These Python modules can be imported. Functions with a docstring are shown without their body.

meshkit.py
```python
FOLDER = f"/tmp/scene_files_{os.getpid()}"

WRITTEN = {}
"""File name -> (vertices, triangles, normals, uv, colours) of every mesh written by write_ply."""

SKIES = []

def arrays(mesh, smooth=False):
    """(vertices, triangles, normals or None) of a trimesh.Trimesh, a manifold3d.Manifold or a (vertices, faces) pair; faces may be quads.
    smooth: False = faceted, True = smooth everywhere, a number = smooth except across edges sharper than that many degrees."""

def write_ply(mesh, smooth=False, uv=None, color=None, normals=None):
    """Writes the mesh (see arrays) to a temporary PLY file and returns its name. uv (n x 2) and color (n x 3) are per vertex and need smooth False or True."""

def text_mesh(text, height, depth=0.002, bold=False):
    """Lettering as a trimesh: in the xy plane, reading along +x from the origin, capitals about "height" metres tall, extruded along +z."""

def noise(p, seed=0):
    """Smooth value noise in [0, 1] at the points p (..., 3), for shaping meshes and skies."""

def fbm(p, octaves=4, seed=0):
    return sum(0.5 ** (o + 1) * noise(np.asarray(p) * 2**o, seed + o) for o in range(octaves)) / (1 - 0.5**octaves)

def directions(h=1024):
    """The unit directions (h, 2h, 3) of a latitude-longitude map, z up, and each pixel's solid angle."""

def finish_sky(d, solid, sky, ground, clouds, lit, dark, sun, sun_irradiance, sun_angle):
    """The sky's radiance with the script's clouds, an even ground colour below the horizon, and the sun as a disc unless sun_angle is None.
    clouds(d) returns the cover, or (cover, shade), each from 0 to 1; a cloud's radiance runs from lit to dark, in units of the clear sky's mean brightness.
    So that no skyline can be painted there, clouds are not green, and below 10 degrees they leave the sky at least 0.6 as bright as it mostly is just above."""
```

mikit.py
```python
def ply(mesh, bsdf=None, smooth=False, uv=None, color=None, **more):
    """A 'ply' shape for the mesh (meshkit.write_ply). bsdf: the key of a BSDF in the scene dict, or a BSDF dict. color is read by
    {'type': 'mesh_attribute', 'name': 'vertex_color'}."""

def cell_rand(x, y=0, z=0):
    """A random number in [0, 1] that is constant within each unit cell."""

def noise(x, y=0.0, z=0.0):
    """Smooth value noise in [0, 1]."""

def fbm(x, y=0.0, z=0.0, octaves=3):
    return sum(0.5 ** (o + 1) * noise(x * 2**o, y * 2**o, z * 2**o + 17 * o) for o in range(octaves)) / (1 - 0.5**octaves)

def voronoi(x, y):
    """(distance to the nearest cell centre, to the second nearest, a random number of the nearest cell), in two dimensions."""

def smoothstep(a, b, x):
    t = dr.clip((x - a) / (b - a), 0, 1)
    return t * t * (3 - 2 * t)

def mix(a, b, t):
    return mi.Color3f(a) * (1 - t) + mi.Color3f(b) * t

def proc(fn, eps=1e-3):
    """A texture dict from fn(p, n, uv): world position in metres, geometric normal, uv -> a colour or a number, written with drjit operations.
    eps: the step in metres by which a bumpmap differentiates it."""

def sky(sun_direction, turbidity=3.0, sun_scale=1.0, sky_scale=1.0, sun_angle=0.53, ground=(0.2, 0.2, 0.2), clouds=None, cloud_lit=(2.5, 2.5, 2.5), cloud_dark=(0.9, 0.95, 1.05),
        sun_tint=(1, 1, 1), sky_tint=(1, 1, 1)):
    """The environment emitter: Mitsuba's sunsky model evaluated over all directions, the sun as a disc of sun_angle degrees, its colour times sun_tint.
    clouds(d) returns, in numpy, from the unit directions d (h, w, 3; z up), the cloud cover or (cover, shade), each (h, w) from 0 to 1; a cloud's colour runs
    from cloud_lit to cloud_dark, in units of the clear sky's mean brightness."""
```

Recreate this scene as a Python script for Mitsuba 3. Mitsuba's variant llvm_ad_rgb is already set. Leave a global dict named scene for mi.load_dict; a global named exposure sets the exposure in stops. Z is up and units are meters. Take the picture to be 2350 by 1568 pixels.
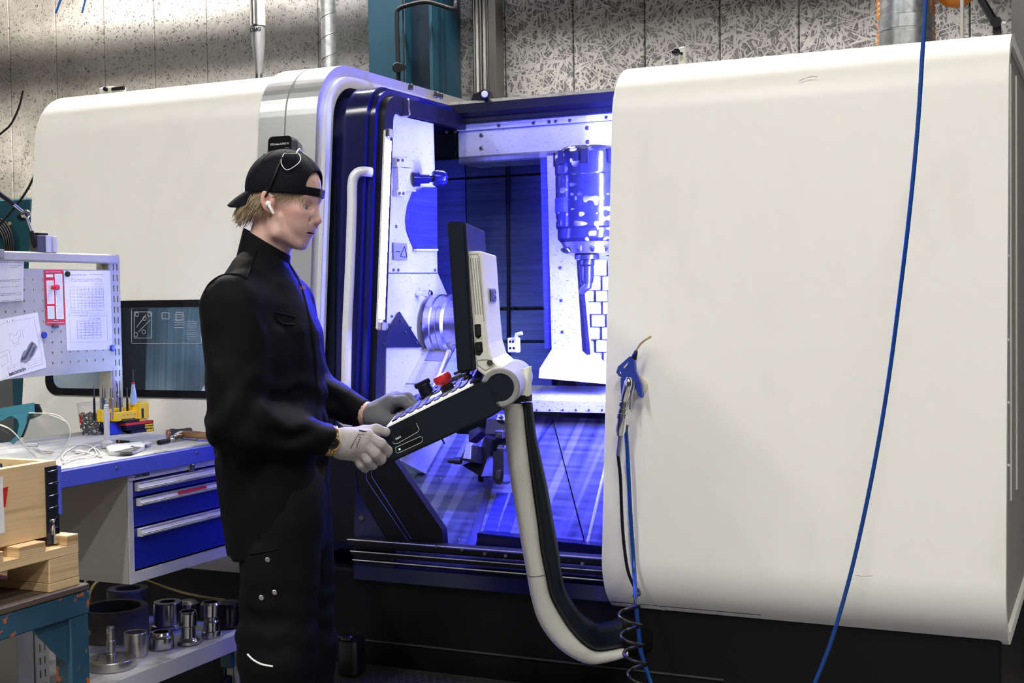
import math, random
import numpy as np
import trimesh, manifold3d
import drjit as dr
import mitsuba as mi
import mikit, meshkit
from shapely.geometry import Polygon, LineString, Point, box as sbox
from shapely import affinity
from mikit import proc, noise, fbm, voronoi, smoothstep, mix, cell_rand

T = mi.ScalarTransform4f
scene, labels = {}, {}
# ---------------------------------------------------------------- camera
W, H, F = 2350, 1568, 3000.0
YAW, PITCH, ROLL = np.radians([24.8, -1.95, 0.85])
EYE = np.array([0, 0, 1.42])
_f = np.array([-math.sin(YAW) * math.cos(PITCH), math.cos(YAW) * math.cos(PITCH), math.sin(PITCH)])
_r = np.array([math.cos(YAW), math.sin(YAW), 0.0])
_d = np.cross(_f, _r)
CR, CD, CF = _r * math.cos(ROLL) + _d * math.sin(ROLL), -_r * math.sin(ROLL) + _d * math.cos(ROLL), _f
scene['camera'] = {'type': 'perspective', 'fov': math.degrees(2 * math.atan(W / 2 / F)), 'fov_axis': 'x', 'near_clip': 0.05,
                   'to_world': T().look_at(origin=EYE.tolist(), target=(EYE + CF).tolist(), up=(-CD).tolist())}
exposure = 0.0
# ---------------------------------------------------------------- light: hall ambience and rows of ceiling lamps (built below)
scene['hall_ambience'] = {'type': 'constant', 'radiance': {'type': 'rgb', 'value': [0.05, 0.05, 0.054]}, 'sampling_weight': 1.2}
LAMP_L = [149, 146, 137]
LAMPS = [(-4.4, -0.4, 4.6, 2.6), (-1.7, -0.6, 4.6, 2.6), (0.5, -0.4, 4.6, 2.6), (2.6, -0.4, 4.6, 2.6)]
WALL_LAMPS = [(-3.4, 5.2, 5.0, 6.0)]
WALL_LAMP_L = [132, 126, 117]
BLUE_L = [26, 29, 1150]
BLUE_R = [290, 315, 3000]

# ---------------------------------------------------------------- helpers
def ray(u, v):
    return CF + CR * (u - W / 2) / F + CD * (v - H / 2) / F
def on(u, v, p, n):
    d = ray(u, v); n = np.asarray(n, float)
    return EYE + d * (np.dot(np.asarray(p, float) - EYE, n) / np.dot(d, n))
def at(u, v, X=None, Y=None, Z=None):
    k, c = (0, X) if X is not None else (1, Y) if Y is not None else (2, Z)
    d = ray(u, v); return EYE + d * ((c - EYE[k]) / d[k])
def dp(u, v, z):
    return EYE + ray(u, v) * z
def unit(v):
    v = np.asarray(v, float); return v / np.linalg.norm(v)
def join(*ms):
    ms = [m for g in ms for m in (g if isinstance(g, (list, tuple)) else [g])]
    return trimesh.util.concatenate(ms)
def basis(n, up=(0, 0, 1)):
    n = unit(n); up = np.asarray(up, float)
    if abs(np.dot(n, unit(up))) > 0.98: up = np.array([0, 1, 0.0])
    x = unit(np.cross(up, n)); return x, np.cross(n, x), n
def hull(pts):
    return trimesh.convex.convex_hull(np.asarray(pts, float))
def box(lo, hi, b=0.0):
    lo, hi = np.minimum(lo, hi).astype(float), np.maximum(lo, hi).astype(float)
    c, h = (lo + hi) / 2, (hi - lo) / 2
    return obox(c, np.eye(3), h, b)
def obox(c, axes, h, b=0.0):
    h = np.asarray(h, float); b = min(b, 0.45 * h.min()); P = []
    for k in range(3):
        g = h - b; g[k] = h[k]
        if b == 0 and k: break
        P += [np.array([sx, sy, sz]) * g for sx in (-1, 1) for sy in (-1, 1) for sz in (-1, 1)]
    return hull(np.array(P) @ np.asarray(axes, float) + np.asarray(c, float))
def spline(pts, n=8):
    p = np.asarray(pts, float)
    if len(p) < 3: return p
    q = np.vstack([2 * p[0] - p[1], p, 2 * p[-1] - p[-2]]); out = []
    for i in range(1, len(q) - 2):
        for t in np.arange(n) / n:
            a, b, c, d = q[i - 1:i + 3]
            out.append(0.5 * (2 * b + (c - a) * t + (2 * a - 5 * b + 4 * c - d) * t * t + (3 * b - a - 3 * c + d) * t ** 3))
    return np.vstack([out, p[-1:]])
def loft(rings, cap=True):
    rings = [np.asarray(r, float) for r in rings]; n = len(rings[0]); v = np.vstack(rings); f = []
    for i in range(len(rings) - 1):
        a = i * n + np.arange(n); b = i * n + (np.arange(n) + 1) % n
        f += [np.stack([a, b, b + n], 1), np.stack([a, b + n, a + n], 1)]
    if cap:
        for s, ring in ((0, rings[0]), (len(rings) - 1, rings[-1])):
            v = np.vstack([v, ring.mean(0)]); k = len(v) - 1; a = s * n + np.arange(n); b = s * n + (np.arange(n) + 1) % n
            f.append(np.stack([b, a, 0 * a + k], 1) if s == 0 else np.stack([a, b, 0 * a + k], 1))
    return trimesh.Trimesh(v, np.vstack(f), process=False)
def tube(pts, r, n=12, smooth=0, cap=True):
    p = spline(pts, smooth) if smooth else np.asarray(pts, float)
    r = np.broadcast_to(r, (len(p),)) if np.ndim(r) == 0 else np.interp(np.linspace(0, 1, len(p)), np.linspace(0, 1, len(r)), r)
    t = np.gradient(p, axis=0); t /= np.linalg.norm(t, axis=1, keepdims=True) + 1e-12
    a = np.cross(t[0], [0, 0, 1.0] if abs(t[0][2]) < 0.9 else [1.0, 0, 0]); rings = []
    g = np.arange(n) * 2 * np.pi / n
    for i in range(len(p)):
        a = a - np.dot(a, t[i]) * t[i]; a = unit(a); b = np.cross(t[i], a)
        rings.append(p[i] + r[i] * (np.cos(g)[:, None] * a + np.sin(g)[:, None] * b))
    return loft(rings, cap)
def lathe(prof, o, axis, n=32, a0=None):
    """prof: (radius, height along axis) pairs."""
    axis = unit(axis); x, y, z = basis(axis); g = np.arange(n) * 2 * np.pi / n
    return loft([np.asarray(o, float) + z * h + max(r, 1e-5) * (np.cos(g)[:, None] * x + np.sin(g)[:, None] * y) for r, h in prof], cap=prof[0] != prof[-1])
def cyl(a, b, r, n=20, ch=0.0):
    a, b = np.asarray(a, float), np.asarray(b, float); L = np.linalg.norm(b - a)
    pr = [(r - ch, 0), (r, ch), (r, L - ch), (r - ch, L)] if ch else [(r, 0), (r, L)]
    return lathe(pr, a, b - a, n)
def sphere(c, r, s=2, sc=(1, 1, 1)):
    m = trimesh.creation.icosphere(s, 1.0); m.apply_scale(np.asarray(sc, float) * r); m.apply_translation(c); return m
def extrude(poly, h, o, x, y, z):
    """2-D shapely polygon in the plane o + x u + y v, extruded along z by h."""
    parts = []
    for g in getattr(poly, 'geoms', [poly]):
        if g.area < 1e-9: continue
        m = trimesh.creation.extrude_polygon(g, abs(h), engine='earcut'); M = np.eye(4)
        zz = np.asarray(z, float) * (1 if h > 0 else -1); xx = np.asarray(x, float); yy = np.asarray(y, float)
        M[:3, 0], M[:3, 1], M[:3, 2], M[:3, 3] = xx, yy, zz, o
        m.apply_transform(M)
        if np.dot(np.cross(xx, yy), zz) < 0: m.invert()
        parts.append(m)
    return join(parts)
def prism(pts, n, t, holes=(), rnd=0.0):
    """A planar outline in space, extruded by t against the normal n."""
    pts = np.asarray(pts, float); x, y, z = basis(n); o = pts.mean(0)
    to = lambda q: np.stack([(np.asarray(q, float) - o) @ x, (np.asarray(q, float) - o) @ y], 1)
    poly = Polygon(to(pts), [to(h) for h in holes]).buffer(0)
    if rnd: poly = poly.buffer(-rnd).buffer(2 * rnd).buffer(-rnd)
    return extrude(poly, -t, o, x, y, z)
def plate(px, p, n, t, holes=(), rnd=0.0, lift=0.0):
    n = unit(n); p = np.asarray(p, float) + n * lift
    return prism([on(u, v, p, n) for u, v in px], n, t, [[on(u, v, p, n) for u, v in h] for h in holes], rnd)
def ext_x(poly, x0, x1):
    """polygon in (y, z), extruded along x."""
    return extrude(poly, x1 - x0, [x0, 0, 0], [0, 1, 0], [0, 0, 1], [1, 0, 0])
def numbered(name):
    if not any(k == name or k.startswith(name + '__') for k in scene) and name not in labels: return name
    i = 1
    while any(k == f'{name}_{i:03d}' or k.startswith(f'{name}_{i:03d}__') for k in scene) or f'{name}_{i:03d}' in labels: i += 1
    return f'{name}_{i:03d}'
_count = {}
def add(name, mesh, mat, smooth=False, parent=None, label=None, cat=None, group=None, kind=None, **kw):
    key = name if parent is None else parent + '__' + name
    c = _count.get(key, 0); _count[key] = c + 1
    if c: key = f'{key}_{c:03d}'
    scene[key] = mesh if isinstance(mesh, dict) else mikit.ply(mesh, mat, smooth=smooth, **kw)
    d = {k: v for k, v in (('label', label), ('category', cat), ('group', group), ('kind', kind)) if v}
    if d: labels[key] = d
    return key
def thing(name, label=None, cat=None, group=None, kind=None):
    c = _count.get(name, 0); _count[name] = c + 1
    key = f'{name}_{c:03d}' if c else name
    labels[key] = {k: v for k, v in (('label', label), ('category', cat), ('group', group), ('kind', kind)) if v}
    return key
def mat(name, d):
    scene['mat_' + name] = d; return 'mat_' + name
def pr(name, c, rough=0.5, metal=0.0, spec=0.5, tex=None, bump=None, bscale=0.001, **kw):
    d = {'type': 'principled', 'base_color': proc(tex) if tex else {'type': 'rgb', 'value': list(c)} if c is not None else {'type': 'mesh_attribute', 'name': 'vertex_color'},
         'roughness': rough, 'metallic': metal, 'specular': spec, **kw}
    if bump: d = {'type': 'bumpmap', 'arbitrary': proc(bump), 'scale': bscale, 'bsdf': d}
    return mat(name, {'type': 'twosided', 'bsdf': d})
def emit(name, mesh, rgb, parent=None, weight=1.0, **kw):
    d = mikit.ply(mesh, 'mat_plastic_white'); d['emitter'] = {'type': 'area', 'radiance': {'type': 'rgb', 'value': list(rgb)}, 'sampling_weight': weight}
    return add(name, d, None, parent=parent, **kw)

# ---------------------------------------------------------------- materials
pr('plastic_white', (.8, .8, .8), .4)
def t_paint(p, n, uv):
    s = smoothstep(.62, .8, fbm(p.x * 9, p.z * 5, p.y * 9, 3))
    return mix((.80, .785, .735), (.77, .755, .705), s)
pr('cream_paint', None, .38, tex=t_paint, spec=.45)
pr('white_paint', (.78, .775, .75), .4)
pr('warm_white', (.62, .61, .545), .45)
pr('silver', (.62, .63, .64), .36, .75)
pr('silver_light', (.74, .74, .76), .42, .2)
pr('black_gloss', (.007, .008, .050), .18)  # blue raised in the base to carry the LED glow
pr('black_piano', (.006, .006, .007), .15)
pr('black_base', (.004, .004, .005), .5, spec=.2)
pr('black_satin', (.005, .005, .007), .45, spec=.25)
pr('black_rubber', (.005, .005, .006), .6, spec=.3)
pr('dark_navy', (.006, .009, .015), .4, spec=.3)
pr('dark_grey', (.04, .042, .046), .45)
pr('mid_grey', (.22, .22, .22), .5)
pr('grey_paint', (.36, .355, .31), .45)
pr('grey_dark_paint', (.30, .295, .275), .5)
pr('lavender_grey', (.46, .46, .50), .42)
pr('steel', (.62, .61, .60), .22, 1.0)
pr('chrome', (.80, .80, .82), .10, 1.0)
pr('dark_steel', (.16, .155, .15), .34, .9)
pr('gun_metal', (.10, .10, .105), .28, .9)
pr('machined', (.50, .49, .48), .18, 1.0)
pr('black_oxide', (.035, .032, .03), .45, .3)
pr('copper', (.62, .33, .22), .35, .9)
pr('brass', (.75, .58, .25), .25, 1.0)
pr('gold', (.92, .68, .25), .2, 1.0)
pr('blue_plastic', (.008, .03, .30), .35)
pr('blue_drawer', (.004, .018, .27), .38)
pr('blue_edge', (.06, .085, .52), .42)
pr('blue_hose', (.002, .045, .20), .3)
pr('red_plastic', (.55, .02, .015), .35)
pr('yellow_plastic', (.80, .52, .01), .4)
pr('teal_plastic', (.05, .22, .30), .45)
pr('teal_paint', (.012, .07, .10), .5)
pr('orange_plastic', (.75, .25, .03), .5)
pr('paper', (.74, .74, .745), .8, spec=.1)
pr('ink', (.03, .03, .035), .7, spec=.1)
pr('ink_grey', (.22, .22, .24), .7, spec=.1)
pr('print_white', (.75, .75, .75), .6)
pr('white_cable', (.78, .78, .76), .45)
mat('clear', {'type': 'thindielectric', 'int_ior': 1.49})
mat('tinted_film', {'type': 'thindielectric', 'int_ior': 1.5, 'specular_transmittance': {'type': 'rgb', 'value': [.55, .60, .66]}})
mat('visor_clear', {'type': 'thindielectric', 'int_ior': 1.6, 'specular_transmittance': {'type': 'rgb', 'value': [.80, .83, .87]}})
def t_wool(p, n, uv):
    a = mi.Float(0)
    x, z = p.x, p.z
    rt = smoothstep(-4.2, -3.0, x)                      # open long strands right of the column, denser slabs to the left
    for i, ang in enumerate((.30, .95, 1.55, 2.15, 2.75)):
        c, s = math.cos(ang), math.sin(ang)
        w = (noise(x * 9 + 31 * i, z * 9) - .5) * .04
        u, v = (x * c + z * s) + w, (-x * s + z * c) + w
        k = noise(u * 22 + 9 * i, v * 150 + 17 * i)
        a = dr.maximum(a, smoothstep(.60 + .06 * rt, .70 + .06 * rt, k) * (.72 + .28 * noise(u * 30, v * 150 + 5)))
    d = noise(x * 260, z * 260) * .5 + noise(x * 120 + 4, z * 120) * .5
    base = 1 - smoothstep(.52, .66, d) * .85
    a = dr.maximum(a, base * (.80 - .55 * rt))
    dirt = fbm(x * 1.1 + 3, z * 1.6, 5., 4)
    lum = mix((.42, .41, .39), (.68, .665, .64), smoothstep(.3, .62, dirt))
    warm = smoothstep(-3.2, -6.5, x)
    lum = lum * mix((1., 1., 1.02), (1., .95, .87), warm)
    return lum * (a * .88 + .10) * (1 - .22 * rt)
pr('wood_wool', None, .95, spec=.1, tex=t_wool)
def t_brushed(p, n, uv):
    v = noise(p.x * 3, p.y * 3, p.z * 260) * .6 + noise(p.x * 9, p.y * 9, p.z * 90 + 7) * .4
    return mi.Color3f(.065, .075, .27) * (.5 + .9 * v)  # blue of the LED light is put into the steel colour
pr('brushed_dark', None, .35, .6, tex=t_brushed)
def t_cover(p, n, uv):
    v = noise(p.x * 45, p.z * 3, p.y * 3) * .5 + noise(p.x * 6, p.z * 160 + 3, 0.) * .5
    st = smoothstep(.60, .75, noise(p.x * 30 + 5, p.z * 2.2, 1.))
    return mi.Color3f(.24, .245, .28) * (.12 + 1.15 * v) + mi.Color3f(.16, .16, .18) * st
pr('scraped_steel', None, .30, .55, tex=t_cover)
def t_sheet(p, n, uv):
    sp = smoothstep(.80, .86, noise(p.x * 260, p.y * 260, p.z * 260))
    sm = fbm(p.x * 6, p.y * 6, p.z * 6, 3)
    return mi.Color3f(.50, .50, .53) * (.80 + .3 * sm) * (1 - .5 * sp)
pr('enamel', None, .34, tex=t_sheet)
def t_wet(p, n, uv):
    sp = smoothstep(.62, .66, noise(p.x * 70, p.y * 70, p.z * 70)) * smoothstep(.4, .55, noise(p.x * 9, p.y * 9, p.z * 9))
    return mi.Color3f(.018, .019, .030) * (.7 + .6 * fbm(p.x * 20, p.y * 20, p.z * 20, 3)) + mi.Color3f(.6, .6, .65) * sp
pr('spindle_paint', None, .22, .15, tex=t_wet)
def t_floor(p, n, uv):
    return mi.Color3f(.17, .168, .165) * (.7 + .6 * fbm(p.x * 5, p.y * 5, 0., 4))
pr('concrete', None, .7, tex=t_floor)
def t_pine(p, n, uv):
    z = p.z + .006 * noise(p.x * 6, p.y * 6, 2.) + .01 * noise(p.x * 2, p.y * 2, 9.)
    g = noise(z * 95, p.y * 2.2, p.x * 2.2)
    f = noise(z * 420, p.y * 9, p.x * 9)
    kn = smoothstep(.83, .9, noise(p.x * 14, p.y * 14, p.z * 20))
    return mix(mix((.66, .47, .25), (.42, .25, .10), smoothstep(.5, .85, g)), (.15, .07, .03), kn) * (.86 + .25 * f)
pr('pine', None, .6, tex=t_pine)
def t_darkwood(p, n, uv):
    g = noise(p.x * 6, p.y * 40, p.z * 40)
    return mix((.34, .19, .08), (.12, .055, .02), smoothstep(.35, .75, g))
pr('hickory', None, .4, tex=t_darkwood)
def t_rust(p, n, uv):
    k = smoothstep(.60, .66, fbm(p.x * 60, p.y * 60, p.z * 60, 3)) * smoothstep(.40, .55, noise(p.x * 11, p.y * 11, p.z * 11))
    return mix(mi.Color3f(.022, .075, .125) * (.8 + .4 * noise(p.x * 12, p.y * 12, p.z * 12)), (.50, .11, .03), k)
pr('chipped_blue', None, .5, tex=t_rust)
def t_top(p, n, uv):
    k = fbm(p.x * 30, p.y * 5, 1., 4)
    return mix((.35, .355, .345), (.26, .265, .255), smoothstep(.35, .7, k))
pr('bench_mat', None, .6, tex=t_top)
def t_shelf(p, n, uv):
    k = fbm(p.x * 14, p.y * 14, 3., 4)
    return mix((.42, .425, .42), (.20, .195, .185), smoothstep(.42, .68, k))
pr('worn_grey', None, .5, tex=t_shelf)
def t_galv(p, n, uv):
    d, e, r = voronoi(p.x * 55 + p.y * 20, p.z * 55)
    return mi.Color3f(.50, .52, .53) * (.8 + .35 * r)
pr('galvanised', None, .32, .85, tex=t_galv)
def t_turned(p, n, uv):
    k = noise(p.z * 900, 1., 2.) * .5 + noise(p.x * 60, p.y * 60, p.z * 60) * .5
    return mi.Color3f(.56, .545, .53) * (.75 + .4 * k)
pr('turned_steel', None, .28, .95, tex=t_turned)
def t_cast(p, n, uv):
    return mi.Color3f(.085, .078, .072) * (.7 + .6 * fbm(p.x * 60, p.y * 60, p.z * 60, 3))
pr('cast_iron', None, .6, .15, tex=t_cast)

# ---------------------------------------------------------------- hall: floor, back wall of slabs, column, lamps
YW = 6.5
add('floor', box([-9, -5, -.1], [4, YW + .3, 0]), 'mat_concrete', label='grey concrete workshop floor', kind='structure')
add('wall_back', box([-9, YW + .05, 0], [3, YW + .3, 5.5]), 'mat_dark_grey', label='back wall of the hall clad in wood-wool slabs', kind='structure')
slab = None
for i in range(29):
    x0 = -9 + .4 * i - .02
    m = box([x0 + .003, YW, 0], [x0 + .397, YW + .06, 3.6], .004)
    add('slab', m, 'mat_wood_wool', parent='wall_back')
P = lambda u: at(u, 60, Y=6.3)[0]
xl, xm, xr = P(877), P(960), P(1021)
col = box([xl, 6.15, 0], [xl + .018, YW - .02, 5], .003), box([xl + .0, 6.28, 0], [xr, 6.31, 5]), box([xr - .018, 6.15, 0], [xr, YW - .02, 5], .003)
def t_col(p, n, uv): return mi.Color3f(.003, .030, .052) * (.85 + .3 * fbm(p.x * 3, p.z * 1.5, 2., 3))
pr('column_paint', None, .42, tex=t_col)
pr('column_dark', (.0012, .009, .020), .42)  # darker copy of the column blue: recess shade put into the paint
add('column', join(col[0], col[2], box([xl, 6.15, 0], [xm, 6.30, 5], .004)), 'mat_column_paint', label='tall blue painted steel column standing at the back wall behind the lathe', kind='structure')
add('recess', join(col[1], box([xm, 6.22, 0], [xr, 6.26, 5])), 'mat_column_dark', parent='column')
def lamp(i, x, y, z, L, rgb):
    t = thing('ceiling_lamp', (('leftmost', 'second', 'third', 'rightmost')[i] + ' of four long ceiling lamps above the aisle') if y < 4 else 'long ceiling lamp hung above the back wall', 'ceiling lamp', 'fluorescent lamps above the aisle' if y < 4 else None)
    hx, hy = (.05, L / 2) if y < 4 else (L / 2, .15)
    add('housing', box([x - hx - .03, y - hy - .03, z + .005], [x + hx + .03, y + hy + .03, z + .09], .01), 'mat_white_paint', parent=t)
    d = trimesh.Trimesh([[x - hx, y - hy, z], [x + hx, y - hy, z], [x + hx, y + hy, z], [x - hx, y + hy, z]], [[0, 2, 1], [0, 3, 2]], process=False)
    emit('diffuser', d, rgb, parent=t)
for i, l in enumerate(LAMPS): lamp(i, *l, LAMP_L)
for i, l in enumerate(WALL_LAMPS): lamp(i, *l, WALL_LAMP_L)
add('shadow_band_duct', box([-9, 5.95, 3.66], [2, 6.06, 3.77], .02), 'mat_galvanised', label='unseen sheet metal duct added high along the back wall for its shadow band', cat='duct')  # out of view, added to cast the shadow band across the wall
# services on the wall
def vpipe(u0, v0, u1, v1, Y, r, n=14):
    a, b = at(u0, v0, Y=Y), at(u1, v1, Y=Y); d = unit(b - a)
    return a - d * 1.6 * 0 + (a - b) * .25, b + (b - a) * 1.0
a, b = at(752, 0, Y=6.2), at(757, 200, Y=6.2); a[0] = b[0] = (a[0] + b[0]) / 2; a[2] = 4.6; b[2] = 1.2
du = thing('spiral_duct', 'grey spiral-wound ventilation duct standing behind the lathe frame', 'duct')
add('pipe', cyl(a, b, .042, 28), 'mat_galvanised', True, parent=du)
hel = [(a[0] + .0425 * math.cos(t), 6.2 + .0425 * math.sin(t), 1.2 + t * .018) for t in np.arange(0, 190, .35)]
add('seam', tube(hel, .0022, 5), 'mat_dark_steel', parent=du)
YQ = 5.5; c = at(592, 60, Y=YQ)
t = thing('machine_lamp_pole', 'steel and clear pole with a tapered silver sleeve behind the cream cabinet', 'pole')
add('rod', cyl([c[0], YQ, 1.2], [c[0], YQ, c[2] - .2], .017, 16), 'mat_steel', True, parent=t)
add('sleeve', lathe([(.017, 0), (.020, .04), (.034, .16), (.034, .235), (.03, .24)], [c[0], YQ, c[2] - .24], [0, 0, 1], 24), 'mat_silver', 35, parent=t)
add('upper_tube', cyl([c[0], YQ, c[2]], [c[0], YQ, c[2] + 1.5], .038, 20), 'mat_warm_white', True, parent=t)
add('inner_rod', cyl([c[0] + .012, YQ - .045, c[2]], [c[0] + .012, YQ - .045, c[2] + 1.5], .014, 12), 'mat_steel', True, parent=t)
tm = meshkit.text_mesh('DMG', .020, .002, True)
def place(m, o, x, y):
    m = m.copy(); z = np.cross(x, y); M = np.eye(4); M[:3, 0], M[:3, 1], M[:3, 2], M[:3, 3] = x, y, z, o; m.apply_transform(M); return m
add('lettering', place(tm, [c[0] - .022, YQ - .0365, c[2] - .035], [1, 0, 0], [0, 0, 1]), 'mat_ink', parent=t, label='small dark letters')
for i, (u, rr, mt) in enumerate(((1079, .008, 'warm_white'), (1086, .009, 'brass'), (1094, .010, 'warm_white'), (1103, .010, 'brass'), (1110, .008, 'warm_white'))):
    x = at(u, 100, Y=6.35)[0]
    add('conduit', cyl([x, 6.40, 1.0], [x, 6.40, 5], rr, 10), 'mat_' + ('grey_dark_paint' if i in (1, 3) else 'dark_steel'), True, label=('leftmost', 'second', 'middle', 'fourth', 'rightmost')[i] + ' of five thin wall pipes right of the blue column', cat='pipe', group='thin pipes beside the blue column')
x = at(1124, 100, Y=6.35)[0]
add('cable_tray', box([x - .014, 6.36, 1.0], [x + .03, 6.46, 5], .003), 'mat_dark_steel', label='dark vertical metal cable tray right of the thin wall pipes', cat='cable tray')
pts = [at(914, 250, Y=6.08), at(914, 160, Y=6.08), at(911, 45, Y=6.08), at(914, 22, Y=6.08), at(935, 12, Y=6.08), at(975, 4, Y=6.08), at(1005, 10, Y=6.1), at(1040, 20, Y=6.14), at(1046, 8, Y=6.2), at(1044, -20, Y=6.2)]
add('black_pipe', tube(pts, .012, 10, 5), 'mat_black_satin', True, label='bent black pipe running up the front of the blue column', cat='pipe')
pts = [at(929, 260, Y=6.1), at(926, 90, Y=6.1), at(924, -20, Y=6.1)]
add('thin_cable', tube(pts, .004, 8), 'mat_black_rubber', True, label='thin black cable running straight down the blue column', cat='cable')
add('valve', join(cyl(at(912, 155, Y=6.01), at(912, 155, Y=6.065), .028, 18, .004), cyl(at(924, 155, Y=6.02), at(924, 155, Y=6.06), .018, 14)), 'mat_black_satin', 40, label='round black valve body on the black pipe at the blue column', cat='valve')
# exhaust duct with orange hose, upper right
c = at(2079, 60, Y=4.55); z0 = at(2079, 84, Y=4.55)[2]
t = thing('exhaust_duct', 'wide galvanised round exhaust duct rising from the top of the lathe', 'duct')
R_ = .086
add('collar', lathe([(R_ + .002, 2.045 - z0), (R_ + .002, .01), (R_ - .002, .012), (R_ - .002, .018), (R_ + .004, .02), (R_ + .004, .062), (R_ - .001, .064)], [c[0], 4.55, z0], [0, 0, 1], 48), 'mat_galvanised', 30, parent=t)
add('pipe', lathe([(R_ - .002, .06), (R_ - .002, .9)], [c[0], 4.55, z0], [0, 0, 1], 48), 'mat_galvanised', 30, parent=t)
rv = [lathe([(.004, 0), (.003, .002)], [c[0] + R_ * math.cos(g), 4.55 + R_ * math.sin(g), z0 + .04], [math.cos(g), math.sin(g), 0], 8) for g in (-2.5, -1.2, -.4)]
add('rivets', join(rv), 'mat_chrome', parent=t)
def coil_tube(c0, c1, r, pitch, n=28):
    c0, c1 = np.array(c0, float), np.array(c1, float); L = np.linalg.norm(c1 - c0); k = int(L / pitch * 4)
    return lathe([(r + (.004 if i % 4 in (1, 2) else 0), L * i / k) for i in range(k + 1)], c0, c1 - c0, n)
add('orange_hose', coil_tube([at(2079, 60, Y=4.8)[0], 4.80, 2.06], [at(2079, 60, Y=4.8)[0], 4.80, z0 + .8], .096, .018), 'mat_orange_plastic', True, label='ribbed orange extraction hose behind the galvanised duct', cat='hose')
c = at(2200, -32, Y=4.7); g = np.linspace(.0, 1, 60)
lp_ = spline(np.array([at(u, v, Y=4.7) for u, v in ((2140, -150), (2150, -80), (2168, -38), (2194, -16), (2222, -40), (2240, -85), (2250, -150))]), 16)
add('orange_hose', tube(lp_, [.047, .053] * 44, 20), 'mat_orange_plastic', True, label='sagging ribbed orange hose loop at the top right beside the duct', cat='hose')
a = at(2208, 70, Y=4.45); add('white_hose', cyl(a - [0, 0, .2], a + [0, 0, .8], .006, 10), 'mat_warm_white', True, label='thin pale pipe hanging in front of the sagging orange hose', cat='pipe')
t = thing('hinged_strut', 'black strut with a knuckle and bolt leaning above the right door', 'strut')
add('arm', tube([at(2225, -60, Y=4.3), at(2250, -5, Y=4.3), at(2284, 54, Y=4.3)], [.011, .011, .013], 12), 'mat_black_satin', True, parent=t)
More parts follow.
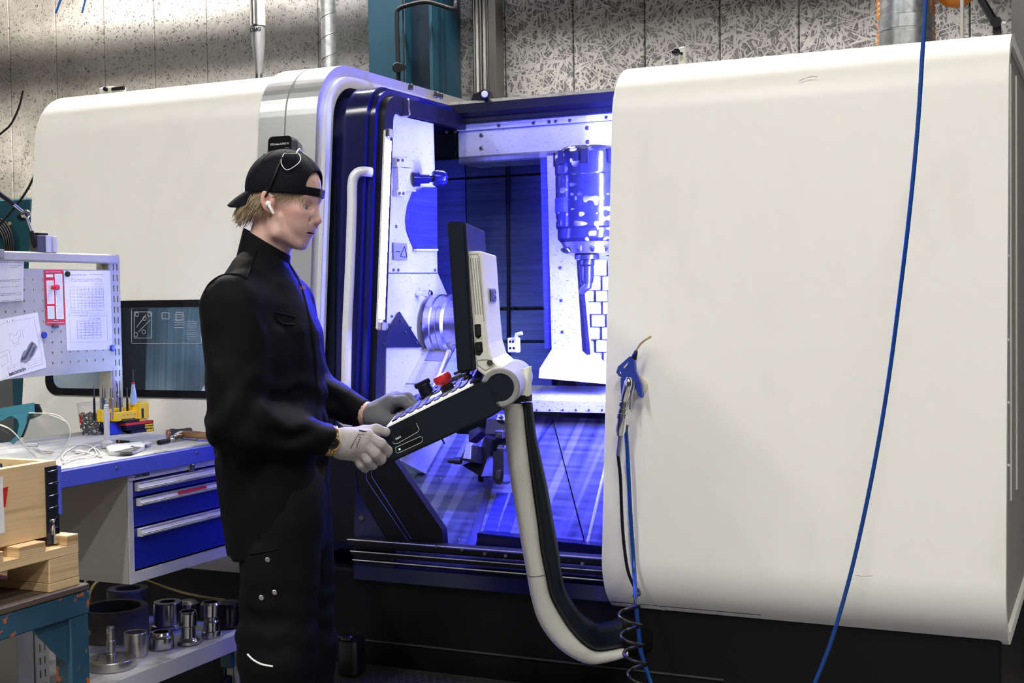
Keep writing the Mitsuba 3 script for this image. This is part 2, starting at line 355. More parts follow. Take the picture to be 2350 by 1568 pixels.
add('knuckle', join(cyl(at(2286, 50, Y=4.26), at(2286, 50, Y=4.34), .016, 16), box(at(2278, 56, Y=4.28), at(2298, 80, Y=4.32))), 'mat_black_satin', 40, parent=t)
add('bolt', cyl(at(2290, 51, Y=4.29), at(2308, 50, Y=4.29), .005, 10), 'mat_steel', True, parent=t)
t = thing('control_cabinet', 'dark grey electrical cabinet rising behind the right end of the lathe', 'cabinet')
p = at(2318, 0, Y=4.9)
add('body', box([p[0], 4.9, 0], [p[0] + .9, 5.5, 3.2], .06), 'mat_dark_grey', 30, parent=t)
add('handle', box([p[0] + .06, 4.88, 2.36], [p[0] + .2, 4.90, 2.37], .003), 'mat_steel', parent=t)
# teal cabinet at far left, with a coiled hose
p0, p1 = at(0, 458, Y=4.4), at(72, 458, Y=4.4)
t = thing('tool_cabinet', 'teal sheet metal cabinet at the far left behind the bench', 'cabinet')
add('body', box([p0[0] - .6, 4.4, .3], [p1[0], 4.9, p0[2]], .008), 'mat_teal_paint', parent=t)
add('screws', join([cyl(at(u, v, Y=4.392), at(u, v, Y=4.41), .008, 10) for u, v in ((5, 515), (22, 513), (22, 560))]), 'mat_brass', parent=t)
q = at(-2, 570, Y=4.36)
add('coiled_hose', join([tube([[q[0] + (.085 - .007 * k) * math.cos(g), 4.36 - .006 * k, q[2] + (.13 - .01 * k) * math.sin(g)] for g in np.linspace(0, 6.2832, 32)], .0045, 8) for k in range(5)]), 'mat_black_rubber', True, label='coil of thin black hose hung on the teal cabinet', cat='hose')
def hang(name, px, Y, r, mt, label, cat='cable'):
    add(name, tube([at(u, v, Y=Y) for u, v in px], r, 8, 6), mt, True, label=label, cat=cat)
hang('black_cable', [(53, 208), (44, 245), (25, 285), (0, 308), (-30, 330)], 4.0, .004, 'mat_black_rubber', 'black cable curving down at the upper left edge beside the cream cabinet')
hang('black_cable', [(80, 400), (66, 430), (45, 462), (10, 505), (-30, 545)], 4.0, .0045, 'mat_black_rubber', 'black cable crossing in front of the teal cabinet at the left')
hang('blue_cable', [(150, -25), (139, 0), (128, 30)], 6.0, .006, 'mat_blue_hose', 'left one of two short cable ends at the top left of the wall')
hang('blue_cable', [(205, -25), (196, 0), (188, 30)], 6.0, .005, 'mat_blue_hose', 'right one of two short cable ends at the top left of the wall')
add('dark_bin', box(at(-60, 868, Y=3.9), at(33, 1010, Y=4.1), .01), 'mat_dark_grey', label='dark bin in the shade at the left edge under the pegboard', cat='bin')
# ================================================================ the lathe
LT = thing('lathe', 'large cream and black turning machine with its sliding door open and blue light inside', 'lathe')
def yf(z): return 3.244 + .1 * (z - 1.9)
NF = unit([0, -1, .1])          # front plane normal
PF = np.array([0, 3.244, 1.9])
def prof(zb, zt, r, back=4.6):
    p = Polygon([(back + 1, zb), (yf(zb), zb), (yf(zt), zt), (back + 1, zt)])
    p = p.buffer(-r, quad_segs=16).buffer(r, quad_segs=16)
    return p.intersection(sbox(-5, -5, back, 9))
D = prof(.582, 2.035, .155)            # right door
L = prof(.582, 2.115, .17)             # fixed left cover
def shell(p, t, cut=None):
    s = p.difference(p.buffer(-t, quad_segs=16).union(sbox(4.0, p.bounds[1] + t, 9, p.bounds[3] - t)))
    return s if cut is None else s.intersection(cut)
front = sbox(0, -1, 4.1, 9)
# left cover with its window opening
WX = [at(u, v, Y=3.16)[0] for u, v in ((103, 800), (592, 800))]
wpx = [(104, 850), (104, 700), (150, 688), (590, 695), (590, 935), (125, 911), (110, 900)]
lc = ext_x(shell(L, .03), -3.21, -2.315)
def zfront(u, v): return on(u, v, PF, NF)
w_lo, w_hi = zfront(105, 906), zfront(270, 691)
xr_w = -2.40
wz0, wz1 = w_lo[2], w_hi[2]
def wbox(x0, x1, z0, z1, t0, t1, r):
    sh = sbox(x0, z0, x1, z1).buffer(-r).buffer(r)
    o = np.array([0, yf(0), 0.0]) + NF * t1
    vz = unit([0, .1, 1]); sh = affinity.scale(sh, 1, 1 / vz[2], origin=(0, 0))
    return extrude(sh, -(t1 - t0), o, [1, 0, 0], vz, NF)
cut = wbox(w_lo[0] + .012, xr_w - .012, wz0 + .012, wz1 - .012, -.2, .1, .03)
def mfd(m):
    m = trimesh.Trimesh(m.vertices, m.faces, process=True); m.merge_vertices(digits_vertex=6)
    if m.volume < 0: m.invert()
    return manifold3d.Manifold(manifold3d.Mesh(np.asarray(m.vertices, np.float32), np.asarray(m.faces, np.uint32)))
def mdiff(a, b):
    A, B = [mfd(m) for m in (a, b)]
    r = (A - B).to_mesh()
    return trimesh.Trimesh(r.vert_properties[:, :3], r.tri_verts, process=False) if len(r.tri_verts) else a
lc2 = mdiff(lc, cut)
add('left_cover', lc2, 'mat_cream_paint', 25, parent=LT, label='cream curved front cover with a dark window')
add('left_end', ext_x(L.buffer(-.004), -3.212, -3.195), 'mat_cream_paint', parent=LT)
fr = wbox(w_lo[0], xr_w, wz0, wz1, .0, .006, .05)
inner = wbox(w_lo[0] + .028, xr_w - .03, wz0 + .022, wz1 - .022, -.05, .05, .035)
fr = mdiff(fr, inner)
WN = add('window', fr, 'mat_black_satin', parent=LT, label='black framed window with rounded corners')
gl = prism([[w_lo[0] + .02, yf(wz0 + .01) + .004, wz0 + .01], [xr_w - .02, yf(wz0 + .01) + .004, wz0 + .01], [xr_w - .02, yf(wz1 - .01) + .004, wz1 - .01], [w_lo[0] + .02, yf(wz1 - .01) + .004, wz1 - .01]], NF, .003)
gq = np.array([[w_lo[0] + .02, yf(wz0 + .01), wz0 + .01], [xr_w - .02, yf(wz0 + .01), wz0 + .01], [xr_w - .02, yf(wz1 - .01), wz1 - .01], [w_lo[0] + .02, yf(wz1 - .01), wz1 - .01]])
add('pane', trimesh.Trimesh(gq, [[0, 1, 2], [0, 2, 3]], process=False), 'mat_clear', parent=WN)
# chamber behind the window: grey back sheet, a steel slope and an added lamp
add('window_chamber', join(box([-3.19, 3.62, 1.0], [-2.33, 3.64, 1.55]), box([-3.19, 3.25, .98], [-2.33, 3.64, 1.0])), 'mat_dark_grey', parent=LT)
def t_haze(p, n, uv):
    k = fbm(p.x * 7, p.z * 3, 1., 4); st = noise(p.x * 140, p.z * 2.5, 0.)
    return mi.Color3f(.22, .31, .36) * (.4 + 1.0 * k) * (.75 + .5 * st)
pr('coolant_sheet', None, .3, tex=t_haze)
add('chamber_sheet', hull([[-3.0, 3.50, 1.01], [-3.0, 3.52, 1.01], [-2.34, 3.44, 1.01], [-2.34, 3.46, 1.01], [-3.0, 3.54, 1.50], [-3.0, 3.56, 1.50], [-2.34, 3.50, 1.50], [-2.34, 3.52, 1.50]]), 'mat_coolant_sheet', parent=LT)
add('chamber_slope', hull([[-2.66, 3.44, 1.01], [-2.34, 3.42, 1.01], [-2.66, 3.44, 1.20], [-2.34, 3.42, 1.15], [-2.66, 3.26, 1.01], [-2.34, 3.26, 1.01]]), 'mat_enamel', parent=LT)
emit('added_chamber_lamp', box([-2.40, 3.30, 1.10], [-2.385, 3.33, 1.30], .003), [60, 84, 100], parent=LT, weight=.4)  # added lamp, gives the window its bluish gradient
# drawing decal on the pane: thin pale lines
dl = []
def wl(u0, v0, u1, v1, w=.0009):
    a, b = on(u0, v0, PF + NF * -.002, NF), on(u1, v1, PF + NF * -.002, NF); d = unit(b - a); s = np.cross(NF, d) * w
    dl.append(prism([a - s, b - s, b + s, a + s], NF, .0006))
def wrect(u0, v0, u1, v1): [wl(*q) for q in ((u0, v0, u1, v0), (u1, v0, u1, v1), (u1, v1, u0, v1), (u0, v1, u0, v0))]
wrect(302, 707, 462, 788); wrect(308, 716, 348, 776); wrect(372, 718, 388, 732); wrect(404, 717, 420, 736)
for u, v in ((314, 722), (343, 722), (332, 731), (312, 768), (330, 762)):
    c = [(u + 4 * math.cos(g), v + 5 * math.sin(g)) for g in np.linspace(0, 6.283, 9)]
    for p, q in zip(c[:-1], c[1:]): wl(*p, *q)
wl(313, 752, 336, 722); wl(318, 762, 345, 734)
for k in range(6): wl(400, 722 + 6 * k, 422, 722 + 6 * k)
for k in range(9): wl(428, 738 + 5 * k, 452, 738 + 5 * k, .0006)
add('drawing_decal', join(dl), 'mat_lavender_grey', parent=WN, label='faint pale technical drawing')
# silver arch between cover and opening
Ls = L.buffer(.012, quad_segs=16).intersection(sbox(-5, .3, 4.6, 9))
AR = add('arch', ext_x(shell(Ls, .036), -2.315, -2.112), 'mat_silver', 25, parent=LT, label='silver curved arch around the door opening')
sx = at(651, 250, Y=3.23)[0]
add('joint_line', ext_x(shell(Ls.buffer(.0012), .004), sx - .002, sx + .002), 'mat_mid_grey', 25, parent=AR)
add('white_trim', ext_x(shell(Ls.buffer(-.034, quad_segs=16), .034), -2.315, -2.098), 'mat_silver_light', 25, parent=AR)
# badge on the arch
bc = on(648, 338, PF + NF * .03, NF); bx = unit([1, 0, 0]); bz = np.cross(NF, bx) * -1
bz = unit([0, .1, 1])
bd = extrude(sbox(-.041, -.062, .041, .030).buffer(-.014).buffer(.014), .04, bc - NF * .026, bx, bz, NF)
BG = add('badge', bd, 'mat_black_piano', parent=AR, label='black glossy badge with white model lettering')
t1, t2 = meshkit.text_mesh('CTX', .0085, .001, True), meshkit.text_mesh('beta 1250 TC', .0085, .001)
w1, w2 = t1.bounds[1][0], t2.bounds[1][0]; s = .066 / (w1 + w2 + .004)
t2.apply_translation([w1 + .004, 0, 0]); tt = join(t1, t2); tt.apply_scale([s, s, 1])
add('lettering', place(tt, bc + NF * .0142 - bx * .033 + bz * .004, bx, bz), 'mat_print_white', parent=BG)
# black lining, rims
def rimshell(off, t, x0, x1): return ext_x(shell(L.buffer(-off, quad_segs=16).intersection(sbox(-5, .70, 4.6, 9)), t), x0, x1)
add('black_lining', rimshell(.085, .02, -2.31, -2.0), 'mat_black_gloss', 25, parent=LT, label='glossy black inner door panel')
RM = add('rim', rimshell(.062, .05, -2.06, -1.988), 'mat_black_gloss', 25, parent=LT, label='thick black rim of the opening')
add('lip', rimshell(.074, .06, -1.988, -1.966), 'mat_black_gloss', 25, parent=RM)
add('inner_lip', rimshell(.092, .05, -1.966, -1.944), 'mat_black_satin', 25, parent=RM)
# door handle
hp = []
for u, v, o in ((820, 386, .02), (806, 388, .045), (796, 398, .055), (791, 420, .058), (790, 480, .058), (786, 600, .058), (779, 760, .058), (775, 900, .055)):
    hp.append(on(u + 6, v, PF, NF) + NF * (o - .085))
add('door_handle', tube(hp, .0145, 14, 5), 'mat_silver_light', True, parent=LT, label='long white vertical grab handle')
add('handle_grip', tube([on(u, v, PF, NF) - NF * .02 for u, v in ((760, 930), (775, 955), (790, 972), (800, 968))], [.006, .02, .016, .008], 12, 5), 'mat_silver_light', True, parent=LT)
add('glass_strip', plate([(742, 420), (772, 420), (765, 1050), (738, 1050)], PF, NF, .004, lift=-.08), 'mat_dark_navy', parent=LT)
# right door (open) and housing
DO = add('sliding_door', ext_x(shell(D, .028), -1.2, -.225), 'mat_cream_paint', 25, parent=LT, label='cream sliding door with rounded top and bottom')
add('housing', join(ext_x(D.buffer(-.012), -.262, -.235), ext_x(D.buffer(-.03), -.80, -.78)), 'mat_grey_dark_paint', 25, parent=LT, label='beige side wall at the right end')
sb = []
for y0 in (3.42, 3.62): sb.append(box([-.236, y0, .9], [-.231, y0 + .004, 1.97], 0))
sb += [cyl([-.236, 3.32, z], [-.229, 3.32, z], .004, 8) for z in (1.0, 1.15, 1.3, 1.5, 1.7)]
add('side_seams', join(sb), 'mat_warm_white', parent=LT)
for px in (((1470, 1381), (1500, 1392), (1524, 1402)), ((1962, 1321), (1980, 1323), (2002, 1322)), ((1406, 1372), (1430, 1366), (1446, 1362)), ((2196, 97), (2199, 96), (2201, 92))):
    add('scratch', tube([on(u, v, [0, yf(.68 if v > 200 else 1.98) + (.0 if v > 200 else .05), .68 if v > 200 else 1.98], NF) for u, v in px], .0005, 5, 4), 'mat_mid_grey', parent=DO)
add('scratch', tube([on(u, v, PF + NF * .0006, NF) for u, v in ((1834, 186), (1850, 179), (1866, 176), (1876, 177))], .0007, 5, 4), 'mat_mid_grey', parent=DO)
kb = on(1562, 118, [0, 3.40, 2.04], [0, -1, 0])
KN = add('bracket', box(kb + [-.004, -.004, -.05], kb + [.012, .012, .012], .003), 'mat_warm_white', parent=DO)
add('knob', join(sphere(at(1551, 120, Y=3.38), .0115, 3), cyl(at(1551, 120, Y=3.38), at(1566, 124, Y=3.38), .004, 8)), 'mat_black_piano', True, parent=KN)
lb = at(245, 205, Y=3.42)
add('lifting_lug', join(box(lb + [-.028, -.01, -.02], lb + [.028, .02, .008], .008), box(lb + [.02, -.004, -.012], lb + [.075, .012, .003], .003)), 'mat_warm_white', parent=LT)
add('lug_bolt', join(cyl(lb + [.008, -.02, -.002], lb + [.008, 0, -.002], .007, 10), box(lb + [.03, -.012, -.008], lb + [.08, -.002, .002])), 'mat_black_satin', parent=LT)
# base, sill, lower black plates
yb = 3.20
add('base', join(box([-3.2, 3.30, .0], [-.24, 4.5, .60], .01), box([-2.32, yb, 0.0], [-.24, 3.4, .645], .008)), 'mat_black_base', parent=LT, label='black machine base')
sl = []
zs = at(1150, 1268, Y=3.13)[2]
for k, (y0, z0_, h, d) in enumerate(((3.15, zs, .022, .05), (3.165, zs - .035, .014, .05), (3.175, zs - .062, .008, .05), (3.20, zs - .13, .06, .05))):
    sl.append(box([-1.98, y0, z0_ - h], [-.8, y0 + d, z0_], .005))
SI = add('sill', join(sl[:1]), 'mat_black_satin', parent=LT, label='black sill rail below the opening')
add('rail', join(sl[1:3]), 'mat_black_satin', parent=SI)
add('apron', sl[3], 'mat_black_base', parent=SI)
add('edge_highlight', join([box([-1.98, y0 - .001, z_ - .0015], [-.8, y0 + .001, z_ + .001]) for y0, z_ in ((3.15, zs), (3.165, zs - .036), (3.175, zs - .063))]), 'mat_silver_light', parent=SI)  # silver strips put in as highlights along the sill edges
add('bolts', join([cyl(at(u, v, Y=3.150), at(u, v, Y=3.14), .0045, 8) for u, v in ((1002, 1254), (1060, 1262), (1112, 1271), (1160, 1276), (1336, 1294))]), 'mat_steel', parent=SI)
add('toe_trim', join([box([-2.3, 3.195, z], [-.9, 3.2, z + .004]) for z in (.30, .44)]), 'mat_dark_grey', parent=LT)
NB = [0, -1, 0]
lp = add('corner_plate', plate([(760, 1000), (868, 985), (872, 1010), (926, 1088), (1014, 1216), (1018, 1262), (740, 1240), (740, 1010)], [0, 3.19, 0], NB, .03), 'mat_black_satin', parent=LT, label='black slanted corner plate with bright edges')
for px in ([(841, 1060), (841, 1100), (853, 1120), (938, 1243)], [(853, 1060), (853, 1094), (862, 1108), (945, 1238)]):
    add('edge_bead', tube([at(u, v, Y=3.187) for u, v in px], .0011, 6), 'mat_blue_edge', parent=LT + '__corner_plate')
add('plate_bolt', cyl(at(830, 1190, Y=3.19), at(830, 1190, Y=3.178), .008, 12, .002), 'mat_dark_steel', 30, parent=LT + '__corner_plate')
add('lower_plate', plate([(815, 1080), (820, 1130), (905, 1268), (905, 1330), (812, 1330)], [0, 3.185, 0], NB, .012), 'mat_black_gloss', parent=LT)

# ---------------------------------------------------------------- inside the machine
NX = [1, 0, 0]
XI = -1.955
hw = [(868, 255), (995, 284), (1003, 560), (1004, 625), (1032, 690), (1060, 800), (1040, 1120), (884, 1040), (893, 260)]
HS = add('headstock_wall', plate(hw, [XI, 0, 0], NX, .03), 'mat_enamel', parent=LT, label='white spattered inner wall with bolts')
def bolts(pxs, p, n, r=.005, m='mat_dark_steel', parent=None, name='bolts'):
    ms = []
    for u, v in pxs:
        c = on(u, v, p, n); ms.append(lathe([(r, 0), (r, .003), (r * .7, .004), (r * .6, .002)], c, n, 10))
    return add(name, join(ms), m, parent=parent)
bolts([(902, 620), (913, 620), (997, 620), (891, 745), (966, 742), (908, 520), (898, 726), (1000, 690), (883, 790)], [XI, 0, 0], NX, .0045, parent=HS)
add('seam', plate([(888, 626), (1004, 626), (1004, 628), (888, 628)], [XI, 0, 0], NX, .004, lift=.002), 'mat_dark_grey', parent=HS)
dc = [(1002 + 66 * math.cos(g), 500 + 90 * math.sin(g)) for g in np.linspace(math.pi / 2 + .05, 1.5 * math.pi - .3, 20)]
dc = [(1002, 430), (975, 432)] + dc[::-1][1:] + [(1002, 574)]
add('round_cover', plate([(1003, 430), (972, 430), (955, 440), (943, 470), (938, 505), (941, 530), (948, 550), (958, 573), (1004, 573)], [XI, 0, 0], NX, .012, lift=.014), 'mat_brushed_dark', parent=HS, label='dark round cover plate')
add('cover_edge', plate([(956, 571), (1006, 571), (1006, 576), (956, 576)], [XI, 0, 0], NX, .01, lift=.016), 'mat_enamel', parent=HS)
TP = add('triangle_plate', plate([(918, 716), (969, 797), (869, 797)], [XI, 0, 0], NX, .006, lift=.01), 'mat_dark_navy', parent=HS, label='dark triangular plate')
bolts([(919, 735), (941, 752), (930, 763), (956, 787), (880, 790)], [XI + .011, 0, 0], NX, .004, parent=TP)
WS = add('warning_plate', plate([(903, 557), (934, 559), (935, 598), (904, 596)], [XI, 0, 0], NX, .003, lift=.006), 'mat_mid_grey', parent=HS, label='small warning plate with a triangle')
tri = [(929, 566), (934, 590), (919, 589)]
add('symbol', join([tube([on(*a, [XI + .0075, 0, 0], NX), on(*b, [XI + .0075, 0, 0], NX)], .001, 5) for a, b in ((tri[0], tri[1]), (tri[1], tri[2]), (tri[2], tri[0]), ((908, 577), (918, 578)))]), 'mat_ink', parent=WS)
nz = on(955, 674, [XI, 0, 0], NX)
add('nozzle', join(cyl(nz, nz + [.055, 0, 0], .008, 14, .002), cyl(nz + [.028, 0, 0], nz + [.05, 0, 0], .011, 14, .002)), 'mat_chrome', 35, parent=HS, label='small chrome nozzle')
# inspection unit
IU = add('probe_bracket', join(plate([(911, 362), (948, 364), (948, 385), (911, 383)], [XI, 0, 0], NX, .02, lift=.02), plate([(913, 383), (948, 388), (955, 440), (915, 438)], [XI, 0, 0], NX, .02, lift=.02), plate([(912, 437), (932, 437), (932, 452), (912, 450)], [XI, 0, 0], NX, .02, lift=.02)), 'mat_enamel', parent=HS, label='white bracket with a black measuring probe')
bolts([(913, 368), (923, 368), (916, 444), (925, 444)], [XI + .021, 0, 0], NX, .0045, parent=IU)
q = on(947, 412, [XI + .02, 0, 0], NX)
ax = unit(np.array([.75, .66, .06]))
add('probe', lathe([(.022, 0), (.022, .02), (.014, .022), (.014, .05), (.011, .052), (.011, .062), (.021, .064), (.025, .07), (.025, .095), (.018, .105), (.012, .107), (.010, .1)], q, ax, 24), 'mat_black_gloss', 35, parent=IU)
# LED tube in its housing
NLx = unit([.97, -.25, 0])
lT, lB = np.array([-1.915, 3.335, 1.86]), np.array([-1.915, 3.30, 1.36])
lT, lB = at(892, 322, Y=3.283), at(876, 733, Y=3.232)
ld = unit(lB - lT); ls = unit(np.cross(NLx, ld))
LL = add('led_lamp', obox((lT + lB) / 2 - NLx * .008, [ls, NLx, ld], [.011, .006, np.linalg.norm(lT - lB) / 2 + .03], .004), 'mat_silver_light', parent=LT, label='bright LED tube at the left of the opening')
def tube_light(a, b, n, w):
    d = unit(b - a); s = np.cross(n, d); s = s / np.linalg.norm(s); R_ = []
    for g in np.linspace(-.22, .22, 7): R_.append((s * math.sin(g) + n * (math.cos(g) - 1.0)) * w / .22)
    v = np.array([a + r for r in R_] + [b + r for r in R_]); f = [q for k in range(6) for q in ((k, k + 1, k + 8), (k, k + 8, k + 7))]
    m = trimesh.Trimesh(v, f, process=False)
    if (m.face_normals @ n).mean() < 0: m.invert()
    return m
emit('diffuser', tube_light(lT, lB, NLx, .014), BLUE_L, parent=LL)
for c_ in (lT - ld * .02, lB + ld * .02): add('clip', obox(c_, [ls, NLx, ld], [.010, .011, .012], .002), 'mat_steel', parent=LL)
# second LED tube behind the right door edge
c2 = np.array([-1.10, 3.42, 1.60]); n2 = unit([-.45, .85, .1])
L2 = add('led_lamp', obox(c2 - n2 * .015, [np.cross(n2, [0, 0, 1]), n2, [0, 0, 1]], [.019, .012, .36], .004), 'mat_silver_light', parent=LT, label='LED tube hidden behind the door edge')
emit('diffuser', tube_light(c2 + [0, 0, .33], c2 - [0, 0, .33], n2, .014), BLUE_R, parent=L2)
# back sheets
YB = 4.12
add('back_wall', box([-2.4, YB + .02, .4], [-.7, YB + .05, 2.0]), 'mat_black_satin', parent=LT)
cols = [(960, 1069), (1071, 1163), (1167, 1262)]; rows = [(360, 404), (408, 706), (712, 782), (786, 900)]
for i, (u0, u1) in enumerate(cols):
    x0, x1 = at(u0, 560, Y=YB)[0], at(u1, 560, Y=YB)[0]
    for j, (v0, v1) in enumerate(rows):
        za, zb_ = at(1120, v0, Y=YB)[2], at(1120, v1, Y=YB)[2]
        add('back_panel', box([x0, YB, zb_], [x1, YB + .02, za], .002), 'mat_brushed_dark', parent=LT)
pt = [at(1166, v, Y=YB - .006) for v in (365, 560, 710, 895)]
add('cable_channel', tube(pt, .005, 6), 'mat_black_rubber', parent=LT)
# cross beam and post
YC = 3.88
bm = [at(985, 306, Y=YC), at(1460, 266, Y=YC)]
zt_, zb_ = at(1200, 292, Y=YC)[2], at(1200, 353, Y=YC)[2]
XR = -.82
BE = add('cross_beam', box([-1.98, YC, zb_], [XR, YC + .2, zt_], .004), 'mat_enamel', parent=LT, label='white horizontal beam with bolts')
bolts([(1105, 311), (1105, 341), (1348, 294), (1349, 326)], [0, YC, 0], NB, .007, parent=BE)
z2 = at(1200, 268, Y=YC)[2]
TR = add('top_rail', box([-1.98, YC - .012, zt_ + .002], [XR, YC + .1, z2], .003), 'mat_silver_light', parent=LT)
bolts([(1067, 295), (1145, 289), (1225, 283), (1261, 280), (1276, 279), (1308, 277), (1392, 270), (1025, 303), (1045, 303)], [0, YC - .012, 0], NB, .0055, parent=TR)
zr = at(1250, 256, Y=3.85)[2]
add('upper_frame', join(box([-1.99, 3.82, zr], [XR, 4.2, zr + .052], .012), box([-1.99, 3.84, zr - .02], [XR, 4.2, zr + .004], .004)), 'mat_black_satin', parent=LT)
add('drip_edge', box([-1.97, YC - .02, zb_ - .022], [XR, YC + .15, zb_], .008), 'mat_scraped_steel', parent=LT)
add('roof', join(box([-2.31, 3.86, 2.02], [-1.0, 4.55, 2.04]), box([-3.2, 4.5, .3], [-.24, 4.55, 2.03])), 'mat_black_satin', parent=LT)
YP = 3.80
PO = add('post', join(plate([(1255, 358), (1330, 352), (1318, 600), (1331, 806), (1266, 802)], [0, YP, 0], NB, .10), hull([at(u, v, Y=YP) for u, v in ((1266, 802), (1331, 806))] + [at(u, v, Y=YP) + [0, .1, 0] for u, v in ((1266, 802), (1331, 806))] + [at(u, v, Y=YP - .05) for u, v in ((1238, 846), (1372, 856))] + [at(u, v, Y=YP - .05) + [0, .14, 0] for u, v in ((1238, 846), (1372, 856))])), 'mat_enamel', parent=LT, label='white vertical post with a flared foot')
add('foot', plate([(1238, 846), (1382, 858), (1392, 882), (1236, 868)], [0, YP - .055, 0], NB, .16), 'mat_silver_light', parent=PO)
bolts([(1286, 615), (1288, 690), (1291, 762), (1291, 832)], [0, YP, 0], NB, .005, parent=PO)
add('post_shadow_plate', plate([(1240, 366), (1254, 364), (1266, 798), (1250, 800)], [0, YP + .01, 0], NB, .03), 'mat_brushed_dark', parent=PO)  # shadowed fold beside the post, its shade put into a dark sheet
add('post_side_plate', plate([(1318, 590), (1326, 590), (1350, 845), (1332, 845)], [0, YP + .02, 0], NB, .03), 'mat_black_satin', parent=PO)
# telescopic cover plates to the right of the post
YT = 3.94
add('tile_backing', box(at(1318, 590, Y=YT + .02), at(1450, 900, Y=YT + .03)), 'mat_mid_grey', parent=LT)
rng = random.Random(4)
vs = [596, 634, 667, 693, 722, 751, 780, 809, 838, 880]
for i in range(len(vs) - 1):
    cuts = [1330, 1362 + rng.randint(-8, 8), 1396 + rng.randint(-6, 6), 1440] if i % 2 == 0 else [1330, 1386 + rng.randint(-6, 6), 1440]
    for a, b in zip(cuts[:-1], cuts[1:]):
        add('cover_tile', box(at(a + .7, vs[i] + 1, Y=YT - .004 * (i % 3)), at(b - .7, vs[i + 1] - 1, Y=YT + .02), .002), 'mat_enamel', parent=LT)
# ledge, slope covers, trough
ly, lz = 3.70, at(1300, 922, Y=3.70)[2]
LG = add('ledge', hull([at(1190, 884, Y=3.9), at(1460, 888, Y=3.9), at(1185, 918, Y=3.70), at(1460, 925, Y=3.70), at(1185, 944, Y=3.70), at(1460, 950, Y=3.70), at(1190, 944, Y=3.9), at(1460, 950, Y=3.9)]), 'mat_enamel', parent=LT, label='bright ledge at the foot of the post')
bolts([(u, 941) for u in (1232, 1262, 1292, 1322, 1352, 1382)], [0, 3.70, 0], NB, .003, parent=LG)
s0, s1, s2 = at(1225, 956, Y=3.78), at(1388, 958, Y=3.78), at(1250, 1248, Y=3.34)
NS = unit(np.cross(s1 - s0, s2 - s0)); NS = NS * (1 if NS[1] < 0 else -1)
CV = 'slope_cover'
add(CV, plate([(1268, 958), (1460, 962), (1440, 1268), (1345, 1252)], s0, NS, .02, lift=.006), 'mat_scraped_steel', parent=LT)
add(CV, plate([(1120, 952), (1266, 956), (1342, 1252), (1100, 1226)], s0, NS, .02), 'mat_scraped_steel', parent=LT)
add('cover_edge', plate([(1388, 1060), (1393, 1060), (1348, 1254), (1343, 1252)], s0, NS, .012, lift=.012), 'mat_enamel', parent=LT)
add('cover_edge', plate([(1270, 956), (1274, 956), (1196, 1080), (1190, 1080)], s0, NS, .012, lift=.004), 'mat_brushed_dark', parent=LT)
add(CV, plate([(850, 985), (1130, 1000), (1120, 1105), (1082, 1256), (900, 1256)], s0, NS, .02, lift=-.012), 'mat_scraped_steel', parent=LT)
add('slope_strip', plate([(1128, 1080), (1138, 1082), (1090, 1256), (1070, 1256)], s0, NS, .012, lift=.006), 'mat_dark_steel', parent=LT)
bolts([(1110, 1130), (1098, 1170), (1089, 1205), (1105, 1195), (1016, 1190), (1010, 1100), (980, 1070), (1052, 1240)], s0, NS, .004, 'mat_steel', parent=LT)
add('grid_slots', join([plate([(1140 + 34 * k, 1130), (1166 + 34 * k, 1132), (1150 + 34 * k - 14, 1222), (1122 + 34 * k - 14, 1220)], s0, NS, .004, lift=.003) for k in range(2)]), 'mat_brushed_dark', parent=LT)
add('trough', join(plate([(1095, 1224), (1460, 1262), (1460, 1296), (1095, 1258)], [0, 3.30, 0], NB, .05), box([-1.98, 3.18, .62], [-.8, 3.9, .66])), 'mat_black_gloss', parent=LT)
add('hidden_floor', box([-2.2, 3.3, .60], [-.8, 4.2, .64]), 'mat_black_satin', parent=LT)
# headstock box with slanted bright top
b0, b1, b2 = at(866, 800, Y=3.58), at(1034, 800, Y=3.58), at(866, 965, Y=3.34)
NH = unit(np.cross(b1 - b0, b2 - b0)); NH *= 1 if NH[1] < 0 else -1
HB = add('slanted_cover', plate([(850, 798), (1034, 801), (985, 935), (972, 972), (850, 972)], b0, NH, .02), 'mat_enamel', parent=LT, label='bright slanted sheet cover below the chuck')
add('seam', plate([(858, 878), (1005, 880), (1004, 882), (858, 880)], b0, NH, .003, lift=.002), 'mat_mid_grey', parent=HB)
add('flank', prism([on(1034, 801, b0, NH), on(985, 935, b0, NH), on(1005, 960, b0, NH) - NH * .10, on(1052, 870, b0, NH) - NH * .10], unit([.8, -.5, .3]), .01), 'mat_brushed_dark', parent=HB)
# (square code label left out: plain grey sticker)
add('sticker', plate([(986, 801), (1031, 802), (1019, 829), (975, 828)], b0, NH, .001, lift=.0015), 'mat_mid_grey', parent=HB)
add('edge_profile', tube([on(1030, 806, b0, NH), on(1000, 880, b0, NH), on(980, 930, b0, NH)], .007, 8), 'mat_silver_light', parent=HB)
# chuck
cc = at(1003, 747, X=-1.935)
CH = add('chuck', lathe([(.098, 0), (.098, .02), (.094, .024), (.094, .04), (.098, .045), (.098, .06), (.088, .066), (.088, .15), (.08, .158), (.03, .16), (.028, .13)], cc, NX, 48), 'mat_turned_steel', 35, parent=LT, label='steel chuck')
add('jaws', join([obox(cc + [.165, .05 * math.cos(g), .05 * math.sin(g)], [[1, 0, 0], [0, math.cos(g), math.sin(g)], [0, -math.sin(g), math.cos(g)]], [.02, .028, .012], .003) for g in (0.4, 2.5, 4.6)]), 'mat_dark_steel', parent=CH)
